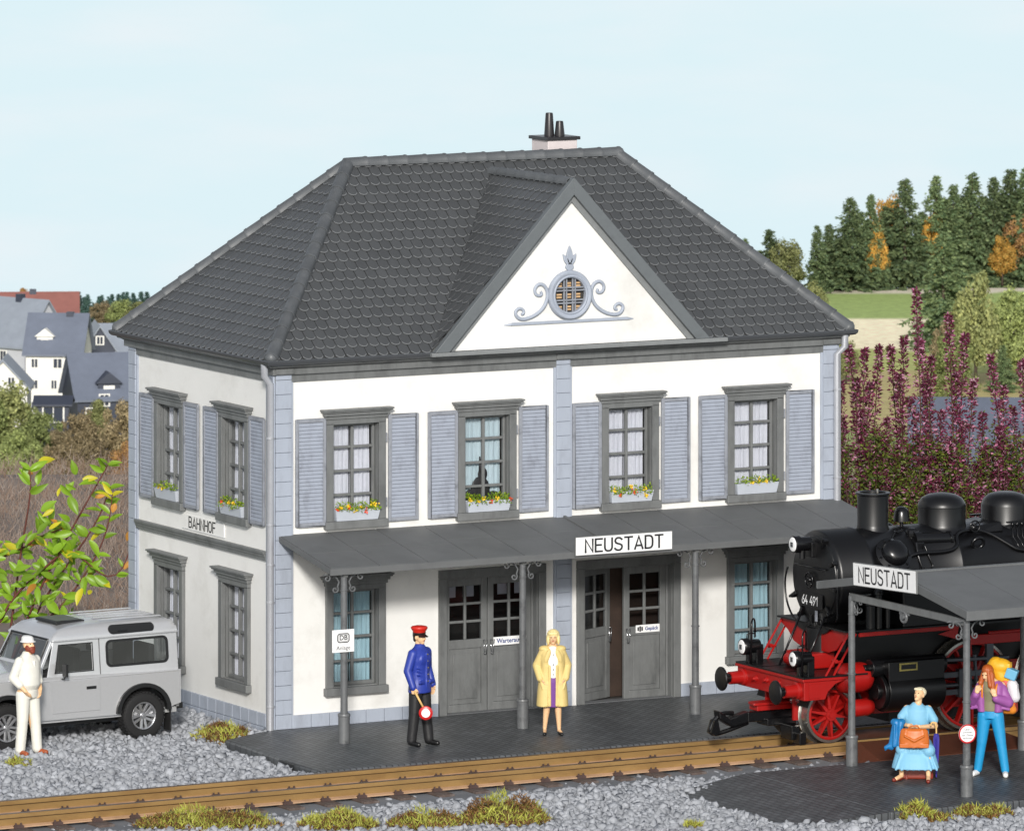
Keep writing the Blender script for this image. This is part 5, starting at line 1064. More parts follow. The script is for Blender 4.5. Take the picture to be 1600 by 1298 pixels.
# wheels
def loco_wheel(x, z, r, s, spokes=10, hub=.09, crank=False):
    yo = s * .60
    b = MB(); pr = [(r - .03, s * .40), (r + .035, s * .405), (r + .04, s * .43), (r + .005, s * .45), (r, s * .46), (r - .006, s * .60), (r - .045, s * .602), (r - .05, s * .59), (r - .05, s * .40)]
    vs = len(b.v); b.lathe(pr, (x, 0, z), 'y', 48); b.f = b.f[:-2]; b.m = b.m[:-2]
    k = len(pr) - 1; b.add([], []); 
    w_ = lob(b, 'wheel', 'steel', 40)
    b = MB(); b.lathe([(r - .05, s * .47), (r - .05, s * .60), (r - .075, s * .605), (r - .09, s * .60), (r - .09, s * .47)], (x, 0, z), 'y', 48); b.f = b.f[:-2]; b.m = b.m[:-2]
    b.cyl((x, s * .46, z), (x, s * .63, z), hub, n=20); b.cyl((x, s * .63, z), (x, s * .645, z), hub * .55, n=16)
    for i in range(spokes):
        M_ = Matrix.Translation((x, 0, z)) @ Matrix.Rotation(2 * PI * i / spokes + .2, 4, 'Y')
        b.add([M_ @ Vector(p) for p in [(hub * .8, s * .50, -.032), (r - .08, s * .50, -.018), (r - .08, s * .50, .018), (hub * .8, s * .50, .032), (hub * .8, s * .60, -.026), (r - .08, s * .585, -.012), (r - .08, s * .585, .012), (hub * .8, s * .60, .026)]], [(0, 3, 2, 1), (4, 5, 6, 7), (0, 1, 5, 4), (1, 2, 6, 5), (2, 3, 7, 6), (3, 0, 4, 7)])
    if crank: b.prism([(x + r * .62 + .1 * math.cos(a), z - r * .1 + .1 * math.sin(a)) for a in [2 * PI * i / 12 for i in range(12)]], *sorted((s * .5, s * .66)), 'y')
    b2 = b; lob(b2, 'spokes', RD, par=w_, bev=0)
for s in (-1, 1):
    loco_wheel(6.44, .52, .425, s)
    for x in (8.95, 10.55, 12.1): loco_wheel(x, .79, .70, s, 14, .13, True)
    loco_wheel(13.3, .52, .425, s) if False else None
    b = MB(); b.box((9.3, *sorted((s * .70, s * .74))[:1], .70), (12.6, sorted((s * .70, s * .74))[1], .80)); b.cyl((9.38, s * .66, .72), (9.38, s * .78, .72), .1); b.cyl((10.98, s * .66, .72), (10.98, s * .78, .72), .1); lob(b, 'coupling_rod', 'rod', 40)
    b = MB(); b.box((8.1, *sorted((s * .86, s * .92))[:1], .98), (8.95, sorted((s * .86, s * .92))[1], 1.06)); b.box((8.1, *sorted((s * .86, s * .92))[:1], .72), (8.95, sorted((s * .86, s * .92))[1], .80)); b.box((8.5, *sorted((s * .84, s * .95))[:1], .68), (8.72, sorted((s * .84, s * .95))[1], 1.1)); b.cyl((8.1, s * .89, .86), (8.6, s * .89, .86), .035); lob(b, 'crosshead', 'rod', 40)
    b = MB(); b.tube([(8.62, s * .84, .88), (10.98, s * .84, .74)], .05, 8); b.tube([(8.8, s * .9, 1.3), (8.85, s * .9, .5)], .03, 6); b.tube([(8.2, s * .9, 1.25), (9.4, s * .9, 1.22)], .035, 6); b.box((9.0, s * .9 - .03, 1.0), (9.12, s * .9 + .03, 1.45)); lob(b, 'valve_gear', 'rod', 40)
    b = MB(); b.tube([(9.0, s * .98, 1.62), (11.0, s * .98, 1.62)], .03, 6); b.box((8.7, s * .9 - .05, 1.45), (9.6, s * .9 + .05, 1.6)); b.box((9.75, s * 1.0 - .06, 1.15), (9.95, s * 1.0 + .06, 1.75)); lob(b, 'guide_bracket', RD, bev=.01)
    b = MB(); A = [(6.44 + .52 * math.cos(a), .55 + .52 * math.sin(a)) for a in [PI * (.12 + .8 * i / 12) for i in range(13)]]; A2 = [(6.44 + .49 * math.cos(a), .55 + .49 * math.sin(a)) for a in [PI * (.12 + .8 * i / 12) for i in range(13)]]
    b.prism(A + A2[::-1], *sorted((s * .45, s * .72)), 'y'); lob(b, 'splasher', BK)
for x in (6.44, 8.95, 10.55, 12.1): b = MB(); b.cyl((x, -.5, .52 if x < 7 else .79), (x, .5, .52 if x < 7 else .79), .06); lob(b, 'axle', BK)
b = MB(); b.box((7.6, -.38, .3), (12.6, .38, .89)); lob(b, 'ash_pan', BK)
b = MB(); b.box((7.0, -.37, .96), (12.6, .37, 1.9)); lob(b, 'firebox', BK)
# cab and bunker (right of the picture edge)
b = MB(); b.box((11.2, -1.0, 1.8), (11.24, 1.0, 3.5)); b.box((12.9, -1.0, 1.8), (12.94, 1.0, 3.5)); b.box((11.2, -1.0, 1.8), (12.9, -.97, 2.6)); b.box((11.2, .97, 1.8), (12.9, 1.0, 2.6)); b.prism([(-1.05, 3.5), (1.05, 3.5), (.8, 3.75), (0, 3.85), (-.8, 3.75)], 11.1, 13.1, 'x'); b.box((12.94, -1.0, 1.8), (13.7, 1.0, 2.7)); lob(b, 'cab', BK, bev=.01)
# ---------------------------------------------------------------- island platform shelter
shl = thing('platform_shelter', 'grey open platform shelter with pitched roof on cast iron columns', 'shelter', (9.0, -8.6, 0), world=True)
SX0, SX1 = 5.84, 12.4; YF, YN, YR = -6.30, -10.45, -8.52; ZF, ZN, ZR = 2.63, 2.68, 3.0
def slope_slab(b, x0, x1, ya, yb, za, zb, d0, d1): b.add([(x, y, z + d) for d in (d0, d1) for x, y, z in ((x0, ya, za), (x1, ya, za), (x1, yb, zb), (x0, yb, zb))], [(0, 3, 2, 1), (4, 5, 6, 7), (0, 1, 5, 4), (1, 2, 6, 5), (2, 3, 7, 6), (3, 0, 4, 7)])
b = MB()
for (ya, yb, za, zb) in ((YN, YR, ZN, ZR), (YF, YR, ZF, ZR)):
    slope_slab(b, SX0 + .02, SX1, ya, yb, za, zb, -.05, -.012)
    slope_slab(b, SX0, SX0 + .04, ya, yb, za, zb, -.12, 0)
b.box((SX0 - .004, YN - .02, ZN - .14), (SX1, YN + .015, ZN - .004)); b.box((SX0 - .004, YF - .015, ZF - .11), (SX1, YF + .02, ZF - .004)); b.box((SX0 - .006, YR - .05, ZR - .03), (SX1, YR + .05, ZR + .022))
rfo = b.obj('roof', MATS['canopy'], shl, bevel=.006)
b = MB(); n = 6; st = (SX1 - SX0 - .05) / n
for i in range(n):
    x0 = SX0 + .045 + i * st
    for (ya, yb, za, zb) in ((YN + .02, YR - .052, ZN, ZR), (YF - .02, YR + .052, ZF, ZR)): slope_slab(b, x0 + .004, x0 + st - .004, ya, yb, za, zb, -.0115, -.001)
b.obj('roof_panel', MATS['canopy'], rfo)
for i, (x, y) in enumerate(((5.94, -7.13), (5.94, -10.3), (8.97, -7.1), (8.97, -10.3), (12.0, -7.1), (12.0, -10.3))):
    b = MB(); h = 2.52 if y < -9 else 2.50; column_mesh(b, h); b.v = [(p[0] + x, p[1] + y, p[2]) for p in b.v]
    for s in ((-1, 1) if y < -9 else (1,)): scroll_bracket(b, x, y, h + .02, 'x', s, .95)
    if x < 7: scroll_bracket(b, x, y, h + .0, 'y', -1 if y > -9 else 1, .9)
    b.obj('column', MATS['iron'], shl, smooth=40)
for x in (5.94, 8.97, 12.0):
    b = MB(); b.box((x - .03, -10.3, 2.44), (x + .03, -7.1, 2.54)); bm_ = b.obj('tie_beam', MATS['trim'], shl, bevel=.006)
    b = MB()
    for s in (-1, 1): b.add([(x + e, y, z) for e in (-.03, .03) for y, z in ((YR, ZR - .13), (YR, ZR - .052), ((YN if s < 0 else YF) - s * .1, ZN - .062), ((YN if s < 0 else YF) - s * .1, ZN - .14))], [(0, 1, 2, 3), (4, 7, 6, 5), (0, 4, 5, 1), (1, 5, 6, 2), (2, 6, 7, 3), (3, 7, 4, 0)])
    b.obj('rafter', MATS['trim'], shl)
    b = MB(); b.tube([(x - .02, -8.62 + .075 * math.cos(a), 2.37 + .075 * math.sin(a)) for a in [2 * PI * i / 18 for i in range(18)]], .022, 8, closed=True, caps=False, up=(1, 0, 0)); b.cyl((x - .05, -8.62, 2.37), (x + .01, -8.62, 2.37), .035, n=14); b.box((x - .025, -8.74, 2.40), (x + .01, -8.50, 2.45)); b.obj('roundel', MATS['iron'], bm_, smooth=40)
M_ = Matrix.Translation((5.80, -8.275, 2.905)) @ Matrix.Rotation(-PI / 2, 4, 'Z') @ Matrix.Rotation(-R_(2.5), 4, 'Y')
board_sign('station_sign', 'white NEUSTADT sign board on the gable end of the island platform shelter', 'NEUSTADT', M_, 1.76, .345, .215, .028, 1.42)
t = thing('warning_sign', 'small round white sign with red rim on the front shelter column', 'sign', (5.90, -10.385, .91), -TH * .3)
b = MB(); b.lathe([(.135, 0), (.135, .012)], (0, 0, 0), 'y', 36); b.obj('sign_face', MATS['white_sign'], t)
b = MB(); n = 36; ring(b, [(.137 * math.cos(2 * PI * i / n), .137 * math.sin(2 * PI * i / n)) for i in range(n)], [(.116 * math.cos(2 * PI * i / n), .116 * math.sin(2 * PI * i / n)) for i in range(n)], -.002); b.obj('red_rim', MATS['red_ink'], t, recalc=False)
for z, s_ in ((.062, 'Über-'), (.022, 'schreiten'), (-.02, 'der Gleise'), (-.062, 'verboten')): font_text(s_, .042, 'lettering', MATS['black_ink'], t, Matrix.Translation((0, -.003, z)))
# ---------------------------------------------------------------- people
mat('skin', C(240, 196, 150, .82), .5, trans=.0, var=.03); mat('eye', (.02, .015, .01), .3); mat('lips', C(196, 110, 92), .5)
def cloth(n_, c, r=.6): return mat(n_, c, r, var=.05, vs_=10, bump=.12, bs=18)
def prim(b, P):
    if P[0] == 'c':
        _, p0, r0, p1, r1 = P[:5]; p0, p1 = Vector(p0), Vector(p1); d = (p1 - p0); l = d.length; d = d / l if l > 1e-6 else Vector((0, 0, 1)); fl = P[5] if len(P) > 5 else 1.0; up = P[6] if len(P) > 6 else None
        pts = []; rs_ = []
        for a in (80, 50, 20): pts.append(p0 - d * r0 * math.sin(R_(a))); rs_.append(r0 * math.cos(R_(a)))
        for t in (0, .33, .66, 1): pts.append(p0 + (p1 - p0) * t); rs_.append(r0 + (r1 - r0) * t)
        for a in (20, 50, 80): pts.append(p1 + d * r1 * math.sin(R_(a))); rs_.append(r1 * math.cos(R_(a)))
        b.tube(pts, rs_, 14, flat=fl, up=up)
    elif P[0] == 'e':
        _, c, r = P[:3]; M_ = Matrix.Translation(c) @ (Matrix.Rotation(P[3], 4, P[4]) if len(P) > 3 else Matrix()) @ Matrix.Diagonal((*r, 1)); k0 = len(b.v); b.sphere((0, 0, 0), 1, 18); b.xf(M_, k0)
    elif P[0] == 'b':
        _, c, h = P[:3]; M_ = Matrix.Translation(c) @ (Matrix.Rotation(P[3], 4, P[4]) if len(P) > 3 else Matrix()); b.box((-h[0], -h[1], -h[2]), h, M=M_)
    elif P[0] == 'l':    # loft: list of (centre, rx, ry)
        vs = []; n = 28; L_ = P[1]
        for c, rx_, ry_ in L_:
            for k in range(n): a = 2 * PI * k / n; vs.append(Vector(c) + Vector((rx_ * math.cos(a), ry_ * math.sin(a), 0)))
        b.add(vs, [(i * n + k, i * n + (k + 1) % n, (i + 1) * n + (k + 1) % n, (i + 1) * n + k) for i in range(len(L_) - 1) for k in range(n)] + [tuple(range(n))[::-1], tuple((len(L_) - 1) * n + k for k in range(n))])
def blob(name, m, parent, prims, vox=.010, sm=6, label=None):
    if name in ('shoes', 'sneakers'):
        for s in (-1, 1): blob(name[:-1], m, parent, [P for P in prims if P[1][0] * s > 0], vox, sm)
        return
    b = MB()
    for P in prims: prim(b, P)
    me = b.mesh('tmp', MATS[m], recalc=True, weld=False); o = bpy.data.objects.new('tmp', me); COL.objects.link(o)
    r = o.modifiers.new('r', 'REMESH'); r.mode = 'VOXEL'; r.voxel_size = vox
    if sm: q = o.modifiers.new('s', 'SMOOTH'); q.factor = .5; q.iterations = sm
    me2 = bpy.data.meshes.new_from_object(o.evaluated_get(bpy.context.evaluated_depsgraph_get())); bpy.data.objects.remove(o)
    me2.name = name; me2.materials.clear(); me2.materials.append(MATS[m]); me2.polygons.foreach_set('use_smooth', [True] * len(me2.polygons)); 
    return link(name, me2, parent)
def hand(W_, d, t, n, curl=.5, k=1.0):
    """palm at wrist W_, d along the hand, t towards the thumb, n out of the palm"""
    W_, d, t, n = Vector(W_), Vector(d).normalized(), Vector(t).normalized(), Vector(n).normalized(); L_ = []
    for i in range(3): L_.append(('c', W_ + (t * (.025 - .025 * i)) * k, .017 * k, W_ + (d * .085 + t * (.028 - .028 * i)) * k, .015 * k))
    for i, ln_ in enumerate((.07, .08, .075, .058)):
        p = W_ + (d * .088 + t * (.033 - .022 * i)) * k; q = p + (d * math.cos(curl) + n * math.sin(curl)) * ln_ * .5 * k; r = q + (d * math.cos(curl * 2.2) + n * math.sin(curl * 2.2)) * ln_ * .55 * k
        L_ += [('c', p, .0095 * k, q, .009 * k), ('c', q, .009 * k, r, .0075 * k)]
    p = W_ + (d * .025 + t * .03) * k; q = p + (d * .6 + t * .6 + n * .3).normalized() * .035 * k; L_ += [('c', p, .013 * k, q, .011 * k), ('c', q, .0105 * k, q + (d * .9 + t * .1 + n * .35).normalized() * .032 * k, .0085 * k)]
    return L_
def head(c, yaw=0, pitch=0, k=1.0):
    """head centred at c facing -y, turned by yaw (to +x) and tilted back by pitch"""
    M_ = Matrix.Translation(c) @ Matrix.Rotation(yaw, 4, 'Z') @ Matrix.Rotation(pitch, 4, 'X'); q = lambda x, y, z: M_ @ Vector((x * k, y * k, z * k))
    A = [('e', q(0, .015, .025), (.078 * k, .095 * k, .095 * k)), ('e', q(0, -.025, -.03), (.062 * k, .068 * k, .075 * k)), ('e', q(0, -.055, -.088), (.034 * k, .03 * k, .026 * k)), ('c', q(0, -.088, .012), .010 * k, q(0, -.106, -.026), .014 * k),
         ('e', q(-.078, .012, -.01), (.014 * k, .022 * k, .032 * k)), ('e', q(.078, .012, -.01), (.014 * k, .022 * k, .032 * k)), ('c', q(-.035, -.076, .026), .010 * k, q(.035, -.076, .026), .010 * k), ('c', q(0, .02, -.07), .052 * k, q(0, .025, -.14), .055 * k)]
    return A, q
def face(parent, q, k=1.0):
    for s in (-1, 1): b = MB(); b.sphere(q(s * .030, -.078, .008), .0095 * k, 10, sq=(1.25, 1, .75)); b.obj('eye', MATS['eye'], parent, smooth=True)
    b = MB(); b.sphere(q(0, -.088, -.054), .02 * k, 10, sq=(1.1, .45, .32)); b.obj('mouth', MATS['lips'], parent, smooth=True)
RZI = -TH
# 1) station officer ------------------------------------------------
cloth('uniform_blue', C(42, 62, 158, .85), .45); cloth('trousers_black', C(38, 38, 40), .5); mat('shoe_black', C(24, 24, 25), .35); mat('cap_red', C(206, 40, 26, .85), .4); mat('visor', C(40, 28, 26), .3); mat('hair_dark', C(48, 34, 28), .6)
of = thing('person', 'man in blue uniform jacket and red cap holding a signal disc on the pavement', 'person', (1.22, -2.40, 0), RZI + R_(52))
hA, hq = head((0, -.0, 1.63), 0, 0, .98)
arms = lambda pts, rr: [('c', pts[i], rr[i], pts[i + 1], rr[i + 1]) for i in range(len(pts) - 1)]
RA = [(-.165, .0, 1.39), (-.25, .03, 1.14), (-.245, -.07, .90)]; LA = [(.165, .0, 1.39), (.24, .04, 1.14), (.235, -.06, .90)]
hd = hand(RA[2], (.0, -.25, -1), (.25, -1, .2), (1, .1, 0), 1.1); hl = hand(LA[2], (0, -.1, -1), (0, -1, .1), (-1, 0, 0), .4)
leg = lambda s, x, y, kx=.0, ky=.0: [('c', (s * .10, 0, .92), .098, (s * .11 + kx, ky, .50), .068), ('c', (s * .11 + kx, ky, .50), .066, (x, y, .10), .05)]
blob('body', 'skin', of, hA + hd + hl + [('c', RA[0], .045, RA[1], .042), ('c', RA[1], .043, RA[2], .028), ('c', LA[0], .045, LA[1], .042), ('c', LA[1], .043, LA[2], .028), ('l', [((0, 0, .9), .14, .09), ((0, 0, 1.1), .13, .09), ((0, 0, 1.3), .16, .1), ((0, 0, 1.44), .15, .08), ((0, 0, 1.5), .055, .055)])] + leg(-1, -.13, .05) + leg(1, .14, -.06), .0075, 5)
face(of, hq, .98)
blob('jacket', 'uniform_blue', of, [('l', [((0, 0, .80), .205, .158), ((0, 0, .9), .198, .152), ((0, 0, 1.0), .18, .135), ((0, .0, 1.12), .172, .128), ((0, 0, 1.28), .2, .14), ((0, 0, 1.38), .215, .125), ((0, 0, 1.44), .175, .10), ((0, 0, 1.48), .11, .08), ((0, 0, 1.53), .062, .065)])] + arms(RA, [.078, .066, .052]) + arms(LA, [.078, .066, .052]) + [('b', (-.125, -.135, .97), (.055, .014, .025)), ('b', (.125, -.135, .97), (.055, .014, .025)), ('c', (-.012, -.15, .82), .008, (-.008, -.142, 1.44), .008), ('e', (.0, -.118, 1.30), (.13, .03, .1))] + [('c', (-.16, -.09, 1.08 + .05 * i), .012, (.03, -.135, 1.03 + .05 * i), .008) for i in range(3)], .0095, 3)
for i in range(5): b = MB(); b.sphere((.012, -.152 + (.0 if i < 3 else .006), .98 + .10 * i), .010, 8); b.obj('button', MATS['brass_plate'], of, smooth=True)
blob('trousers', 'trousers_black', of, [('c', (-.095, 0, .90), .108, (-.115, .01, .50), .088), ('c', (-.115, .01, .50), .086, (-.135, .05, .09), .075), ('c', (.095, 0, .90), .108, (.12, -.02, .50), .088), ('c', (.12, -.02, .50), .086, (.145, -.06, .09), .075), ('e', (0, 0, .88), (.17, .12, .1))], .0095, 4)
blob('shoes', 'shoe_black', of, [('c', (-.135, .07, .05), .045, (-.15, -.10, .035), .038), ('c', (.145, -.04, .05), .045, (.165, -.21, .035), .038)], .009, 3)
blob('hair', 'hair_dark', of, [('e', hq(0, .03, .035), (.083, .092, .085)), ('e', hq(0, .07, -.03), (.062, .04, .06))], .009, 4)
b = MB(); b.lathe([(.02, 1.665), (.094, 1.665), (.098, 1.715), (.125, 1.755), (.128, 1.772), (.115, 1.788), (.06, 1.80), (.01, 1.803)], (0, .01, 0), 'z', 32); cp_ = b.obj('cap', MATS['cap_red'], of, smooth=50); b = MB(); b.lathe([(.096, 1.66), (.1, 1.69), (.1, 1.70), (.094, 1.70)], (0, .01, 0), 'z', 32); b.obj('cap_band', MATS['visor'], cp_)
b = MB(); P = [(.095 * math.sin(a), .01 - .095 * math.cos(a), 1.668) for a in [R_(-60 + 12 * i) for i in range(11)]]; Q = [(.10 * math.sin(a), .01 - (.10 + .06 * math.cos(a)) * math.cos(a), 1.645) for a in [R_(-60 + 12 * i) for i in range(11)]]; b.add(P + Q + [(p[0], p[1], p[2] - .008) for p in P + Q], [(i, i + 1, 11 + i + 1, 11 + i) for i in range(10)] + [(22 + i, 33 + i, 33 + i + 1, 22 + i + 1) for i in range(10)] + [(11 + i, 11 + i + 1, 33 + i + 1, 33 + i) for i in range(10)]); b.obj('visor', MATS['visor'], cp_, smooth=30)
# signal disc in his right hand, in world space
Mo = Matrix.Translation(of.location) @ Matrix.Rotation(of.rotation_euler.z, 4, 'Z'); hp_ = Mo @ Vector((-.245, -.115, .82))
mat('disc_red', C(196, 30, 30, .85), .35); mat('disc_white', C(250, 246, 246, .9), .3); mat('handle_wood', C(232, 190, 120, .85), .5)
sg = thing('signal_disc', 'white and red signalling disc on a wooden handle held by the uniformed man', 'signal disc', hp_, RZI)
b = MB(); b.cyl((-.015, 0, .035), (.115, -.05, -.20), .016, n=12); b.obj('handle', MATS['handle_wood'], sg, smooth=True)
b = MB(); b.lathe([(.02, -.075), (.09, -.072), (.105, -.062), (.105, -.05), (.09, -.04), (.02, -.037)], (.155, 0, -.285), 'y', 32); b.obj('disc', MATS['disc_red'], sg, smooth=40); b = MB(); b.lathe([(.065, -.081), (.065, -.074)], (.155, 0, -.285), 'y', 28); b.obj('disc_centre', MATS['disc_white'], sg)
# 2) woman in a yellow coat -----------------------------------------
cloth('coat_yellow', C(232, 206, 134, .8), .6); cloth('blouse', C(244, 242, 238, .85)); cloth('skirt_purple', C(118, 62, 148, .8)); mat('hair_blond', C(246, 226, 160, .85), .5, bump=.5, bs=20, stretch=(4, 4, .6))
wo_ = thing('person', 'blond woman in an open yellow coat and purple skirt with hands in pockets', 'person', (3.50, -2.40, 0), RZI + R_(6))
k = .92; hA, hq = head((.01, -.02, 1.47), R_(-8), 0, .92)
RA = [(-.16, .0, 1.27), (-.235, .04, 1.04), (-.195, -.08, .86)]; LA = [(.16, .0, 1.27), (.235, .04, 1.04), (.195, -.08, .86)]
hr = hand(RA[2], (.5, -.2, -.8), (.3, -1, 0), (1, 0, .2), .4, .85); hl = hand(LA[2], (-.5, -.2, -.8), (-.3, -1, 0), (-1, 0, .2), .4, .85)
blob('body', 'skin', wo_, hA + hr + hl + [('c', RA[0], .045, RA[1], .038), ('c', RA[1], .036, RA[2], .024), ('c', LA[0], .045, LA[1], .038), ('c', LA[1], .036, LA[2], .024), ('l', [((0, 0, .82), .14, .09), ((0, 0, 1.0), .11, .08), ((0, 0, 1.18), .14, .09), ((0, 0, 1.30), .13, .07), ((0, 0, 1.36), .045, .045)]), ('c', (-.085, 0, .82), .085, (-.085, -.01, .45), .055), ('c', (-.085, -.01, .45), .056, (-.115, .02, .09), .031), ('c', (.085, 0, .82), .085, (.085, -.02, .45), .055), ('c', (.085, -.02, .45), .056, (.10, -.02, .09), .031), ('c', (-.085, .01, .36), .05, (-.105, .02, .2), .036), ('c', (.085, .0, .36), .05, (.095, -.01, .2), .036), ('c', (-.115, .02, .06), .03, (-.13, -.11, .03), .026), ('c', (.10, -.01, .06), .03, (.125, -.14, .03), .026)], .0075, 5)
face(wo_, hq, .92)
blob('blouse', 'blouse', wo_, [('l', [((0, -.02, .84), .11, .10), ((0, -.02, 1.0), .115, .10), ((0, -.02, 1.16), .14, .115), ((0, -.01, 1.27), .12, .09), ((0, 0, 1.34), .06, .06)])], .0095, 4)
for i in range(5): b = MB(); b.sphere((.0, -.125 + (.004 * abs(i - 2)), .92 + .075 * i), .011, 8); b.obj('button', MATS['rod'], wo_, smooth=True)
blob('skirt', 'skirt_purple', wo_, [('l', [((0, -.01, .42), .145, .115), ((0, -.01, .6), .15, .12), ((0, -.01, .8), .15, .12), ((0, -.01, .90), .118, .105)])], .0095, 4)
def coat_half(s):
    L_ = []
    for (z, cx, rx_, ry_) in ((.43, .13, .115, .155), (.6, .125, .11, .145), (.8, .115, .10, .13), (.95, .105, .085, .12), (1.1, .105, .085, .125), (1.22, .10, .09, .12), (1.31, .075, .075, .09)): L_.append(((s * cx, .005, z), rx_, ry_))
    A = RA if s < 0 else LA
    return [('l', L_), ('c', (A[0][0] * .85, A[0][1], A[0][2] - .02), .07, A[1], .066), ('c', A[1], .065, A[2], .055), ('e', (s * .12, -.0, 1.30), (.09, .08, .05)), ('e', (s * .085, -.115, 1.20), (.04, .022, .11), s * -.35, 'Y'), ('c', (s * .16, -.125, .70), .01, (s * .20, -.10, .84), .012), ('c', (s * .05, -.12, .45), .02, (s * .055, -.125, 1.05), .018)] + [('c', (s * (.10 + .04 * i), -.135 + .012 * i, .45), .018, (s * (.09 + .035 * i), -.12 + .012 * i, .8), .010) for i in range(3)]
blob('coat', 'coat_yellow', wo_, coat_half(-1) + coat_half(1) + [('l', [((0, .07, .43), .18, .09), ((0, .06, .8), .16, .08), ((0, .06, 1.1), .15, .08), ((0, .05, 1.28), .15, .06), ((0, .04, 1.36), .07, .04)])], .0095, 3)
blob('hair', 'hair_blond', wo_, [('e', hq(0, .03, .045), (.098, .10, .085)), ('e', hq(0, .06, -.03), (.10, .06, .085)), ('e', hq(-.085, .015, -.035), (.03, .055, .085)), ('e', hq(.085, .015, -.035), (.03, .055, .085)), ('e', hq(0, -.055, .07), (.075, .03, .028))], .008, 3)
blob('shoes', 'shoe_black', wo_, [('c', (-.12, -.03, .032), .034, (-.135, -.14, .022), .027), ('c', (.108, -.06, .032), .034, (.128, -.17, .022), .027), ('c', (-.115, .04, .02), .014, (-.115, .035, .06), .026), ('c', (.1, .01, .02), .014, (.1, .005, .06), .026)], .008, 2)
# 3) bearded man in white by the car ---------------------------------
cloth('white_cloth', C(232, 230, 220, .85)); mat('beard', C(140, 62, 42, .8), .6, bump=.4, bs=40); mat('shoe_brown', C(170, 84, 44, .8), .45); mat('hat', C(232, 232, 230, .85), .6)
mn = thing('person', 'bearded man in white shirt, trousers and hat standing beside the silver car', 'person', (-4.10, .12, -.08), RZI + R_(48))
hA, hq = head((.0, -.03, 1.64), R_(-6), R_(-10), .98)
RA = [(-.165, .0, 1.40), (-.25, .05, 1.16), (-.17, -.13, .97)]; LA = [(.165, .0, 1.40), (.24, .06, 1.17), (.19, -.08, .97)]
hr = hand(RA[2], (.6, -.1, -.75), (.3, -1, -.2), (.6, .6, .2), .5); hl = hand(LA[2], (-.3, -.2, -.9), (-.4, -1, 0), (-1, .3, 0), .5)
blob('body', 'skin', mn, hA + hr + hl + [('c', RA[0], .05, RA[1], .045), ('c', RA[1], .045, RA[2], .032), ('c', LA[0], .05, LA[1], .045), ('c', LA[1], .045, LA[2], .032), ('l', [((0, 0, .9), .15, .1), ((0, 0, 1.1), .15, .11), ((0, 0, 1.3), .16, .11), ((0, 0, 1.45), .15, .08), ((0, 0, 1.52), .06, .06)])] + leg(-1, -.12, .03) + leg(1, .15, -.05), .0075, 5)
face(mn, hq, .98)
blob('shirt', 'white_cloth', mn, [('l', [((0, -.01, .97), .165, .13), ((0, -.02, 1.05), .195, .165), ((0, -.02, 1.18), .185, .16), ((0, -.01, 1.32), .2, .145), ((0, 0, 1.39), .215, .125), ((0, 0, 1.45), .17, .10), ((0, 0, 1.50), .095, .08), ((0, 0, 1.54), .07, .07)]), ('c', RA[0], .078, RA[1], .072), ('c', RA[1], .07, (-.21, -.05, 1.06), .06), ('c', LA[0], .078, LA[1], .072), ('c', LA[1], .073, (.22, -.02, 1.07), .06), ('c', (.02, -.165, 1.02), .01, (.01, -.14, 1.42), .01), ('c', (-.12, -.12, 1.10), .012, (-.02, -.17, 1.05), .01), ('c', (.14, -.11, 1.15), .012, (.04, -.16, 1.08), .01)], .0095, 3)
blob('trousers', 'white_cloth', mn, [('c', (-.095, 0, .90), .112, (-.115, -.01, .50), .085), ('c', (-.115, -.01, .50), .083, (-.125, .03, .08), .078), ('c', (.095, 0, .90), .112, (.13, -.03, .50), .085), ('c', (.13, -.03, .50), .083, (.15, -.05, .08), .078), ('l', [((0, -.01, .85), .17, .125), ((0, -.01, .98), .172, .135)])], .0095, 3)
blob('shoes', 'shoe_brown', mn, [('c', (-.125, .04, .045), .044, (-.15, -.13, .03), .038), ('c', (.15, -.03, .045), .044, (.19, -.20, .03), .038)], .009, 3)
blob('beard', 'beard', mn, [('e', hq(0, -.06, -.075), (.062, .045, .055)), ('e', hq(-.06, -.02, -.05), (.022, .045, .05)), ('e', hq(.06, -.02, -.05), (.022, .045, .05)), ('e', hq(0, -.092, -.042), (.035, .015, .010)), ('e', hq(0, -.075, -.11), (.04, .03, .035))], .008, 3)
blob('hat', 'hat', mn, [('l', [(hq(0, .02, .045), .118, .13), (hq(0, .02, .052), .12, .132), (hq(0, .02, .062), .09, .10), (hq(0, .02, .10), .088, .098), (hq(0, .02, .13), .075, .085), (hq(0, .02, .145), .04, .05)])], .008, 3)
# 4) seated old woman with her bags ---------------------------------
cloth('dress_blue', C(130, 190, 222, .85)); mat('hair_white', C(238, 228, 196, .85), .6, bump=.4, bs=30, stretch=(3, 3, 1)); mat('leather_orange', C(206, 108, 36, .82), .45, bump=.15, bs=16); cloth('jacket_blue', C(26, 120, 182, .85), .45); mat('umbrella_cloth', C(62, 54, 150, .85), .45, bump=.15, bs=20); mat('case_red', C(140, 52, 34, .85), .45, var=.1); mat('shoe_red', C(130, 48, 34, .85), .4)
sw_ = thing('person', 'old woman in a light blue dress sitting on a suitcase looking up', 'person', (6.22, -8.50, 0), RZI + R_(-4))
hA, hq = head((.03, .02, 1.20), R_(-28), R_(-20), .92)
RA = [(-.15, .04, 1.0), (-.27, -.08, .80), (-.12, -.27, .79)]; LA = [(.17, .04, 1.0), (.27, -.08, .76), (.04, -.26, .77)]
hr = hand(RA[2], (.8, -.15, -.25), (-.1, -.3, 1), (0, -1, -.3), .6, .9); hl = hand(LA[2], (-1, -.1, -.15), (0, -.4, 1), (0, -1, -.3), .5, .9)
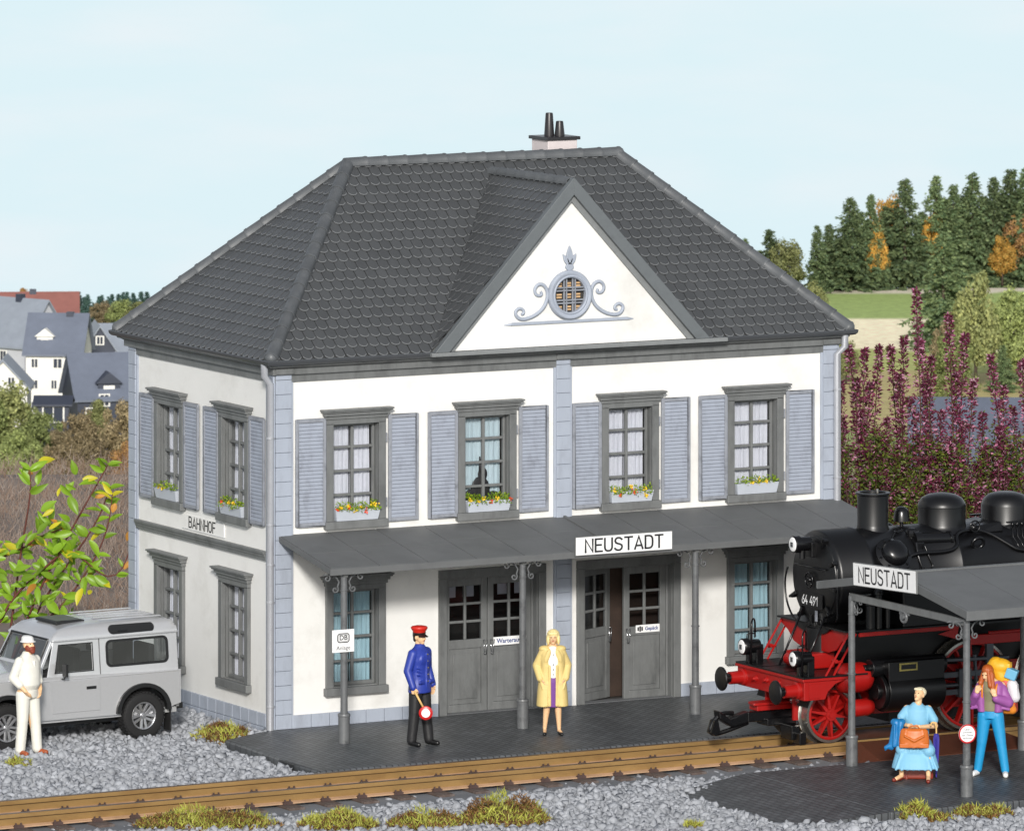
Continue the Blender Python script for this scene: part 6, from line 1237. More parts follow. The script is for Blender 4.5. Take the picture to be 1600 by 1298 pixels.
blob('body', 'skin', sw_, hA + hr + hl + [('c', RA[0], .048, RA[1], .04), ('c', RA[1], .04, RA[2], .028), ('c', LA[0], .048, LA[1], .04), ('c', LA[1], .04, LA[2], .028), ('l', [((0, .05, .42), .16, .12), ((0, .05, .6), .14, .11), ((0, .04, .85), .15, .1), ((0, .04, 1.02), .14, .08), ((0, .03, 1.09), .05, .05)]), ('c', (-.10, .03, .45), .09, (-.21, -.33, .44), .062), ('c', (-.21, -.33, .44), .058, (-.22, -.34, .09), .034), ('c', (.10, .03, .45), .09, (.17, -.38, .44), .062), ('c', (.17, -.38, .44), .058, (.17, -.42, .09), .034), ('c', (-.22, -.34, .07), .034, (-.30, -.44, .04), .03), ('c', (.17, -.42, .07), .034, (.17, -.54, .04), .03)], .0075, 5)
face(sw_, hq, .92)
blob('dress', 'dress_blue', sw_, [('l', [((0, .05, .38), .2, .16), ((0, .05, .6), .175, .14), ((0, .03, .85), .185, .135), ((0, .03, .98), .185, .12), ((0, .03, 1.05), .10, .08), ((.0, .03, 1.09), .06, .06)]), ('c', (-.14, .04, .98), .068, (-.22, -.03, .88), .07), ('c', (.16, .04, .98), .068, (.245, -.03, .84), .07), ('c', (-.11, .0, .46), .12, (-.21, -.33, .45), .10), ('c', (.11, .0, .46), .12, (.175, -.385, .445), .10), ('b', (-.01, -.2, .47), (.22, .16, .05)), ('l', [((-.02, -.31, .18), .35, .235), ((-.02, -.30, .28), .325, .215), ((-.02, -.26, .40), .29, .20), ((-.02, -.2, .5), .24, .15)])] + [('c', (-.30 + .085 * i, -.49 + (.03 if i in (0, 7) else 0), .18), .020, (-.2 + .055 * i, -.40, .46), .014) for i in range(8)], .0105, 4)
blob('hair', 'hair_white', sw_, [('e', hq(0, .045, .05), (.085, .085, .075)), ('e', hq(0, .10, .06), (.045, .045, .045)), ('c', hq(-.05, -.055, .075), .022, hq(.05, -.055, .075), .022), ('e', hq(0, .0, .085), (.075, .07, .035))], .008, 3)
blob('shoes', 'shoe_red', sw_, [('c', (-.23, -.35, .04), .034, (-.33, -.46, .026), .03), ('c', (.17, -.44, .04), .034, (.17, -.58, .026), .03)], .009, 2)
Ms = Matrix.Translation(sw_.location) @ Matrix.Rotation(sw_.rotation_euler.z, 4, 'Z')
def at_s(p): return Ms @ Vector(p)
t = thing('suitcase', 'small red brown suitcase under the seated woman', 'suitcase', at_s((-.0, -.06, 0)), sw_.rotation_euler.z)
b = MB(); b.box((-.24, -.17, .0), (.24, .15, .33)); b.obj('case', MATS['case_red'], t, bevel=.03)
for x in (-.15, .15): b = MB(); b.box((x - .015, -.178, .0), (x + .015, .155, .335)); b.obj('strap', MATS['shoe_red'], t, bevel=.004)
t = thing('handbag', 'big orange leather bag on the lap of the seated woman', 'handbag', at_s((-.035, -.40, .50)), sw_.rotation_euler.z)
blob('bag', 'leather_orange', t, [('l', [((0, 0, .0), .225, .10), ((0, 0, .12), .22, .095), ((0, 0, .24), .20, .07), ((0, 0, .27), .17, .04)]), ('c', (-.14, -.09, .17), .012, (0, -.105, .10), .012), ('c', (.14, -.09, .17), .012, (0, -.105, .10), .012), ('c', (-.14, -.06, .17), .012, (-.12, -.04, .26), .012), ('c', (.14, -.06, .17), .012, (.12, -.04, .26), .012), ('b', (0, 0, .03), (.215, .09, .03))], .009, 2)
b = MB(); b.tube(smooth2([(-.09, -.03, .25), (-.06, -.05, .31), (.05, -.05, .32), (.09, -.03, .25)]), .011, 8); b.obj('handle', MATS['leather_orange'], t, smooth=True)
t = thing('jacket', 'bright blue jacket hanging over the arm of the seated woman', 'jacket', at_s((-.30, -.24, .50)), sw_.rotation_euler.z)
blob('cloth', 'jacket_blue', t, [('c', (.09, -.02, .34), .05, (-.03, .02, .33), .055), ('c', (.07, -.05, .33), .05, (.02, -.08, .02), .045), ('c', (.0, -.02, .33), .055, (-.07, -.04, -.02), .05), ('c', (-.07, -.04, .0), .05, (-.15, -.05, -.03), .03), ('c', (-.02, -.09, .3), .02, (-.03, -.1, .0), .022), ('c', (.06, -.1, .28), .015, (.04, -.13, .02), .018), ('c', (-.13, -.05, -.02), .03, (-.16, -.05, -.07), .012)], .009, 4)
t = thing('umbrella', 'folded dark blue umbrella hanging from the arm of the seated woman', 'umbrella', at_s((.285, -.26, .10)), sw_.rotation_euler.z)
b = MB(); b.lathe([(.008, -.06), (.012, .0), (.03, .15), (.04, .35), (.045, .5), (.035, .57), (.012, .58)], (0, 0, 0), 'z', 12)
b.v = [(p[0] * (1 + .25 * math.sin(7 * math.atan2(p[1], p[0] + 1e-6))), p[1] * (1 + .25 * math.sin(7 * math.atan2(p[1], p[0] + 1e-6))), p[2]) for p in b.v]; b.obj('canopy', MATS['umbrella_cloth'], t, smooth=60)
b = MB(); b.tube(smooth2([(0, 0, .56), (0, 0, .68), (-.02, .0, .74), (-.07, 0, .74), (-.08, 0, .69)]), .012, 8); b.obj('handle', MATS['handle_wood'], t, smooth=True)
# 5) backpacker -------------------------------------------------------
cloth('jeans', C(30, 150, 206, .85), .5); cloth('cardigan', C(158, 88, 160, .85), .55); cloth('shirt_olive', C(136, 130, 100, .8)); mat('hair_red', C(186, 92, 36, .82), .45, bump=.6, bs=18, stretch=(3, 3, .6)); mat('sneaker', C(240, 240, 238, .85), .5)
bp_ = thing('person', 'red haired woman in purple cardigan and bright blue jeans looking down by the shelter column', 'person', (7.24, -8.90, 0), RZI + R_(-14))
hA, hq = head((-.04, -.06, 1.50), R_(-25), R_(22), .95)
RA = [(-.16, .0, 1.34), (-.24, -.03, 1.10), (-.17, -.18, 1.24)]; LA = [(.17, .02, 1.33), (.26, -.02, 1.08), (.09, -.19, 1.20)]
hr = hand(RA[2], (.2, -.1, 1), (1, -.1, -.1), (.1, .9, .0), 1.0, .9); hl = hand(LA[2], (-.2, -.1, 1), (-1, -.1, 0), (-.1, .9, 0), 1.0, .9)
blob('body', 'skin', bp_, hA + hr + hl + [('c', RA[0], .045, RA[1], .038), ('c', RA[1], .036, RA[2], .026), ('c', LA[0], .045, LA[1], .038), ('c', LA[1], .036, LA[2], .026), ('l', [((0, 0, .9), .14, .09), ((0, 0, 1.05), .11, .08), ((0, 0, 1.25), .14, .09), ((0, 0, 1.38), .13, .07), ((-.02, -.02, 1.45), .05, .05)]), ('c', (-.095, 0, .88), .09, (-.13, -.02, .48), .058), ('c', (-.13, -.02, .48), .058, (-.19, 0, .08), .035), ('c', (.095, 0, .88), .09, (.16, -.02, .48), .058), ('c', (.16, -.02, .48), .058, (.22, -.02, .08), .035)], .0075, 5)
face(bp_, hq, .95)
blob('shirt', 'shirt_olive', bp_, [('l', [((0, -.02, .95), .13, .10), ((0, -.02, 1.1), .12, .10), ((0, -.03, 1.25), .13, .115), ((-.01, -.02, 1.36), .12, .09), ((-.02, -.02, 1.41), .06, .06)])], .0095, 4)
def card(s): A = RA if s < 0 else LA; return [('l', [((s * .115, .0, .94), .075, .125), ((s * .125, .0, 1.05), .075, .125), ((s * .125, 0, 1.2), .08, .125), ((s * .11, 0, 1.33), .085, .10), ((s * .07, .01, 1.39), .06, .07)]), ('c', (A[0][0] * .88, A[0][1], A[0][2] - .02), .068, A[1], .08), ('c', A[1], .085, (A[2][0] + s * .02, A[2][1] + .03, A[2][2] - .05), .06)] + [('c', (s * .19, -.07 + .02 * i, 1.0 + .05 * i), .02, (s * .28, -.04, .98 + .05 * i), .02) for i in range(3)]
blob('cardigan', 'cardigan', bp_, card(-1) + card(1) + [('l', [((0, .07, .94), .14, .07), ((0, .07, 1.2), .15, .07), ((0, .05, 1.37), .12, .05)])], .0095, 3)
blob('jeans', 'jeans', bp_, [('c', (-.09, 0, .88), .105, (-.13, -.02, .48), .075), ('c', (-.13, -.02, .48), .073, (-.19, .0, .09), .062), ('c', (.09, 0, .88), .105, (.16, -.02, .48), .075), ('c', (.16, -.02, .48), .073, (.22, -.02, .09), .062), ('l', [((0, 0, .84), .155, .115), ((0, 0, .97), .14, .11)])], .0095, 3)
blob('hair', 'hair_red', bp_, [('e', hq(0, .03, .04), (.09, .10, .088)), ('c', hq(-.07, .0, .0), .035, (-.13, -.10, 1.36), .04), ('c', hq(.07, .0, .0), .04, (.05, -.12, 1.30), .045), ('c', hq(0, .07, 0), .06, (.03, .03, 1.34), .06), ('c', hq(.06, -.05, .03), .025, (.02, -.15, 1.33), .035), ('c', (.03, -.10, 1.40), .04, (.06, -.13, 1.28), .035)], .008, 3)
blob('sneakers', 'sneaker', bp_, [('c', (-.20, .0, .045), .045, (-.24, -.14, .035), .04), ('c', (.22, -.02, .045), .045, (.25, -.16, .035), .04)], .009, 2)
Mb = Matrix.Translation(bp_.location) @ Matrix.Rotation(bp_.rotation_euler.z, 4, 'Z')
mat('pack_yellow', C(240, 180, 40, .85), .5, bump=.15, bs=14); mat('pack_blue', C(110, 180, 215, .85), .5); mat('pack_white', C(225, 222, 226, .85), .5, bump=.2, bs=20); mat('pack_orange', C(226, 136, 40, .85), .5, bump=.15, bs=16); mat('pack_red', C(205, 60, 34, .85), .5)
t = thing('backpack', 'tall yellow and red backpack with blue and white rolls on the woman in jeans', 'backpack', Mb @ Vector((.10, .17, .98)), bp_.rotation_euler.z)
blob('pack', 'pack_red', t, [('l', [((.08, .02, -.08), .15, .11), ((.10, .03, .1), .17, .13), ((.08, .03, .35), .16, .12), ((.04, .02, .45), .14, .1)]), ('b', (.1, .04, .1), (.15, .12, .18))], .012, 4)
blob('top_pouch', 'pack_yellow', t, [('e', (-.0, .0, .60), (.19, .13, .12)), ('c', (.03, .02, .45), .13, (-.05, .0, .62), .12), ('b', (.02, .02, .52), (.15, .1, .13))], .012, 4)
blob('blue_roll', 'pack_blue', t, [('b', (.19, -.05, .50), (.085, .08, .075), .35, 'Y')], .010, 3)
blob('white_pouch', 'pack_white', t, [('c', (.20, -.06, .34), .085, (.235, -.05, .16), .085, 1), ('b', (.215, -.05, .25), (.07, .07, .1))], .010, 4)
blob('orange_pouch', 'pack_orange', t, [('e', (.13, -.08, .02), (.12, .09, .11)), ('c', (.0, -.1, -.03), .04, (.2, -.07, -.02), .07)], .010, 4)
for s in (-1, 1): b = MB(); b.tube(smooth2([(-.1 + s * .1, -.05, .36), (-.1 + s * .11, -.25, .40), (-.1 + s * .10, -.33, .25), (-.1 + s * .12, -.2, .02)]), .016, 6, flat=.5); b.obj('shoulder_strap', MATS['pack_orange'], t, smooth=True)
# ---------------------------------------------------------------- plants close by
def blades(b, r, n, rx_, ry_, h, hmax, wd=.012, lean=.5, mi=0, bumpy=3):
    ph = r.uniform(0, 9)
    for i in range(n):
        while True:
            x, y = r.uniform(-1, 1), r.uniform(-1, 1)
            if x * x + y * y < 1: break
        d = 1 - (x * x + y * y); m = .45 + .55 * abs(math.sin(x * bumpy + ph) * math.cos(y * bumpy * .8 + ph))
        z0 = hmax * d ** .6 * m * r.random() ** .5; p = Vector((x * rx_, y * ry_, z0)); dr = Vector((r.gauss(0, lean), r.gauss(0, lean), 1)).normalized(); ln_ = h * r.uniform(.5, 1.3)
        s_ = dr.orthogonal().normalized(); s_ = Matrix.Rotation(r.uniform(0, 6.3), 3, dr) @ s_
        q = p + dr * ln_ * .55; tip = q + (dr + rv(r) * .6).normalized() * ln_ * .45
        b.add([p - s_ * wd / 2, p + s_ * wd / 2, q + s_ * wd * .45, tip, q - s_ * wd * .45], [(0, 1, 2, 4), (4, 2, 3)], mi)
mat('moss_green', C(192, 196, 84, .85), .6, island=.35, trans=.3, sub=C(196, 196, 96, .8)); mat('moss_brown', C(160, 122, 66, .8), .7, island=.4, trans=.15, sub=C(92, 56, 34, .7)); mat('moss_core', C(104, 80, 46, .7), .9, bump=.5, bs=20)
GT = 'moss and grass tufts on the gravel'
def tuft(label, loc, rx_, ry_, hm, n, seed, green=.6, rz=-TH):
    r = random.Random(seed); t = thing('grass_tuft', label, 'grass tuft', loc, rz, GT)
    b = MB(); b.sphere((0, 0, -.02), 1, 16, sq=(rx_ * .85, ry_ * .85, hm * .55)); 
    b.v = [(x * (1 + .2 * nz2(x, y, 6, seed)), y * (1 + .2 * nz2(x, y, 6, seed + 1)), z * (1 + .5 * nz2(x, y, 7, seed + 2))) for x, y, z in b.v]; b.obj('moss_cushion', MATS['moss_core'], t, smooth=True)
    b = MB(); blades(b, r, int(n * green * .8), rx_, ry_, .105, hm, .014, .7); b.obj('green_blades', MATS['moss_green'], t, recalc=False, weld=False)
    b = MB(); blades(b, r, int(n * (1.25 - green)), rx_ * 1.05, ry_ * 1.05, .07, hm * .98, .015, 1.0); b.obj('brown_blades', MATS['moss_brown'], t, recalc=False, weld=False)
TF = []
def P0(u, d): return VF(u, d, -.12)
tuft('brown and yellow green moss cushion beside the pavement corner and the left wall', P0(-4.42, 106.9), .44, .7, .24, 2400, 1, .4)
tuft('long low moss strip in front of the rails at the left', P0(-4.3, 98.9), 1.0, .5, .28, 3600, 2, .6)
tuft('large bushy green and brown moss clump before the rails left of the middle', P0(-.1, 99.2), .62, .5, .46, 4200, 3, .55)
tuft('flat brown moss patch before the rails beneath the uniformed man', P0(-1.2, 98.9), .55, .4, .26, 2200, 4, .45)
tuft('yellow green moss clump at the bottom edge left of the bushy clump', P0(-2.45, 98.8), .55, .4, .32, 2400, 12, .75)
tuft('tiny yellow moss sprig on the gravel beside the platform ramp', P0(2.55, 98.8), .13, .12, .08, 260, 5, .8)
tuft('upright bright green tuft in front of the island platform edge', P0(5.72, 99.6), .28, .25, .30, 1100, 6, .85)
tuft('flat brown tuft between two green tufts before the island platform', P0(6.1, 99.4), .25, .25, .10, 500, 13, .25)
tuft('dry yellow brown tuft at the right end before the island platform', P0(6.7, 99.8), .42, .3, .17, 1300, 7, .45)
tuft('small moss tuft at the left picture edge below the bearded man', P0(-7.35, 104.2), .2, .3, .12, 420, 8, .7)
# leafy shrub with big bright leaves, behind the car
mat('leaf_bright', C(128, 164, 44, .85), .4, island=.28, trans=.35, sub=C(150, 190, 50, .85)); mat('leaf_yellow', C(216, 206, 50, .85), .45, island=.15, trans=.35); mat('leaf_orange', C(206, 146, 60, .8), .5, island=.2, trans=.3); mat('twig', C(104, 48, 34, .7), .6, var=.2)
def big_leaf(b, p, d, n, L_, wd, curl=.25):
    p, d, n = Vector(p), Vector(d).normalized(), Vector(n); n = (n - d * n.dot(d)).normalized(); s_ = d.cross(n); N = 6; rows = []
    for i in range(N + 1):
        t = i / N; w2 = wd / 2 * math.sin(PI * (t * .92 + .06)) ** .9 * (1.15 - .3 * t); c = p + d * L_ * t - n * curl * L_ * t * t
        rows.append([c - s_ * w2 + n * w2 * .35, c - s_ * w2 * .5 + n * w2 * .1, c, c + s_ * w2 * .5 + n * w2 * .1, c + s_ * w2 + n * w2 * .35])
    b.add([q for r_ in rows for q in r_], [(i * 5 + k, i * 5 + k + 1, (i + 1) * 5 + k + 1, (i + 1) * 5 + k) for i in range(N) for k in range(4)])
sh_ = thing('leafy_shrub', 'young shrub with large bright green and yellow leaves behind the silver car', 'shrub', VF(-8.0, 111.6, -.1), -TH)
r = random.Random(11); px = lambda x, y: ((x - 15) * .01015, (1108 - y) * .01015)     # local metres, right and up
stems = [[(10, 1080), (60, 950), (120, 840), (160, 770), (170, 752)], [(20, 1060), (70, 960), (150, 850), (172, 790)], [(10, 1060), (30, 900), (48, 800), (46, 762)], [(0, 1000), (20, 960), (80, 905), (110, 880), (180, 945), (215, 860), (224, 850)], [(0, 900), (30, 890), (60, 868), (98, 855)], [(30, 1050), (70, 1000), (110, 960), (150, 900), (170, 850), (176, 800)]]
b = MB(); bl, by_, bo = MB(), MB(), MB(); LV = []
for s_ in stems:
    P = []; yj = r.uniform(-.25, .25)
    for i, q in enumerate(s_): x, z = px(*q); P.append((x, yj + r.uniform(-.06, .06), z))
    P = smooth2(P, 2); b.tube(P, [.022 - .015 * i / len(P) for i in range(len(P))], 6)
    for i in range(3, len(P)):
        t = (Vector(P[i]) - Vector(P[i - 1])).normalized(); sd = (-1) ** i
        for _ in range(r.choice((1, 1, 2)) if r.random() < .7 else 0):
            d = (t * .5 + Vector((sd * r.uniform(.5, 1), r.uniform(-.7, .3), r.uniform(-.5, .5)))).normalized(); LV.append((Vector(P[i]), d))
for (x, y) in [(105, 780), (118, 770), (92, 800), (130, 775), (110, 800), (150, 790), (95, 850), (60, 860), (75, 875), (50, 910), (35, 930), (95, 880), (110, 865), (125, 895), (60, 940), (40, 950), (85, 930), (120, 920), (140, 910), (25, 915), (10, 930), (70, 905), (20, 950), (55, 970), (90, 950), (150, 925), (105, 905), (30, 875), (12, 895), (45, 985), (15, 975), (130, 945), (65, 825), (80, 845), (5, 955), (20, 990), (100, 970), (75, 960), (60, 990)] + [(r.uniform(0, 150), r.uniform(850, 990)) for _ in range(34)]:
    q = px(x, y); LV.append((Vector((q[0], r.uniform(-.3, .2), q[1])), Vector((r.uniform(-1, 1), r.uniform(-.6, .1), r.uniform(-.7, .7))).normalized()))
LV += [(p + Vector((r.uniform(-.12, .12), r.uniform(0, .5), r.uniform(-.12, .1))), (d + rv(r) * .8 + Vector((0, 0, .5))).normalized()) for (p, d) in LV if p.x < 1.3 and r.random() < .55]
for (p, d) in LV:
    q = r.random(); tgt = bl if q < .88 else by_ if q < .97 else bo; L_ = r.uniform(.16, .32) * (.6 if p.x > 1.7 else 1)
    big_leaf(tgt, p, d, Vector((r.uniform(-1.1, .9), -1, r.uniform(-.3, 1.6))), L_, L_ * r.uniform(.34, .52), r.uniform(.05, .5))
for x, y, mt in ((182, 812, bo), (205, 855, bo), (213, 846, by_), (165, 800, bo), (208, 900, bo), (195, 915, bo), (165, 935, by_), (140, 955, by_), (85, 822, by_), (78, 852, by_)):
    q = px(x, y); big_leaf(mt, Vector((q[0], -.1, q[1])), rv(r) + Vector((0, 0, -.3)), Vector((0, -1, .4)), r.uniform(.14, .26), r.uniform(.07, .12), .2)
b.obj('branches', MATS['twig'], sh_, smooth=True); bl.obj('foliage', MATS['leaf_bright'], sh_, recalc=False, smooth=True, weld=False); by_.obj('yellow_leaves', MATS['leaf_yellow'], sh_, recalc=False, smooth=True, weld=False); bo.obj('orange_leaves', MATS['leaf_orange'], sh_, recalc=False, smooth=True, weld=False)
# heather with purple spikes behind the locomotive
mat('heather_dark', C(124, 42, 78, .85), .55, island=.4, trans=.25, sub=C(96, 40, 54, .8)); mat('heather_pink', C(206, 120, 158, .9), .5, island=.25, trans=.35, sub=C(216, 170, 190, .85)); mat('heather_green', C(74, 96, 34, .7), .55, island=.4, trans=.25, sub=C(130, 142, 50, .75)); mat('heather_stem', C(86, 60, 40, .7), .7)
def spike(parts, base, top, r, fl0=.35, dens=1.0):
    st, dk, pk, gn = parts; base, top = Vector(base), Vector(top); ln_ = (top - base).length; mid = (base + top) / 2 + Vector((r.gauss(0, .2), r.gauss(0, .2), 0)); n = int(ln_ / .045 * dens)
    P = smooth2([base, mid, top], 2); st.tube(P, [.02 - .015 * i / len(P) for i in range(len(P))], 5)
    for i in range(n):
        t = i / n; k = t * (len(P) - 1); j = min(int(k), len(P) - 2); p = Vector(P[j]).lerp(Vector(P[j + 1]), k - j)
        wd = .16 * (1 - t) ** .7 + .02 if t > fl0 else .24
        for q in range(r.choice((11, 12, 14))):
            a = r.uniform(0, 2 * PI); d = Vector((math.cos(a), math.sin(a), r.uniform(-.1, .9))).normalized(); c = p + d * r.uniform(.0, wd); L_ = r.uniform(.045, .095)
            tgt = gn if (t < fl0 and r.random() < .72) or r.random() < .10 else (pk if r.random() < .24 else dk)
            leafquad(tgt, c, rv(r), d + Vector((0, 0, -.15)), L_, L_ * .42)
    for i in range(int(15 * dens)):
        t = r.uniform(.1, .8); k = t * (len(P) - 1); j = min(int(k), len(P) - 2); p = Vector(P[j]); a = r.uniform(0, 2 * PI); q = p + Vector((math.cos(a), math.sin(a), 1.2)) * r.uniform(.15, .4) * (1.1 - t)
        st.tube([p, q], [.007, .003], 4)
        for g in range(12):
            c = p.lerp(q, g / 12); tgt = gn if t < fl0 and r.random() < .7 else (pk if r.random() < .25 else dk); leafquad(tgt, c, rv(r), rv(r) + Vector((0, 0, .3)), r.uniform(.045, .08), .03)
HS = [(1325, 539), (1352, 546), (1374, 540), (1391, 539), (1413, 528), (1431, 452), (1439, 534), (1457, 559), (1481, 489), (1511, 526), (1522, 593), (1544, 551), (1572, 610), (1596, 563), (1338, 590), (1362, 600), (1403, 580), (1449, 600), (1495, 585), (1533, 640), (1560, 660), (1585, 640), (1315, 600), (1420, 620), (1470, 640), (1345, 640), (1505, 660), (1385, 650), (1318, 660), (1545, 700), (1600, 690), (1580, 720), (1440, 690), (1520, 720), (1625, 600), (1645, 640)]
hl_ = ['tall purple heather beside the right corner of the station', 'heather with the two tallest purple spikes above the locomotive', 'purple heather with green lower shoots behind the locomotive domes', 'purple heather with pale pink flowers at the right picture edge']
for gi in range(4):
    x0, x1 = 1300 + gi * 76, 1300 + (gi + 1) * 76 + (80 if gi == 3 else 0); r = random.Random(40 + gi); d0 = 117.6
    cu = ((x0 + x1) / 2 - 800) * d0 / 10954; base = VF(cu, d0, -.1); t = thing('heather_plant', hl_[gi], 'heather', base, -TH, 'heather plants behind the locomotive')
    parts = [MB(), MB(), MB(), MB()]
    for (x, y) in HS:
        if x0 <= x < x1:
            u = (x - 800) * d0 / 10954 - cu; z = 16.4544 - d0 * (y + 545) / 10954 + .1; yy_ = r.uniform(-.5, .6)
            spike(parts, (u * .6 + r.uniform(-.3, .3), yy_ * .5, 0), (u, yy_, z), r, .5)
    for i in range(38):
        u = r.uniform(-.48, .5) * (1.8 if gi == 3 else 1); z = r.uniform(1.6, 3.5); spike(parts, (u * .8, r.uniform(-.3, .5), 0), (u, r.uniform(-.8, .3), z), r, .97 if i % 4 else .6, .9)
    for mb, nm, mt in zip(parts, ('stems', 'dark_flowers', 'pink_flowers', 'green_shoots'), ('heather_stem', 'heather_dark', 'heather_pink', 'heather_green')): mb.obj(nm, MATS[mt], t, recalc=False, weld=False)
# dry brown scrub on the bank behind the station
mat('scrub', C(160, 148, 138, .85), .85, island=.2, trans=.15, sub=C(132, 104, 84, .8))
b = MB(); r = random.Random(5)
for i in range(26000):
    d = r.uniform(119, 143); u = r.uniform(-12.5, -4) if i % 5 else r.uniform(4, 13); p = VF(u, d, 0); hgt = .25 + .35 * (nz2(u, d, .6, 2) + .5); p.z = ground_h(u, d) + r.random() ** 1.5 * hgt * .6
    dr = Vector((r.gauss(0, .7), r.gauss(0, .5), 1)).normalized(); s_ = RT * r.uniform(-1, 1) + Vector((0, 0, r.uniform(-.4, .4))); s_.normalize(); ln_ = r.uniform(.12, .4); w2 = .006
    b.add([p - s_ * w2, p + s_ * w2, p + dr * ln_ + RT * r.uniform(-.1, .1)], [(0, 1, 2)])
tag(b.obj('dry_scrub', MATS['scrub'], recalc=False, weld=False), 'dry brown scrub on the bank behind the car', None, kind='stuff')
# ---------------------------------------------------------------- far valley: trees and houses (rows: lateral metres, distance, base height, height)
def leaf_mat(n_, c, s2, isl=.45): return mat(n_, c, .7, island=isl, trans=.2, sub=s2, objr=.28)
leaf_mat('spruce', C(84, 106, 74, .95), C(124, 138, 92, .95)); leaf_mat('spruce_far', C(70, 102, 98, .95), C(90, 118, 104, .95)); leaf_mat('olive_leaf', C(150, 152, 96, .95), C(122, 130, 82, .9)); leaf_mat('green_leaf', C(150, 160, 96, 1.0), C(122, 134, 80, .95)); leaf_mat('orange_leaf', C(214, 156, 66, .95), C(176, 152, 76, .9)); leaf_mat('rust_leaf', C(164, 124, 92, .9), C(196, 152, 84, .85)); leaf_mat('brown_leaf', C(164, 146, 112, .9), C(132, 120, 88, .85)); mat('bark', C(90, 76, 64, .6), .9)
def conifer(seed, n=6500, w_=.2):
    r = random.Random(seed); b = MB(); b2 = MB(); b2.tube([(0, 0, 0), (0, 0, .97)], [.014, .002], 6)
    nb = 190
    for i in range(nb):
        z = .06 + .93 * (i / nb) ** .95; R0 = w_ * 1.25 * (1 - z) ** .95 * r.uniform(.4, 1.2) + .008; a = r.uniform(0, 2 * PI); d = Vector((math.cos(a), math.sin(a), -.12 - .35 * (1 - z)))
        m = max(6, int(n / nb * (1.5 - z)))
        for k in range(m):
            t = r.random() ** .6; p = Vector((0, 0, z)) + d * R0 * t + Vector((r.gauss(0, .010), r.gauss(0, .010), r.gauss(0, .008)))
            leafquad(b, p, rv(r) + Vector((0, 0, .5)), d + rv(r) * .7 + Vector((0, 0, -.3)), r.uniform(.03, .052) * (1.25 - z * .8), .024 * (1.2 - z * .6))
    return b, b2
def decid(seed, n=7500, w_=.36, z0=.08):
    r = random.Random(seed); b = MB(); b2 = MB(); b2.tube([(0, 0, 0), (.01, 0, .3), (0, .01, .6)], [.03, .02, .008], 6); C_ = []
    for i in range(48):
        v = rv(r) * r.uniform(.45, 1); C_.append((Vector((v.x * w_, v.y * w_, (z0 + 1) / 2 + v.z * (1 - z0) / 2 * .88)), r.uniform(.07, .14)))
        if i < 9: b2.tube([(0, 0, .25 + .03 * i), C_[-1][0]], [.011, .003], 5)
    for i in range(n):
        c, rr_ = r.choice(C_); v = rv(r); p = c + v * rr_ * r.uniform(.5, 1.05) * Vector((1, 1, .8)).length / 1.6
        leafquad(b, p, v + rv(r) * .6, rv(r), r.uniform(.028, .048), .03)
    return b, b2
PROTO = {}
def proto(kind, i):
    k = (kind, i)
    if k not in PROTO:
        b, b2 = conifer(100 + i, w_=(.17, .2, .23)[i % 3]) if kind == 'c' else decid(200 + i, w_=(.34, .40, .30)[i % 3]) ; me = b.mesh('crown', MATS['spruce'], recalc=False); PROTO[k] = (me, b2.mesh('trunk', MATS['bark'], smooth=True))
    return PROTO[k]
MV = {}
def tree(name, label, kind, i, m, u, d, z, h, wide=1.0, group=None):
    t = thing(name, label, 'tree', VF(u, d, z), (i * 2.1 + u) % 6.28, group); t.scale = (h * wide, h * wide, h); me, tr = proto(kind, i % 3)
    key = (kind, i % 3, m)
    if key not in MV: MV[key] = me.copy(); MV[key].materials.clear(); MV[key].materials.append(MATS[m])
    link('crown', MV[key], t); link('trunk', tr, t)
def row(px, top, base, d=None):
    d = d or 106.45 * 10954 / (base + 545); z0 = 16.4544 - d * (base + 545) / 10954; return (px - 800) * d / 10954, d, z0, (base - top) * d / 10954
CF = 'spruces on the hill at the right'
lab = ['smallest dark spruce tip just above the right hip of the roof', 'dark spruce beside a pale birch above the right hip of the roof', 'narrow spruce at the left end of the hilltop wood', 'broad spruce with a reddish tint in the left part of the wood', 'short spruce between two orange trees', 'tallest slender spruce left of the round orange tree', 'spruce standing right of the round orange tree', 'spruce with a double top in the middle of the wood', 'high spruce in the right middle of the wood', 'spruce close to the right picture edge above the rusty tree', 'very tall spruce near the right picture edge', 'last spruce cut by the right picture edge', 'dark spruce standing forward of the wood over the meadow', 'small dark pine at the meadow edge above the slate roof']
for k, (px_, tp, bs_, i, wd) in enumerate([(1165, 372, 470, 0, .9), (1203, 358, 472, 1, 1.4), (1277, 352, 458, 0, 1.0), (1328, 308, 454, 2, 1.1), (1361, 303, 452, 1, .8), (1414, 279, 450, 1, 1.05), (1463, 274, 446, 2, .9), (1490, 288, 446, 0, 1.0), (1519, 269, 444, 1, 1.0), (1552, 276, 442, 2, .9), (1580, 264, 442, 0, 1.1), (1604, 262, 442, 1, 1.0), (1474, 362, 545, 2, 1.15), (1567, 538, 612, 1, 1.3)]):
    tree('spruce_tree', lab[k], 'c', i, 'spruce', *row(px_, tp, bs_), wide=wd * 1.3, group=CF)
